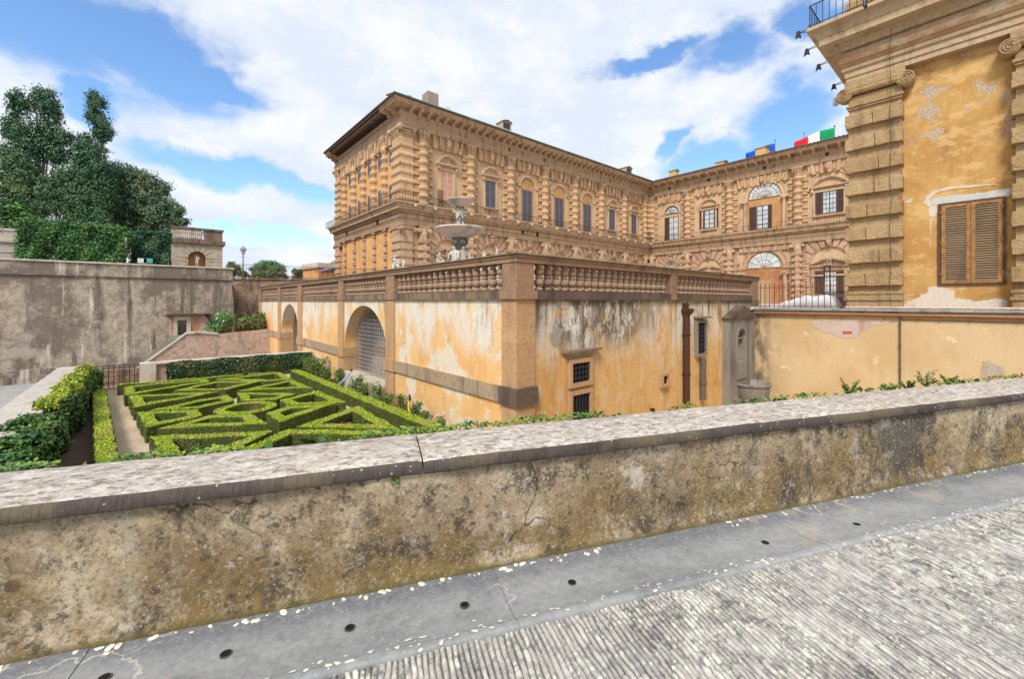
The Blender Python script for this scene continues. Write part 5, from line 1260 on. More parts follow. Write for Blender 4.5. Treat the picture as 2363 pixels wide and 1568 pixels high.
strip([hp(cP, 20, 262), hp(cP, 900, 195), hp(cP, 1850, 112)], .3, 'straight low box hedge along the foot of the ivy wall, left length')
strip([hp(cQ, 310, 92), hp(cQ, 640, 66)], .28, 'short straight box hedge along the foot of the ivy wall, right length')
q0 = Vector(hp(cQ, 875, 40)); q1 = Vector(hp(cQ, 2240, 590)); strip([tuple(q0), tuple(q0.lerp(q1, .5)), tuple(q1), tuple(q1+(q1-q0)*.25)], .5, 'straight box hedge edging the path beside the rose bushes')
# bedding plants
def inside(poly, n, zlo=G0, zhi=-4.45):
    P = np.array(poly); mn, mx = P.min(0), P.max(0); out = []
    while len(out) < n:
        q = RNG.uniform(mn, mx); k = False; j = len(P)-1
        for i in range(len(P)):
            if (P[i][1] > q[1]) != (P[j][1] > q[1]) and q[0] < (P[j][0]-P[i][0])*(q[1]-P[i][1])/(P[j][1]-P[i][1])+P[i][0]: k = not k
            j = i
        if k: out.append((*q, RNG.uniform(zlo, zhi)))
    return np.array(out)
for k, w in ((0, .75), (5, .8), (1, .6), (11, .6), (12, .6), (13, 1.2)):
    ip = inset(hedges[k][0], w); sheet('soil_bed', inset(hedges[k][0], .3), G0+.004+.002*k/13, SOIL)
    P = inside(ip, 1600 if k in (0, 5) else 700, G0, -4.36); o = quads_mesh('bedding_plants', leaves(P, np.tile((0, 0, 1.), (len(P), 1)), .045, .8), TR4); o['kind'] = 'stuff'
    m = MB(); 
    for q in inside(ip, 10 if k in (0, 5) else 5, -4.5, -4.38): 
        for _ in range(4): m.ball(q+RNG.normal(0, .025, 3), .035, 6, 4)
    o = m.build('bedding_flowers', FRED); o['kind'] = 'stuff'
# bare soil beside the left wall
sheet('soil_strip', [(-2.4, 5), (-1.3, 5), hl[2], hl[0], (-2.4, 29)], G0+.006, SOIL)
rs = [(TU-1.5, 10.5), (TU, 10.5), (TU, 30.5), (TU-1.5, 30.5)]; sheet('rose_bed_soil', rs, G0+.006, SOIL)
# ================================================================== GARDEN WALLS, IVY, GATE
lw = thing('garden_side_wall', (-3.1, 18, G0), 'broad low stone-capped wall running along the left side of the garden', 'wall')
b = MB(); b.box(-3.46, -2.65, 3.5, 31.3, -6.6, -3.52); b.build('wall', PINKW, lw)
b = MB(); v = 31.45
while v > 4: L = random.uniform(2.2, 3.6); b.box(-3.62, -2.55, v-L+.012, v, -3.515, -3.38); v -= L
q = b.build('coping', stone('pale_coping', (.52,.47,.42), (.44,.40,.36), (.24,.21,.19), 6, .4, .6, extra=lambda M, c: M.mix(M.mul(M.noise((24, 10, 20), .54, .60, 6, .75), .7), c, (.17,.14,.125))), lw); rough_up(q, .3, .012, .3, bevel=.02)
def ivy(name, label, boxes, dens, size, m, core=IVYC, nrm=None, mul=1):
    t = thing(name, (boxes[0][0], boxes[0][2], boxes[0][4]), label, 'ivy'); P = []; N = []; b = MB()
    for (x0, x1, y0, y1, z0, z1) in boxes:
        b.box(x0+.05, x1-.05, y0+.05, y1-.05, z0, z1-.05); F = []
        dx, dy, dz = x1-x0, y1-y0, z1-z0
        for (area, fn, nn) in ((dx*dy, lambda r: np.c_[x0+dx*r[:, 0], y0+dy*r[:, 1], np.full(len(r), z1)], (0, 0, 1)), (dy*dz, lambda r: np.c_[np.full(len(r), x1), y0+dy*r[:, 0], z0+dz*r[:, 1]], (1, 0, .5)), (dx*dz, lambda r: np.c_[x0+dx*r[:, 0], np.full(len(r), y0), z0+dz*r[:, 1]], (0, -1, .5)), (dy*dz, lambda r: np.c_[np.full(len(r), x0), y0+dy*r[:, 0], z0+dz*r[:, 1]], (-1, 0, .5))):
            n = int(area*dens); r = RNG.random((n, 2)); p = fn(r); p += RNG.normal(0, .04, p.shape); P.append(p); N.append(np.tile(nn, (n, 1)).astype(float))
    P = np.concatenate(P); N = np.concatenate(N)
    w = .09*np.sin(P[:, 1]*2.1+P[:, 2]*3)+.07*np.sin(P[:, 0]*3.3+P[:, 1]*.9+1)+.05*np.sin(P[:, 1]*6.7); P += N*w[:, None]*mul
    b.build('stems', core, t); quads_mesh('leaves', leaves(P, N, size, .55, .85), m, t); return t
# left ivy: dark leaves, yellow further off; widening towards the parapet
bx = []
for k in range(14):
    y0 = 4.0+k*1.93; f = max(0, 1-k/7.5); bx.append((-2.72-.95*f, -2.12+.32*f, y0, y0+2.0, G0, -3.40+.22*f+.08*math.sin(k*1.7)))
ivy('ivy', 'thick dark green ivy spilling over the left garden wall towards the parapet', bx[:9], 1100, .052, IVY)
ivy('ivy', 'yellow-green ivy crest on the far end of the left garden wall', [(a, c-.15, d, e, f+.5, g+.1) for a, c, d, e, f, g in bx[8:13]], 1300, .038, IVYY)
t_ = ivy('ivy', 'dark clipped ivy face at the far end of the left garden wall', [(a+.05, c, d, e, f, g-.25) for a, c, d, e, f, g in bx[8:]], 1000, .042, IVY)
bw = thing('garden_back_wall', (3, 30.7, G0), 'low capped wall with hanging ivy closing the back of the garden', 'wall')
xw0 = onV(296, 30.6)[0]
b = MB(); b.box(-.42, 8.3, 30.62, 31.05, -6.5, -3.5); b.build('wall', PINKW, bw); b = MB(); b.box(-.5, 8.25, 30.5, 31.15, -3.5, -3.4); q = b.build('coping', PALES, bw); rough_up(q, .4, .008, .3)
b = MB(); b.box(-.5, .2, 30.48, 31.1, G0, -3.505); b.build('end_pier', PALES, bw)
ivy('ivy', 'dense dark ivy covering the back garden wall behind the box parterre', [(.75, 8.1, 30.2, 30.6, G0, -3.52)], 1150, .055, IVYB, mul=.6)
# gate
gx0, gx1 = -2.35, -.5
g = thing('garden_gate', (gx0, 30.8, G0), 'low wrought iron gate with vertical bars at the back left of the garden', 'gate')
b = MB()
for i in range(10): x = gx0+(gx1-gx0)*i/9; b.tube((x, 30.8, G0+.05), (x, 30.8, -3.42), .018, 5)
b.build('bars', IRON, g); b = MB()
for z in (-3.42, -3.56, -4.0, -4.35, G0+.06): b.tube((gx0, 30.8, z), (gx1, 30.8, z), .016, 5)
b.build('rail', IRON, g); b = MB()
for i in range(9):
    x = gx0+(gx1-gx0)*(i+.5)/9
    for s in (-1, 1): b.path([(x, 30.8, G0+.08), (x+s*.07, 30.8, G0+.14), (x+s*.05, 30.8, G0+.22), (x+s*.015, 30.8, G0+.19)], .01, 4)
b.build('scroll', IRON, g); b = MB(); b.box(gx0+.02, gx0+.3, 30.75, 30.85, -4.15, -4.0); b.build('lock_box', IRON, g)
b = MB(); b.box(-4.5, 6, 32.4, 32.8, -6.5, -3.85); q = b.build('kerb_wall', RUBB); tag(q, 'low rubble wall seen through the bars of the iron garden gate', 'wall'); rough_up(q, .5, .04, .5)
# ================================================================== RETAINING WALLS, STAIR, DOORWAY
rw = thing('retaining_wall', (-40, 50.5, -6.5), 'tall grey-brown stained retaining wall rising behind the garden at the left', 'wall')
b = MB(); xe = onV(534, 50.5)[0]
b.add([(-90,50.0,-6.6),(xe+.5,50.0,-6.6),(xe+.5,56,-6.6),(-90,56,-6.6),(-90,50.5,2.2),(xe,50.5,2.2),(xe,56,2.2),(-90,56,2.2)], [(0,3,2,1),(4,5,6,7),(0,1,5,4),(1,2,6,5),(2,3,7,6),(3,0,4,7)]); q = b.build('wall', RETW, rw); 
b = MB(); b.box(-90, xe+.1, 50.42, 51.0, 2.25, 3.25); b.build('parapet_band', RETW, rw)
b = MB(); v = xe+.2
while v > -90: L = random.uniform(1.5, 3); b.box(v-L+.02, v, 50.32, 51.1, 3.252, 3.38); v -= L
b.build('coping', PALES, rw); b = MB(); b.box(-90, xe+.12, 50.34, 51, 2.14, 2.24); b.build('string_course', RETW, rw); b = MB(); b.box(-90, 2, 49.75, 50.3, -6.6, -5.4); b.build('plinth', RETW, rw)
rb_ = thing('rubble_wall', (20, 53, -6.5), 'rough rubble retaining wall with patchy plants right of the smooth stained wall', 'wall')
zb0 = 2.45
b = MB(); b.hexa([(xe,52.4,-6.6),(60,52.4,-6.6),(60,56,-6.6),(xe,56,-6.6)], [(xe,53,2.4),(60,53,3.1),(60,56,3.1),(xe,56,2.4)]); q = b.build('wall', RUBB, rb_); rough_up(q, 1.2, .18, 1.5)
b = MB(); b.hexa([(xe,52.9,2.4),(60,52.9,3.1),(60,53.5,3.1),(xe,53.5,2.4)], [(xe,52.9,2.52),(60,52.9,3.22),(60,53.5,3.22),(xe,53.5,2.52)]); b.build('coping', RUBB, rb_)
b = MB(); n = 150
for i in range(n+1): x = xe+.2+(38-xe)*i/n; z = 2.5+.7*(x-xe)/(60-xe); b.tube((x, 53.1, z), (x, 53.1, z+1.5), .018, 4)
for h in (.15, 1.45): b.tube((xe+.2, 53.1, 2.5+h), (38, 53.1, 2.93+h), .03, 4)
b.tube((xe+.2, 53.1, 2.5), (xe+.2, 53.1, 4.1), .06, 6)
tag(b.build('iron_fence', IRONR), 'long thin brown iron railing on top of the rubble retaining wall', 'fence')
c2 = crop(550, 780, .36345)
def rv(X, Y, V): px, py = c2(X, Y); U, d = onV(px, V); return U, zz(py, d)
# stair wall (pink rubble) with sloping coping
PV = 44.0; pts = [rv(0, 1400, PV), rv(330, 1162, PV), rv(460, 1150, PV), rv(640, 1166, PV)]
ex = (9.0, rv(1040, 1112, 47)[1]-.1)
sw = thing('stair_wall', (pts[1][0], PV, -6.5), 'pinkish rubble wall with a sloping capped top beside the outdoor steps', 'wall')
b = MB(); FS = Fr((0, PV), (1, 0), (0, -1)); pl = [(pts[0][0]-3, -7), (pts[0][0]-1.5, pts[0][1]-1.3)]+pts+[(9.0, pts[3][1]+.35), (9.0, -7)]
FS.poly(b, pl, -.4, 0); q = b.build('wall', PINKW, sw); rough_up(q, .8, .08, .9)
b = MB()
for (a, c_) in zip([pl[1]]+pts[:3], pts): FS.poly(b, [a, c_, (c_[0], c_[1]+.13), (a[0], a[1]+.13)], -.5, .12)
b.build('coping', PALES, sw)
st = MB(); x0, z0 = pts[0]; x1, z1 = pts[1]
for i in range(9): x = -.55+.23*i; z = -5.1+.25*i; st.box(x, 4.2, 44.2, 50.2, z-.25+.001, z)
q = st.build('stone_steps', stone('step_stone', (.22,.20,.165), (.17,.155,.12), (.06,.06,.045), 5, .6, .7)); q['kind'] = 'structure'
# doorway block
DV = 49.2; dw = thing('gateway', (rv(240, 1100, DV)[0], DV, -3), 'small crumbling brick and plaster doorway at the head of the outdoor steps', 'doorway')
FD = Fr((0, DV), (1, 0), (0, -1)); Xa, Xb, Xc, Xd, Xe_ = [rv(X, 1100, DV)[0] for X in (165, 240, 335, 470, 600)]; zt = rv(300, 968, DV)[1]; zo = rv(290, 1025, DV)[1]; zb_ = rv(290, 1185, DV)[1]
b = MB(); FD.box(b, Xa, Xb, zb_-2, zt, -.5, 0); FD.box(b, Xc, Xd+.3, zb_-2, zt, -.5, 0); FD.box(b, Xb, Xc, zo, zt, -.5, 0)
FD.poly(b, [(Xd+.3, zb_-2), (Xe_+.8, zb_-2), (Xe_+.8, zb_), (Xe_, zb_+.6), (Xd+.9, zt-1.2), (Xd+.3, zt)], -.5, 0)
q = b.build('wall', stone('crumbling_plaster', (.56,.42,.33), (.48,.30,.21), (.25,.16,.12), 3, .2, .8, .6, extra=lambda M, c: M.mix(M.mul(M.noise(.9, .54, .58, 6), .8), c, (.46,.20,.09))), dw); rough_up(q, .5, .05, .5)
b = MB(); 
for q in ((Xb-.25, Xb+.02, zb_, zo), (Xc-.02, Xc+.3, zb_, zo), (Xb-.25, Xc+.3, zo, zo+.35)): FD.box(b, *q, -.2, .08)
b.build('stone_frame', PALES, dw); b = MB(); FD.poly(b, [(Xa-.3, zt), (Xd+.9, zt), (Xd+.7, zt+.1), (Xa-.1, zt+.1)], -1.2, .5); b.build('roof', TILE, dw)
b = MB(); 
for i in range(8): x = Xb+.1+(Xc-Xb-.2)*i/7; b.tube((x, DV+.1, zb_), (x, DV+.1, zb_+1.1), .025, 4)
b.build('door', IRON, dw); b = MB(); FD.box(b, Xb, Xc, zb_-.5, zo, -.9, -.7); b.build('dark_opening', rec, dw)
# small railing with roses on the stair wall
b = MB(); xr0, xr1 = pts[3][0]+.2, 8.1
for i in range(26): x = xr0+(xr1-xr0)*i/25; z = pts[3][1]+.35*(x-pts[3][0])/(9-pts[3][0]); b.tube((x, PV+.1, z), (x, PV+.1, z+.8), .016, 4)
b.tube((xr0, PV+.1, pts[3][1]+.8), (xr1, PV+.1, pts[3][1]+1.1), .02, 4); tag(b.build('iron_fence', IRONR), 'short low iron railing above the pink rubble stair wall', 'fence')
# ================================================================== PLANTS
def bush(name, label, c, r, h, n, size, m, flowers=None, cat='bush', group=None, stem=True, nf=6):
    t = thing(name, c, label, cat, group); k = 9; P = []
    for i in range(k):
        a = RNG.uniform(0, 6.28); q = RNG.uniform(0, r*.6); cc = np.array([c[0]+q*math.cos(a), c[1]+q*math.sin(a), c[2]+h*(.25+.75*(i+.5)/k*.9)]); rr = r*RNG.uniform(.4, .62)
        d = RNG.normal(0, 1, (n//k, 3)); d /= np.linalg.norm(d, axis=1, keepdims=True); P.append(cc+d*rr*(RNG.random((n//k, 1))**.4)*[1, 1, .9])
    P = np.concatenate(P); P[:, 2] = np.maximum(P[:, 2], c[2]+.03); quads_mesh('foliage', leaves(P, P-np.array(c)-[0, 0, h*.3], size, .8, .5), m, t)
    if stem:
        b = MB()
        for i in range(5): a = RNG.uniform(0, 6.28); b.path([(c[0], c[1], c[2]-.05), (c[0]+.12*math.cos(a), c[1]+.12*math.sin(a), c[2]+h*.4), (c[0]+r*.5*math.cos(a), c[1]+r*.5*math.sin(a), c[2]+h*.85)], .015, 5)
        b.build('stem', BARK, t)
    if flowers:
        b = MB(); b.ball((0, 0, 0), .04 if r < 1.2 else .075, 6, 4); fm_ = b.mesh('flower', flowers)
        for i in range(nf): link('flower', fm_, t, tuple(P[RNG.integers(len(P))]+[-.05, -.05, .03]))
    return t
for i, (v, r, h, lb) in enumerate([(29.6, .55, 1.0, 'first rose bush, against the ivy wall corner'), (28.3, .6, 1.15, 'tall rose bush with pink blooms beside the far plaster panel'), (26.9, .65, 1.25, 'fullest rose bush, left of the grilled arch'), (25.6, .5, .85, 'rose bush just before the grilled arch pier'), (23.4, .42, 1.1, 'upright rose bush at the left jamb of the grilled arch'), (21.0, .5, .95, 'rose bush under the middle of the grilled arch'), (20.1, .4, .75, 'low rose bush under the right of the grilled arch'), (18.5, .42, .95, 'sparse rose bush by the pier right of the grilled arch'), (17.3, .36, .7, 'small rose bush just right of the grilled arch pier'), (15.9, .36, .95, 'thin rose bush beside the yellow hose'), (14.7, .34, .85, 'thin tall rose bush near the front of the plaster wall'), (14.0, .3, .65, 'second to nearest rose bush along the plaster wall'), (12.9, .32, .6, 'nearest rose bush, low, beside the corner pier')]):
    bush('rose_bush', lb, (TU-.55, v, G0), r, h, int(900*r*h/.5), .045, ROSE, FPINK if i in (1, 2, 6) else None, group='rose bushes along the orange terrace wall', nf=3)
tl = thing('garden_poles', (TU-.7, 22.7, G0), 'bundle of pale blue poles leaning by the grilled arch', 'poles'); b = MB()
for k in range(3): b.tube((TU-1.05+.05*k, 22.9, G0), (TU-.45+.03*k, 22.1-.04*k, -3.65), .03, 7)
b.build('pole', plain('pale_blue', (.42,.55,.66)), tl); b = MB(); b.ball((TU-.42, 22.08, -3.6), .07, 7, 5); b.build('pole_tip', IRON, tl)
hs = thing('garden_hose', (TU-.6, 15.2, G0), 'yellow hose hanging from a dark stake among the rose bushes', 'hose'); b = MB(); b.tube((TU-.6, 15.3, G0), (TU-.55, 15.3, -3.75), .02, 6); b.tube((TU-.55, 15.3, -4.0), (TU-.55, 15.3, -3.72), .045, 7); b.build('stake', IRON, hs); b = MB(); b.path([(TU-.6, 15.25, -3.95), (TU-.68, 15.15, -4.2), (TU-.66, 15.0, -4.45), (TU-.72, 14.9, -4.68)], .028, 7); b.build('hose', FLY, hs)
for (X, Y, r, lb, fl) in ((690, 1060, 1.5, 'large white-flowered bush above the stair wall', FLW), (900, 1070, 1.3, 'red-flowered bush above the stair wall', FRED), (1020, 1050, 1.3, 'dark leafy bush touching the left end of the terrace building', FRED)):
    U, z = rv(X, Y, 46.0); bush('flowering_bush', lb, (U, 46.0, z-r*.9), r, r*1.5, 2200, .10, ROSE if fl != FLW else TR4, fl, nf=22)
b = MB(); U0, z_ = rv(560, 1100, 46.0); b.box(U0-1, 12, 44.5, 52.5, -6.5, z_-1.0); q = b.build('planted_bank', SOIL); q['kind'] = 'structure'
# ------------------------------------------------------------------ trees on the upper garden
ug = sheet('upper_garden', [(-140, 51), (xe, 51), (xe, 56), (140, 56), (140, 300), (-300, 300), (-300, 51)], 2.2, TR4 if False else SOIL, th=1)
def crown_pts(blobs, per, shell=.5):
    P = []; N = []
    for (x, y, z, r, sz) in blobs:
        n = int(per*r*r*3.0*sz**.5); d = RNG.normal(0, 1, (n, 3)); d /= np.linalg.norm(d, axis=1, keepdims=True)
        # clumped: keep leaves in bunches on the shell
        k = max(10, int(11*r)); cen = RNG.normal(0, 1, (k*3, 3)); cen /= np.linalg.norm(cen, axis=1, keepdims=True)
        i = RNG.integers(0, k*3, n); dd = cen[i]*.88+d*.34; rad = r*(shell+(1-shell)*RNG.random((n, 1))**.5)*(.74+.46*RNG.random((k*3, 1))[i])
        P.append(np.array([x, y, z])+dd*rad*[1, 1, sz]); N.append(dd+[0, 0, .25])
    return np.concatenate(P), np.concatenate(N)
def tree(name, label, base, blobs, per, size, m, limbs=(), cat='tree', group=None, tr=.35):
    t = thing(name, base, label, cat, group); P, N = crown_pts(blobs, per); quads_mesh('crown', leaves(P, N, size*.66, .6, .7), m, t)
    b = MB(); top = (np.mean([q[0] for q in blobs]), np.mean([q[1] for q in blobs]), max(q[2] for q in blobs)); Bz = Vector(base)
    mid = Bz.lerp(Vector(top), .45)+Vector((.2, .1, 0)); b.tube(Bz, mid, tr, 8, tr*.7); b.tube(mid, top, tr*.7, 7, .05)
    for q in blobs: b.tube(Bz.lerp(mid, RNG.uniform(.4, 1)), (q[0], q[1], q[2]), tr*.35, 5, .03)
    for l in limbs: b.path(l, .12, 6)
    b.build('trunk', BARK, t); return t
cT = crop(0, 300, .42093)
def TT(X, Y, d): px, py = cT(X, Y); x, y, _ = at(px, d); return (x, y, zz(py, d))
def blobs(lst, d):
    out = []
    for q in lst:
        X, Y, r = q[:3]; dd = d+(q[4] if len(q) > 4 else 0); x, y, z = TT(X, Y, dd); out.append((x, y, z, r*.42093*.64177/968*dd, q[3] if len(q) > 3 else 1))
    return out
def base(X, d, z=2.2): px, _ = cT(X, 0); x, y, _ = at(px, d); return (x, y, z)
DT = 62
tree('cypress', 'broad two-headed dark cypress, tallest tree at the far left', base(350, DT), blobs([(170,130,85),(380,120,100),(440,200,85),(150,230,80),(250,200,70),(430,300,80),(110,350,80),(300,420,130),(90,430,60),(530,470,95),(430,450,90),(200,500,110),(330,560,130),(480,600,120)], DT), 190, .2, TR1, [[TT(330, 770, DT), TT(320, 500, DT), TT(350, 250, DT)], [TT(370, 780, DT), TT(400, 500, DT), TT(420, 200, DT)], [TT(300, 780, DT), TT(230, 620, DT), TT(150, 480, DT)]], tr=.5)
tree('cypress', 'slender dark cypress with bare forked stem, right of the two-headed one', base(860, DT+3), blobs([(810,120,60,1.2),(830,190,75,1.3),(800,270,70),(850,330,80),(890,410,75),(840,420,60),(900,470,50),(890,570,30)], DT+3), 230, .18, TR1, [[TT(860, 640, DT+3), TT(830, 480, DT+3), TT(810, 200, DT+3)], [TT(860, 640, DT+3), TT(880, 470, DT+3), TT(880, 250, DT+3)]])
tree('cypress', 'conical dark green cypress in front of the slender one', base(760, DT-3), blobs([(720,470,55,1.2),(760,540,90),(680,600,80),(800,640,110),(700,740,100),(860,760,110),(760,860,130),(880,900,120),(920,1010,100),(680,860,90)], DT-3), 210, .19, TR1, tr=.45)
tree('holm_oak', 'rounded grey-green oak low in the middle of the tree group', base(480, DT-6), blobs([(500,830,120),(620,820,110),(430,900,100),(560,960,130),(700,960,120),(760,1070,130),(620,1090,110),(470,1040,90),(830,1120,90)], DT-6), 210, .19, TR2, [[TT(470, 1290, DT-6), TT(490, 1180, DT-6), TT(470, 1100, DT-6)], [TT(475, 1260, DT-6), TT(540, 1150, DT-6), TT(590, 1080, DT-6)], [TT(470, 1290, DT-6), TT(400, 1180, DT-6), TT(350, 1130, DT-6)]])
tree('holm_oak', 'dense oak filling the left edge below the two-headed cypress', base(150, DT-2), blobs([(60,620,110),(180,700,130),(20,760,110),(240,820,120),(120,880,130),(260,980,130),(30,960,120),(320,1080,100),(180,1080,110),(60,1120,110)], DT-2), 200, .19, TR2)
tree('holm_oak', 'dusty green spreading oak at the right of the tree group', base(1200, DT+1), blobs([(1080,770,95),(1180,810,90),(1290,850,90),(1000,830,90),(1380,900,80),(1100,930,120),(1230,960,120),(1350,1010,110),(1440,1060,90),(1060,1080,120),(1200,1110,120),(1340,1140,120),(1470,1160,90),(1570,1180,55,.7),(1430,1260,80,.7),(1250,1260,110,.6),(1100,1200,110),(1520,1090,60),(1550,1240,45,.6)], DT+1), 210, .2, TR3, tr=.5)
tree('holm_oak', 'dark green tree between the conical cypress and the spreading oak', base(960, DT+6), blobs([(980,760,90),(960,900,110),(1000,1060,110),(950,1180,100),(1080,1010,100)], DT+6), 200, .2, TR1)
tree('holm_oak', 'dark understorey holly filling the gap beneath the tree group', base(300, DT-7), blobs([(60,1150,90),(160,1190,90),(260,1200,80),(360,1210,80),(480,1230,80),(600,1220,80),(720,1210,80),(840,1210,80)], DT-7), 200, .2, TR1)
# clipped hedges on the wall
def leafbox(name, label, U0, U1, V0, V1, z0, z1, m, dens, size, round_=0):
    t = thing(name, ((U0+U1)/2, V0, z0), label, 'hedge'); b = MB(); b.box(U0+.15, U1-.15, V0+.15, V1, z0, z1-.2); b.build('core', IVYC, t); P = []; N = []
    for n_, fn, nn in ((int((U1-U0)*(z1-z0)*dens), lambda n: np.c_[RNG.uniform(U0, U1, n), np.full(n, V0), RNG.uniform(z0, z1, n)], (0, -1, .3)), (int((U1-U0)*(V1-V0)*dens*.5), lambda n: np.c_[RNG.uniform(U0, U1, n), RNG.uniform(V0, V1, n), np.full(n, z1)], (0, 0, 1)), (int((V1-V0)*(z1-z0)*dens*.6), lambda n: np.c_[np.full(n, U1), RNG.uniform(V0, V1, n), RNG.uniform(z0, z1, n)], (1, 0, .3))):
        p = fn(n_)+RNG.normal(0, .07, (n_, 3)); P.append(p); N.append(np.tile(nn, (n_, 1)).astype(float))
    P = np.concatenate(P); N = np.concatenate(N); w = .16*np.sin(P[:, 0]*1.3+P[:, 2]*1.7)+.1*np.sin(P[:, 0]*3.7-P[:, 2]*2); P += N*w[:, None]
    quads_mesh('foliage', leaves(P, N, size, .6, .7), m, t); return t
h1 = [onV(px, 53.0)[0] for px in (36, 290, 395)]; zt1 = zz(518, onV(200, 53)[1])
leafbox('clipped_hedge', 'tall clipped bright green hedge standing on top of the retaining wall', h1[0], h1[1], 53, 57, 2.2, zt1, TR4, 230, .10)
leafbox('clipped_hedge', 'darker lower clipped hedge between the tall hedge and the statue niche', h1[1]+.1, h1[2], 57, 60, 2.2, 7.2, TR1, 200, .10)
bush('bush', 'leafy shrub behind the far-left stone balustrade', (onV(20, 57)[0], 57, 5.4), 2.6, 3.2, 2600, .16, TR4)
# signs
for px, lb, c_ in ((328, 'small white sign panel standing in front of the dark hedge', (.7,.72,.72)), (342, 'small teal sign panel beside the white one, before the dark hedge', (.10,.40,.38))):
    U, d = onV(px, 52); t = thing('sign', (U, 52, 2.2), lb, 'sign'); b = MB(); zq = zz(602, d); b.box(U-.32, U+.32, 51.97, 52.03, zq-.22, zq+.22); b.build('panel', plain('sign_panel', c_), t); b = MB(); b.tube((U, 52.05, 2.2), (U, 52.05, zq), .03, 5); b.build('post', IRON, t)
# far-left balustraded block
U0_, U1_ = -60, onV(44, 55)[0]; bl = thing('balustraded_block', (U1_-3, 55, 2.2), 'pale rusticated block with a stone balustrade at the extreme left edge', 'building'); b = MB(); dL = onV(30, 55)[1]; zc_ = zz(560, dL)
for k in range(5): b.box(U0_, U1_-.15*k, 55+.02*k, 60, zc_-.95*(k+1)+.06, zc_-.95*k)
b.box(U0_, U1_+.15, 54.85, 60, zc_+.0, zc_+.22); b.build('rusticated_course', PALES, bl); b = MB(); zt_ = zz(528, dL)
b.box(U1_-1.1, U1_-.1, 54.95, 55.6, zc_+.22, zt_-.22); b.box(U0_, U1_, 54.9, 55.6, zt_-.22, zt_); b.build('hand_rail', PALES, bl)
bm_ = MB(); bm_.lathe(0, 0, [(.1, 0), (.12, .15), (.3, zt_-zc_-.75), (.26, zt_-zc_-.5), (.22, zt_-zc_-.44)], 10); me_ = bm_.mesh('baluster', PALES, True)
for k in range(8): link('baluster', me_, bl, (U1_-1.7-k*.82, 55.25, zc_+.22))
U, d = onV(133/1.0, 56); U, d = onV((1040*.127+0)*.64177, 54.0); b = MB(); zq = zz((800+70*.127)*.64177, d); 
tag(MB().box(U-.5, U+.5, 54.2, 55, 5, zq-.5).box(U-.38, U+.38, 54.3, 54.9, zq-.499, zq-.1).box(U-.55, U+.55, 54.1, 55, zq-.1, zq+.05).build('stone_pillar', stone('pillar_stone', (.56,.42,.26), (.5,.36,.22), (.3,.22,.15), 4, .3, .5)), 'small stone pillar rising out of the bright hedge near the left balustrade', 'pillar')
# niche building with statue
NV = 66; nb = thing('niche_building', (onV(450, NV)[0], NV, 2.2), 'stone garden building with balustrade and an arched statue niche on the retaining wall', 'building')
X = [onV(px, NV)[0] for px in (388, 407, 434, 475, 513)]; FN = Fr((0, NV), (1, 0), (0, -1)); dN = onV(455, NV)[1]; zc_ = zz(563, dN); zn = zz(584, dN)-.0
nc = (X[2]+X[3])/2; nr = (X[3]-X[2])/2
b = MB(); FN.box(b, X[0]+.2, X[2], 1, zc_, -6, 0); FN.box(b, X[3], X[4], 1, zc_, -6, 0); FN.box(b, X[2], X[3], 1, 8, -6, -1.3); zsp = zz(580, dN)-nr
A = arc(nr, math.pi, 0, 16, nc, zsp)
for i in range(16): FN.poly(b, [A[i], A[i+1], (A[i+1][0], zc_), (A[i][0], zc_)], -6, 0)
b.build('wall', stone('ashlar', (.52,.45,.34), (.45,.38,.28), (.22,.18,.14), 2, .3, .5), nb)
b = MB(); 
for k in range(8): z = 2.5+k*.85; FN.box(b, X[3]+.25, X[4]+.02, z, z+.8, 0, .05); FN.box(b, X[0]+.25, X[2]-.25, z, z+.8, 0, .05)
for i in range(7): 
    t0, t1 = math.pi*i/7+.04, math.pi*(i+1)/7-.04; FN.poly(b, [(nc+nr*math.cos(t), zsp+nr*math.sin(t)) for t in (t0, t1)]+[(nc+(nr+1.3)*math.cos(t), min(zc_-.3, zsp+(nr+1.3)*math.sin(t))) for t in (t1, t0)], 0, .08)
b.build('ashlar_block', stone('ashlar2', (.54,.47,.35), (.46,.39,.28), (.22,.18,.14), 2, .5, .6), nb)
b = MB(); FN.box(b, X[2], X[3], 1, zsp+nr, -1.29, -1.2); b.build('niche_back', PL_C, nb)
b = MB(); FN.box(b, X[0]+.1, X[4]+.3, zc_, zc_+.5, -6, .35); FN.box(b, X[0]+.1, X[4]+.15, zc_+1.75, zc_+2.0, -.4, .2); FN.box(b, X[4]-1.9, X[4], zc_+.5, zc_+1.75, -.5, .1); b.build('cornice', PLIN, nb)
bm_ = MB(); bm_.lathe(0, 0, [(.06, 0), (.12, .1), (.14, .4), (.06, .62), (.13, .8), (.13, 1.0), (.06, 1.25)], 8); me_ = bm_.mesh('baluster', PALES, True)
for k in range(13): link('baluster', me_, nb, (X[4]-2.3-k*(X[4]-2.3-X[1])/12.5, NV-.0, zc_+.5))
s_ = thing('niche_statue', (nc, NV, zz(622, dN)), 'white marble statue with outstretched arm in the arched niche', 'statue'); person('stand', s_, (nc, NV+.3, zz(617, dN)), -1.9, (zz(587, dN)-zz(617, dN))/1.75, MARB, 'body')
b = MB(); b.box(nc-.7, nc+.7, NV, NV+.8, zz(622, dN), zz(616.5, dN)); b.build('pedestal', MARB, s_)
x, y, _ = at((550+445*.36345)*.64177, 74); bush('shrub', 'wispy grey shrub growing above the niche building balustrade', (x, y, zz(566, 74)), 1.6, 2.6, 700, .14, TR3)
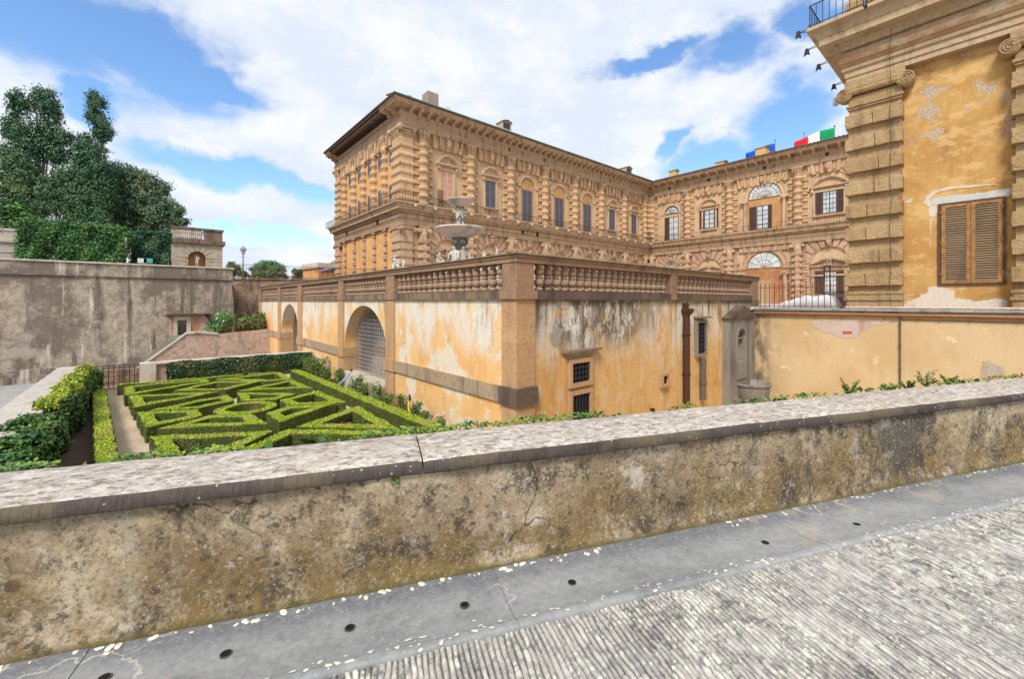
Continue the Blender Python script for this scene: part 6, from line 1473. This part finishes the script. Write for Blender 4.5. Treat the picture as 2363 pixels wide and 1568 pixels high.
# lamp post
x, y, _ = at(561, 58); lp = thing('street_lamp', (x, y, 2.4), 'tall grey street lamp with a glass lantern beyond the rubble wall', 'street lamp'); zt_ = zz(567, 58)
b = MB(); b.path([(x, y, 2.4), (x, y, 3.4)], .16, 8); b.tube((x, y, 3.4), (x, y, zt_-1.3), .09, 8, .06); b.tube((x-.25, y, zt_-1.6), (x+.25, y, zt_-1.6), .03, 5); b.build('pole', plain('lamp_grey', (.22,.25,.30)), lp)
b = MB(); b.lathe(x, y, [(.14, zt_-1.3), (.36, zt_-.6), (.36, zt_-.55)], 6); b.build('lantern', GLASS, lp); b = MB(); b.lathe(x, y, [(.45, zt_-.56), (.25, zt_-.25), (.06, zt_-.1), (.04, zt_)], 6); b.build('lantern_cap', IRONG, lp)
# distant trees beyond the fence (each with its own crown)
for (X, Y, r, sz, d, m, nm, lb) in ((1180, 470, 150, .5, 150, TR5, 'umbrella_pine', 'wide flat-topped umbrella pine beyond the railing, right of the lamp'), (1040, 500, 95, .7, 140, TR3, 'round_tree', 'grey-green rounded tree in front of the umbrella pine, left'), (1200, 500, 90, .6, 138, TR3, 'round_tree', 'grey-green rounded tree in front of the umbrella pine, right'), (790, 500, 75, .7, 140, TR3, 'round_tree', 'low rounded tree left of the street lamp'), (770, 455, 38, .6, 150, TR5, 'umbrella_pine', 'small flat-topped pine left of the street lamp'), (1450, 530, 75, .75, 130, TR2, 'round_tree', 'dark rounded tree between the pine and the far pedimented house'), (1040, 570, 60, .6, 110, ROSE, 'round_bush', 'low round bush just behind the brown railing'), (1600, 565, 90, .3, 140, TR2, 'round_bush', 'low dark bushes left of the far pedimented house'), (900, 545, 60, .5, 125, TR2, 'round_bush', 'dark bush at the foot of the street lamp'), (1120, 560, 110, .5, 132, TR2, 'round_tree', 'dark understorey tree below the umbrella pine, left half'), (1250, 560, 90, .6, 134, TR2, 'round_tree', 'dark understorey tree below the umbrella pine, right half')):
    px, py = c2(X, Y); x, y, _ = at(px, d); z = zz(py, d); R0 = r*.36345*.64177/968*d; rng = [(x+RNG.uniform(-.6, .6)*R0, y+RNG.uniform(-.6, .6)*R0, z-RNG.uniform(-.1, 1.5)*R0*sz, R0*.5, sz) for _ in range(14)]; tree(nm, lb, (x, y, 2.2), rng, 60, .34, m, tr=.4)
# far building with pediment and awning
x0_, y0_, _ = at(735, 105); x1_, y1_, _ = at(800, 118)
fb = thing('pedimented_house', (x0_, y0_, 2.2), 'far cream house with a small pediment, half hidden by the palace', 'building'); ff = Fr((x0_, y0_), (.98, .2), (.2, -.98))
b = MB(); ff.box(b, 0, 16, 2, zz(620, 107), -8, 0); b.build('wall', PL_C, fb); b = MB(); z_ = zz(620, 107); ff.box(b, -.5, 16, z_, z_+.7, -8, .5); ff.box(b, -.3, 16, z_+.7, z_+1.3, -8, .3); ff.poly(b, [(2.5, z_+1.3), (9, z_+1.3), (5.8, z_+3.2)], -4, .3); b.build('cornice', PALES, fb)
aw = thing('awning', (x0_, y0_-5, 2.2), 'dark sloping awning on red posts before the far house', 'awning'); ff = Fr(at(742, 92)[:2], (.8, .6), (.6, -.8)); b = MB(); z1_, z0_ = zz(614, 92), zz(628, 92)
b.hexa([ff.P(0, z0_, 0), ff.P(9, z0_+.5, 0), ff.P(9, z0_+.5, -2), ff.P(0, z0_, -2)], [ff.P(0, z0_+.12, 0), ff.P(9, z1_+1, 0), ff.P(9, z1_+1, -2), ff.P(0, z0_+.12, -2)]); b.build('cloth', SHUTB, aw); b = MB()
for k in range(5): b.tube(ff.P(k*2, 2.2, .1), ff.P(k*2, z0_+.3, .1), .07, 5)
for z in (3.6, 4.6): b.tube(ff.P(0, z, .1), ff.P(9, z, .1), .06, 5)
b.build('post', IRONR, aw)
# ================================================================== ROADSIDE PARAPET AND PAVEMENT
pw = thing('roadside_parapet', par(2, 2.6)+(-1.6,), 'lichen-stained parapet wall with thick stone coping running along the road in front', 'wall')
T0, T1 = -9, 21.5
def pgrid(name, ts, hs, f, m, root): 
    X, Y = np.meshgrid(ts, hs, indexing='ij'); return grid_mesh(name, ts, hs, X, m, fn=f, parent=root)
def pn(t, z, a=1.): return a*np.clip((z+1.60)/.15, .12, 1)*(.010*np.sin(t*2.3+z*1.7)+.006*np.sin(t*5.9-z*4.1)+.004*np.sin(t*17+z*13)+.002*np.sin(t*31-z*23))
def facef(X, Y, Z):
    D = 2.46-.02*(Y+1.6)+pn(X, Y)*1.1-.03*np.exp(-((Y+1.6)/.05)**2); return np.stack([WD[0]*X+ND[0]*D, WD[1]*X+ND[1]*D, Y], -1)
pgrid('wall_face', np.arange(T0, T1, .05), np.linspace(-1.62, -.94, 26), facef, PARA, pw)
b = MB(); b.hexa([(*par(T0, 2.5), -4.9), (*par(T1, 2.5), -4.9), (*par(T1, 2.86), -4.9), (*par(T0, 2.86), -4.9)], [(*par(T0, 2.5), -.97), (*par(T1, 2.5), -.97), (*par(T1, 2.86), -.97), (*par(T0, 2.86), -.97)]); b.build('wall_core', PARA, pw)
# coping stones: rounded section, each a little different
tj = 1.0
px_j = (976-CX_)/F_; tt = 2.44*0; 
def t_of_px(px, D):  # along-parameter where the pixel column meets distance D
    k = (px-CX_)/F_; d = D/(.953-.3035*k); return .953*k*d+.3035*d
joints = [T0, t_of_px(-900, 2.4), t_of_px(-300, 2.4), t_of_px(976, 2.4), t_of_px(1861, 2.4), 9.6, 12.2, 15.0, 18.0, T1]
for i in range(len(joints)-1):
    t0, t1 = joints[i]+.004, joints[i+1]-.004
    prof = [(2.405, -.975), (2.395, -.96), (2.40, -.935), (2.405, -.918), (2.42, -.905), (2.45, -.898), (2.52, -.894), (2.62, -.890), (2.74, -.887), (2.86, -.888), (2.90, -.90), (2.91, -.92), (2.91, -.98)]
    D = np.array([p[0] for p in prof]); Zp = np.array([p[1] for p in prof]); ts = np.arange(t0, t1, .04); ts = np.append(ts, t1)
    X, J = np.meshgrid(ts, np.arange(len(prof)), indexing='ij'); off = random.uniform(-.004, .004)
    endr = np.exp(-((X-t0)/.012)**2)+np.exp(-((X-t1)/.012)**2)
    top = (J >= 3) & (J <= 9)
    Dd = D[J]+.0025*np.sin(X*7+i)*(J < 6)+.002*np.sin(X*23+J); Zd = Zp[J]+off+(.0015*np.sin(X*3)+.001*np.sin(X*13))-.006*endr*top
    me = grid_mesh('coping_stone', ts, np.arange(len(prof)), Zd, COPE, fn=lambda a, b_, z: np.stack([WD[0]*a+ND[0]*Dd, WD[1]*a+ND[1]*Dd, z], -1), parent=pw)
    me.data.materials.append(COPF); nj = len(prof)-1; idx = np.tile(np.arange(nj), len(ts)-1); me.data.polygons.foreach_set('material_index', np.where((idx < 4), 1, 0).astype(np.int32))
# ivy fringe along the back edge
def fringe(label, t0, t1, n, size, up, m, thin=.5):
    t = RNG.uniform(t0, t1, n); dens = .4+.5*np.sin(t*2.1)+.4*np.sin(t*5.3+1)+.3*np.sin(t*13); D = 2.92+np.abs(RNG.normal(0, .06, n)); z = -.90+RNG.normal(0, 1, n)*.012+up*np.clip(dens, 0, 1)*RNG.random(n)-.25*(D-2.95)
    P = np.c_[WD[0]*t+ND[0]*D, WD[1]*t+ND[1]*D, z]; kp = np.clip(dens, 0, 1) > RNG.random(n)*thin; P = P[kp]; N = np.tile((-.1, -.3, 1.), (len(P), 1)); o = quads_mesh('ivy', leaves(P, N, size, .5, .8), m); return tag(o, label, 'ivy')
fringe('bright ivy leaves fringing the back edge of the parapet coping, left half', -4, 2.6, 2600, .014, .03, IVYF)
fringe('bright ivy leaves fringing the back edge of the parapet coping, right half', 2.7, 20, 3800, .013, .012, IVYF, 1.3)
# ivy curtain below, on the garden face
n = 5000; t = RNG.uniform(-4, 20, n); D = 2.93+RNG.random(n)*.22; z = RNG.uniform(-1.9, -.93, n); P = np.c_[WD[0]*t+ND[0]*D, WD[1]*t+ND[1]*D, z]
tag(quads_mesh('ivy', leaves(P, np.tile((.39, .92, .3), (n, 1)), .05, .6), IVY), 'dark ivy hanging on the garden side of the roadside parapet', 'ivy')
for px, h, lb in ((1960, .13, 'small weed sprig on the coping, left of the group by the downpipe'), (2052, .06, 'lowest weed sprig by the yard wall downpipe'), (2136, .16, 'tallest weed sprig behind the coping at the right'), (2190, .10, 'weed sprig behind the coping nearest the right edge'), (2095, .07, 'reddish weed sprig behind the coping at the right')):
    tq = t_of_px(px, 3.0); x, y = par(tq, 3.0); t = thing('weed', (x, y, -.95), lb, 'weed'); h *= 1.15
    P = []; b = MB()
    for s in range(7):
        a = RNG.uniform(0, 6.28); e = (x+.06*math.cos(a)*(1+h), y+.06*math.sin(a)*(1+h), -.93+h*RNG.uniform(.5, 1)); b.tube((x, y, -.95), e, .003, 4)
        for q in np.linspace(.2, 1, 12): P += [(x+(e[0]-x)*q+RNG.normal(0, .009), y+(e[1]-y)*q+RNG.normal(0, .009), -.95+(e[2]+.95)*q) for _ in range(4)]
    b.build('stem', BARK, t); P = np.array(P); quads_mesh('leaves', leaves(P, np.tile((0, -.3, 1.), (len(P), 1)), .011, .7), IVYF, t)
x, y = par(t_of_px(912, 2.42), 2.435); P = np.c_[RNG.normal(x, .016, 90), RNG.normal(y, .012, 90), RNG.normal(-.995, .014, 90)]; tag(quads_mesh('fern_tuft', leaves(P, np.tile((-.3, -.9, .2), (90, 1)), .008, .6), IVYF), 'tiny green fern tuft growing under the parapet coping', 'fern')
# gutter slabs, kerb lip, cobbles
def slabx(M, c):
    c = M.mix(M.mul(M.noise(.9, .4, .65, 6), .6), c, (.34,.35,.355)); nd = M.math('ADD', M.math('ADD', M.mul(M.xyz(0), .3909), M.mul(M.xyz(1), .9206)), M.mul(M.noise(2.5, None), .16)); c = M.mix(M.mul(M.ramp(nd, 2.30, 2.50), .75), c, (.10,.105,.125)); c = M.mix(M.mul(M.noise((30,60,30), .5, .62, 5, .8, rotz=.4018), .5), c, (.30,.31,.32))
    c = M.mix(M.mul(M.noise(70, .56, .64, 4, .8), .35), c, (.42,.42,.42))
    c = M.mix(M.mul(M.crack(.75, .007, (5, 2, 1)), M.noise(.8, .48, .52, off=(11, 1, 1)), .55), c, (.55, .51, .45)); c = M.mix(M.mul(M.noise(1.6, .58, .64, 7, .75, (19, 3, 1)), .35), c, (.42, .36, .28)); M.bump(M.noise(40, None, detail=7, rough=.75), .6, .008); return c
SLAB = stone('gutter_slab', (.26,.27,.28), (.30,.31,.315), (.13,.135,.145), 6, .5, .5, .3, extra=slabx)
RS = [(2.47, -1.590), (2.44, -1.598), (2.38, -1.612), (2.28, -1.622), (2.15, -1.620), (2.05, -1.608), (2.005, -1.598), (1.995, -1.590), (1.955, -1.590), (1.945, -1.60), (1.943, -1.64)]
sj = [T0]+[t_of_px(p, 2.2) for p in (-600, 120, 585, 1166, 1490)]+[t_of_px(1820, 2.25), t_of_px(2330, 2.25), 6.2, 7.6, 9.2, 11, 13, 15, 17, 19, T1]
sj = sorted(sj)
hx = crop(0, 0, 1)
holes = []
for px, py in ((240, 1567), (521, 1511), (807, 1451), (1072, 1398), (1320, 1346), (1766, 1254), (1978, 1212), (2184, 1169)): holes.append(onZ(px, py, -1.62))
for i in range(len(sj)-1):
    ts = np.linspace(sj[i]+.0003, sj[i+1]-.0003, max(4, int((sj[i+1]-sj[i])/.02))); D = np.concatenate([np.linspace(2.475, 2.01, 30), [2.005, 1.998, 1.99, 1.975, 1.96, 1.95, 1.943, 1.94]]); zs = np.interp(-D, [-p[0] for p in RS], [p[1] for p in RS]); zs[-1] = -1.66
    X, Dm = np.meshgrid(ts, D, indexing='ij'); Z = np.tile(zs, (len(ts), 1))+.002*np.sin(X*3+i)+.0015*np.sin(X*11+Dm*20)+random.uniform(-.002, .002)
    ex_ = (X < ts[1])|(X > ts[-2]); Z = Z-.0015*ex_
    grid_mesh('gutter_slab', ts, D, Z, SLAB, fn=lambda a, d_, z: np.stack([WD[0]*a+ND[0]*Dm, WD[1]*a+ND[1]*Dm, z], -1))['kind'] = 'structure'
for j, (x, y) in enumerate(holes):
    b = MB(); b.lathe(x, y, [(.024, -1.63), (.025, -1.6165), (.021, -1.6165), (.02, -1.628)], 16); q = tag(b.build('drain_hole', stone('hole_rim', (.10,.10,.105), (.08,.08,.085), (.04,.04,.045), 20, 0, .4)), None, 'drain hole', 'round drain holes in the grey gutter slabs')
    q['label'] = '%s round drain hole from the left in the grey gutter slabs' % ('first', 'second', 'third', 'fourth', 'fifth', 'sixth', 'seventh', 'eighth')[j]
    b = MB(); b.lathe(x, y, [(.0205, -1.628), (.0205, -1.6158), (.001, -1.6158)], 16); b.build('hole_void', DARKW, q)
# mineral crust and lichen blotches, thin irregular discs
LICH = stone('lime_crust', (.76,.73,.66), (.62,.55,.43), (.38,.33,.26), 30, .6, .4)
b = MB()
def gz(D): return float(np.interp(-D, [-p[0] for p in RS], [p[1] for p in RS]))
def disc(tq, D, r, z, el=1.):
    n = 11; ph = RNG.uniform(0, 6.28); P = []
    for k in range(n):
        a = 2*math.pi*k/n; rr = r*(1+.28*math.sin(2*a+ph)+RNG.uniform(-.15, .15)); tt_, dd = tq+rr*el*math.cos(a), D+rr*.85*math.sin(a); x, y = par(tt_, dd); P.append((x, y, (gz(dd) if dd > 1.945 else -1.600)+.0012))
    x, y = par(tq, D); b.add([(x, y, (gz(D) if D > 1.945 else -1.600)+.004)]+P, [(0, k+1, (k+1) % n+1) for k in range(n)])
for _ in range(230):
    tq = RNG.uniform(-3, 9)
    if math.sin(tq*2.7)+math.sin(tq*1.1+2) > -.9: disc(tq, 2.425-abs(RNG.normal(0, .02)), RNG.uniform(.003, .013)*(1+.5*(tq < 2)), 0, 1.1)
for _ in range(380):
    tq = RNG.uniform(-3, 9)
    if math.sin(tq*1.9)+math.sin(tq*3.1+2) > -.9: disc(tq, 1.995+RNG.normal(0, .022), RNG.uniform(.003, .014), 0, 1.2)
for _ in range(70): disc(RNG.uniform(-3, 9), RNG.uniform(2.0, 2.44), RNG.uniform(.0015, .004), 0)
o = b.build('lime_crust', LICH); o['kind'] = 'stuff'
mo = MB(); 
MOSS = stone('moss', (.16,.13,.035), (.22,.19,.05), (.06,.05,.02), 30, .5, .5, 1)
n = 9000; t = RNG.uniform(-3, 14, n); P = np.c_[WD[0]*t+ND[0]*2.452, WD[1]*t+ND[1]*2.452, -1.596+RNG.random(n)*.010]; o = quads_mesh('moss', leaves(P, np.tile((-.4, -.9, .6), (n, 1)), .005, .7), MOSS); o['kind'] = 'stuff'
# ribbed cobbles: stones set on edge, running across
COB = Mat('edge_cobbles', .85)
tn = COB.n.new('ShaderNodeAttribute'); tn.attribute_name = 'tone'; c = COB.mix(COB.noise(5, .42, .60, 6, .7), (.47,.45,.41), (.31,.30,.28)); c = COB.mix(COB.mul(COB.noise((14, 14, 14), .50, .60, 7, .75, rotz=.4018), .8), c, (.62,.60,.54)); c = COB.mix(COB.mul(COB.noise((20, 17, 9), .56, .61, 7, .75, (7, 7, 7), .4018), .8), c, (.76,.72,.61))
c = COB.mix(COB.mul(COB.noise((18, 18, 9), .53, .58, 7, .75, (17, 7, 7), .4018), .75), c, (.13,.13,.13)); c = COB.mix(COB.mul(COB.noise(1.1, .45, .6, 5, .6, (37,7,7)), .45), c, (.43,.42,.40)); c = COB.mix(COB.mul(COB.voro(24, .26, .18, (1, 1, 1)), COB.noise(4, .48, .56)), c, (.66,.64,.58))
c = COB.hsv(c, COB.ramp(tn.outputs['Fac'], 0, 1, .84, 1.12)); at_ = COB.n.new('ShaderNodeAttribute'); at_.attribute_name = 'joint'; c = COB.mix(COB.mul(at_.outputs['Fac'], .85), c, (.05,.048,.045)); COB.bump(COB.noise(70, None, detail=6, rough=.8), .6, .006); COB = COB.done(c)
def vnoise(x, y, s):
    xi, yi = np.floor(x).astype(int), np.floor(y).astype(int); fx, fy = x-xi, y-yi; fx = fx*fx*(3-2*fx); fy = fy*fy*(3-2*fy)
    def h(a, b_): v = np.sin(a*127.1+b_*311.7+s*74.7)*43758.5453; return v-np.floor(v)
    return (h(xi, yi)*(1-fx)+h(xi+1, yi)*fx)*(1-fy)+(h(xi, yi+1)*(1-fx)+h(xi+1, yi+1)*fx)*fy
def cobbles(t0, t1, d0, d1, st, sd):
    ts = np.arange(t0, t1, st); D = np.arange(d0, d1, sd); X, Y = np.meshgrid(ts, D, indexing='ij')
    warp = .034*vnoise(X*2.2, Y*2.2, 1)+.018*vnoise(X*9, Y*5, 2)+.009*vnoise(X*24, Y*13, 12)
    u = (X+warp)/.0275; row = np.floor(u); fr = u-row; wv = .5+.5*np.cos(2*np.pi*(fr-.5)); rib = np.clip(wv*2.6, 0, 1)**.8
    L = .14; ph = vnoise(np.floor(row*7.0), row*0, 3)*5; seg = (Y/L+ph); fs = seg-np.floor(seg); cross = np.clip(np.minimum(fs, 1-fs)*25, .62, 1)
    hr = vnoise(np.floor(row*3.0), np.floor(seg)*5.0, 5); H = rib*cross; Z = -1.601-.011*(1-H)+.007*(hr-.5)+.006*(vnoise(X*60, Y*40, 6)-.5)+.006*(vnoise(X*20, Y*14, 7)-.5)
    o = grid_mesh('cobbled_road', ts, D, Z, COB, fn=lambda a, d_, z: np.stack([WD[0]*a+ND[0]*d_, WD[1]*a+ND[1]*d_, z], -1)); o['kind'] = 'structure'
    b_ = o.data.attributes.new('tone', 'FLOAT', 'POINT'); b_.data.foreach_set('value', hr.astype(np.float32).ravel()); a = o.data.attributes.new('joint', 'FLOAT', 'POINT'); a.data.foreach_set('value', np.clip(1.7-H*1.5-.8*vnoise(X*6, Y*4, 9)-.4*vnoise(X*30, Y*14, 19), 0, 1).astype(np.float32).ravel()); return o
cobbles(-1.6, 9.0, .3, 1.944, .0048, .009)
sheet('road_bed', [par(-30, 1.93), par(40, 1.93), par(40, -30), par(-30, -30)], -1.63, ASPH, th=.4)
sheet('road_embankment', [par(-30, 2.45), par(T1, 2.45), par(T1, -30), par(-30, -30)], -1.70, ROADD, th=4.9)
# ================================================================== SKY, SUN, CAMERA
W = bpy.data.worlds.new('World'); SC.world = W; W.use_nodes = True; nt = W.node_tree; N_ = nt.nodes; Lk = nt.links; bg = N_['Background']
sky = N_.new('ShaderNodeTexSky'); sky.sky_type = 'NISHITA'; sky.sun_disc = False
SUN_EL, SUN_AZ = 48, None
sv = Vector((-.72, -.42, .0)).normalized(); ce = math.cos(R(SUN_EL)); sdir = Vector((sv.x*ce, sv.y*ce, math.sin(R(SUN_EL))))   # towards the sun
sky.sun_elevation = R(SUN_EL); sky.sun_rotation = math.atan2(sv.x, sv.y); sky.altitude = 100; sky.air_density = 1.0; sky.dust_density = .6; sky.ozone_density = 2.5
def nmath(op, a, b=None, c=None):
    x = N_.new('ShaderNodeMath'); x.operation = op
    for i, v in enumerate((a, b, c)):
        if v is None: continue
        if isinstance(v, (int, float)): x.inputs[i].default_value = v
        else: Lk.new(v, x.inputs[i])
    return x.outputs[0]
def nramp(v, lo, hi, a=0, b=1):
    r = N_.new('ShaderNodeMapRange'); r.interpolation_type = 'SMOOTHSTEP'; r.inputs['From Min'].default_value = lo; r.inputs['From Max'].default_value = hi; r.inputs['To Min'].default_value = a; r.inputs['To Max'].default_value = b; Lk.new(v, r.inputs[0]); return r.outputs[0]
tc = N_.new('ShaderNodeTexCoord'); dirv = tc.outputs['Generated']
def wnoise(sc, det, rough, loc=(0,0,0), src=None, dist=0):
    mp = N_.new('ShaderNodeMapping'); mp.inputs['Scale'].default_value = sc; mp.inputs['Location'].default_value = loc; Lk.new(src or dirv, mp.inputs[0]); t = N_.new('ShaderNodeTexNoise'); t.inputs['Scale'].default_value = 1; t.inputs['Detail'].default_value = det; t.inputs['Roughness'].default_value = rough; t.inputs['Distortion'].default_value = dist; Lk.new(mp.outputs[0], t.inputs['Vector']); return t
wn = wnoise((3.2, 3.2, 5), 6, .6); vs_ = N_.new('ShaderNodeVectorMath'); vs_.operation = 'SUBTRACT'; Lk.new(wn.outputs['Color'], vs_.inputs[0]); vs_.inputs[1].default_value = (.5, .5, .5)
vm = N_.new('ShaderNodeVectorMath'); vm.operation = 'SCALE'; Lk.new(vs_.outputs[0], vm.inputs[0]); vm.inputs['Scale'].default_value = .22
va = N_.new('ShaderNodeVectorMath'); va.operation = 'ADD'; Lk.new(dirv, va.inputs[0]); Lk.new(vm.outputs[0], va.inputs[1])
nz = N_.new('ShaderNodeVectorMath'); nz.operation = 'NORMALIZE'; Lk.new(va.outputs[0], nz.inputs[0])
sp = N_.new('ShaderNodeSeparateXYZ'); Lk.new(nz.outputs[0], sp.inputs[0])
az = nmath('ARCTAN2', sp.outputs[0], sp.outputs[1]); el = nmath('ARCSINE', sp.outputs[2])
def blob(px, py, sx, sy, rot=0):
    """elliptical opening or bank of cloud, given as azimuth / elevation"""
    k = (px-CX_)/F_; h = (HY_-py)/F_; x = k*CU+CV; y = -k*CV+CU; a0 = math.atan2(x, y); e0 = math.atan2(h, math.hypot(1, k)); sa, se = sx/F_/(1+k*k)*1.0, sy/F_/math.sqrt(1+k*k+h*h)
    da = nmath('SUBTRACT', az, a0); de = nmath('SUBTRACT', el, e0); c, s = math.cos(rot), math.sin(rot)
    A = nmath('ADD', nmath('MULTIPLY', da, c/sa), nmath('MULTIPLY', de, s/sa)); B = nmath('ADD', nmath('MULTIPLY', da, -s/se), nmath('MULTIPLY', de, c/se))
    r = nmath('ADD', nmath('MULTIPLY', A, A), nmath('MULTIPLY', B, B)); return nmath('POWER', 2.718, nmath('MULTIPLY', r, -1.))
blue = None
for q in ((80, 20, 420, 190, -.45), (330, 130, 260, 110, -.4), (480, 190, 120, 50, -.2), (560, 400, 260, 42, -.12), (700, 420, 120, 30, -.2), (240, 260, 90, 60, 0), (1480, 140, 150, 22, 0), (1690, 130, 130, 60, 0), (1830, 250, 130, 80, 0), (1560, 345, 60, 22, .3), (1700, 370, 200, 50, 0), (520, 520, 80, 25, 0), (640, 560, 120, 30, 0), (1880, 30, 100, 50, 0), (2100, 200, 150, 120, 0), (-400, 200, 300, 200, 0)):
    v = blob(*q); blue = v if blue is None else nmath('MAXIMUM', blue, v)
n1 = wnoise((4, 4, 8), 9, .62, (3, 1, 2)).outputs[0]; n2 = wnoise((14, 14, 26), 8, .65, (1, 8, 2)).outputs[0]
cover = nmath('SUBTRACT', nmath('ADD', 1.0, nmath('MULTIPLY', nmath('SUBTRACT', n1, .5), 1.5)), nmath('MULTIPLY', blue, 1.45)); cover = nmath('ADD', cover, nmath('MULTIPLY', nmath('SUBTRACT', n2, .5), .5))
mask = nramp(cover, -.08, .82)
shade = nramp(nmath('ADD', wnoise((5, 5, 9), 7, .6, (7, 7, 2)).outputs[0], nmath('MULTIPLY', nmath('SUBTRACT', n2, .5), .4)), .36, .64)
def cmix(f, a, b):
    x = N_.new('ShaderNodeMix'); x.data_type = 'RGBA'
    if isinstance(f, (int, float)): x.inputs[0].default_value = f
    else: Lk.new(f, x.inputs[0])
    for i, v in ((6, a), (7, b)):
        if isinstance(v, tuple): x.inputs[i].default_value = (*v, 1)
        else: Lk.new(v, x.inputs[i])
    return x.outputs[2]
cl = cmix(shade, (4.7, 5.15, 5.9), (5.9, 6.0, 6.1))
hs_ = N_.new('ShaderNodeHueSaturation'); hs_.inputs['Saturation'].default_value = 1.12; hs_.inputs['Value'].default_value = 1.5; Lk.new(sky.outputs[0], hs_.inputs['Color'])
Lk.new(cmix(nmath('MULTIPLY', mask, .97), hs_.outputs[0], cl), bg.inputs['Color']); bg.inputs['Strength'].default_value = .1
sun = bpy.data.lights.new('sun', 'SUN'); sun.energy = 2.3; sun.angle = R(16); sun.color = (1, .95, .87); so = bpy.data.objects.new('sun', sun); COL.objects.link(so); so.rotation_euler = sdir.to_track_quat('Z', 'Y').to_euler()
cam = bpy.data.cameras.new('camera'); co = bpy.data.objects.new('camera', cam); COL.objects.link(co); SC.camera = co
cam.sensor_width = 36; cam.sensor_fit = 'HORIZONTAL'; cam.lens = 36*F_/2363; cam.shift_y = -(784-696)/2363; cam.clip_start = .05; cam.clip_end = 3000
co.location = (0, 0, 0); co.rotation_euler = (R(90), 0, -math.atan2(CV, CU))
SC.view_settings.view_transform = 'Standard'; SC.view_settings.look = 'None'; SC.view_settings.exposure = .75; SC.view_settings.gamma = 1
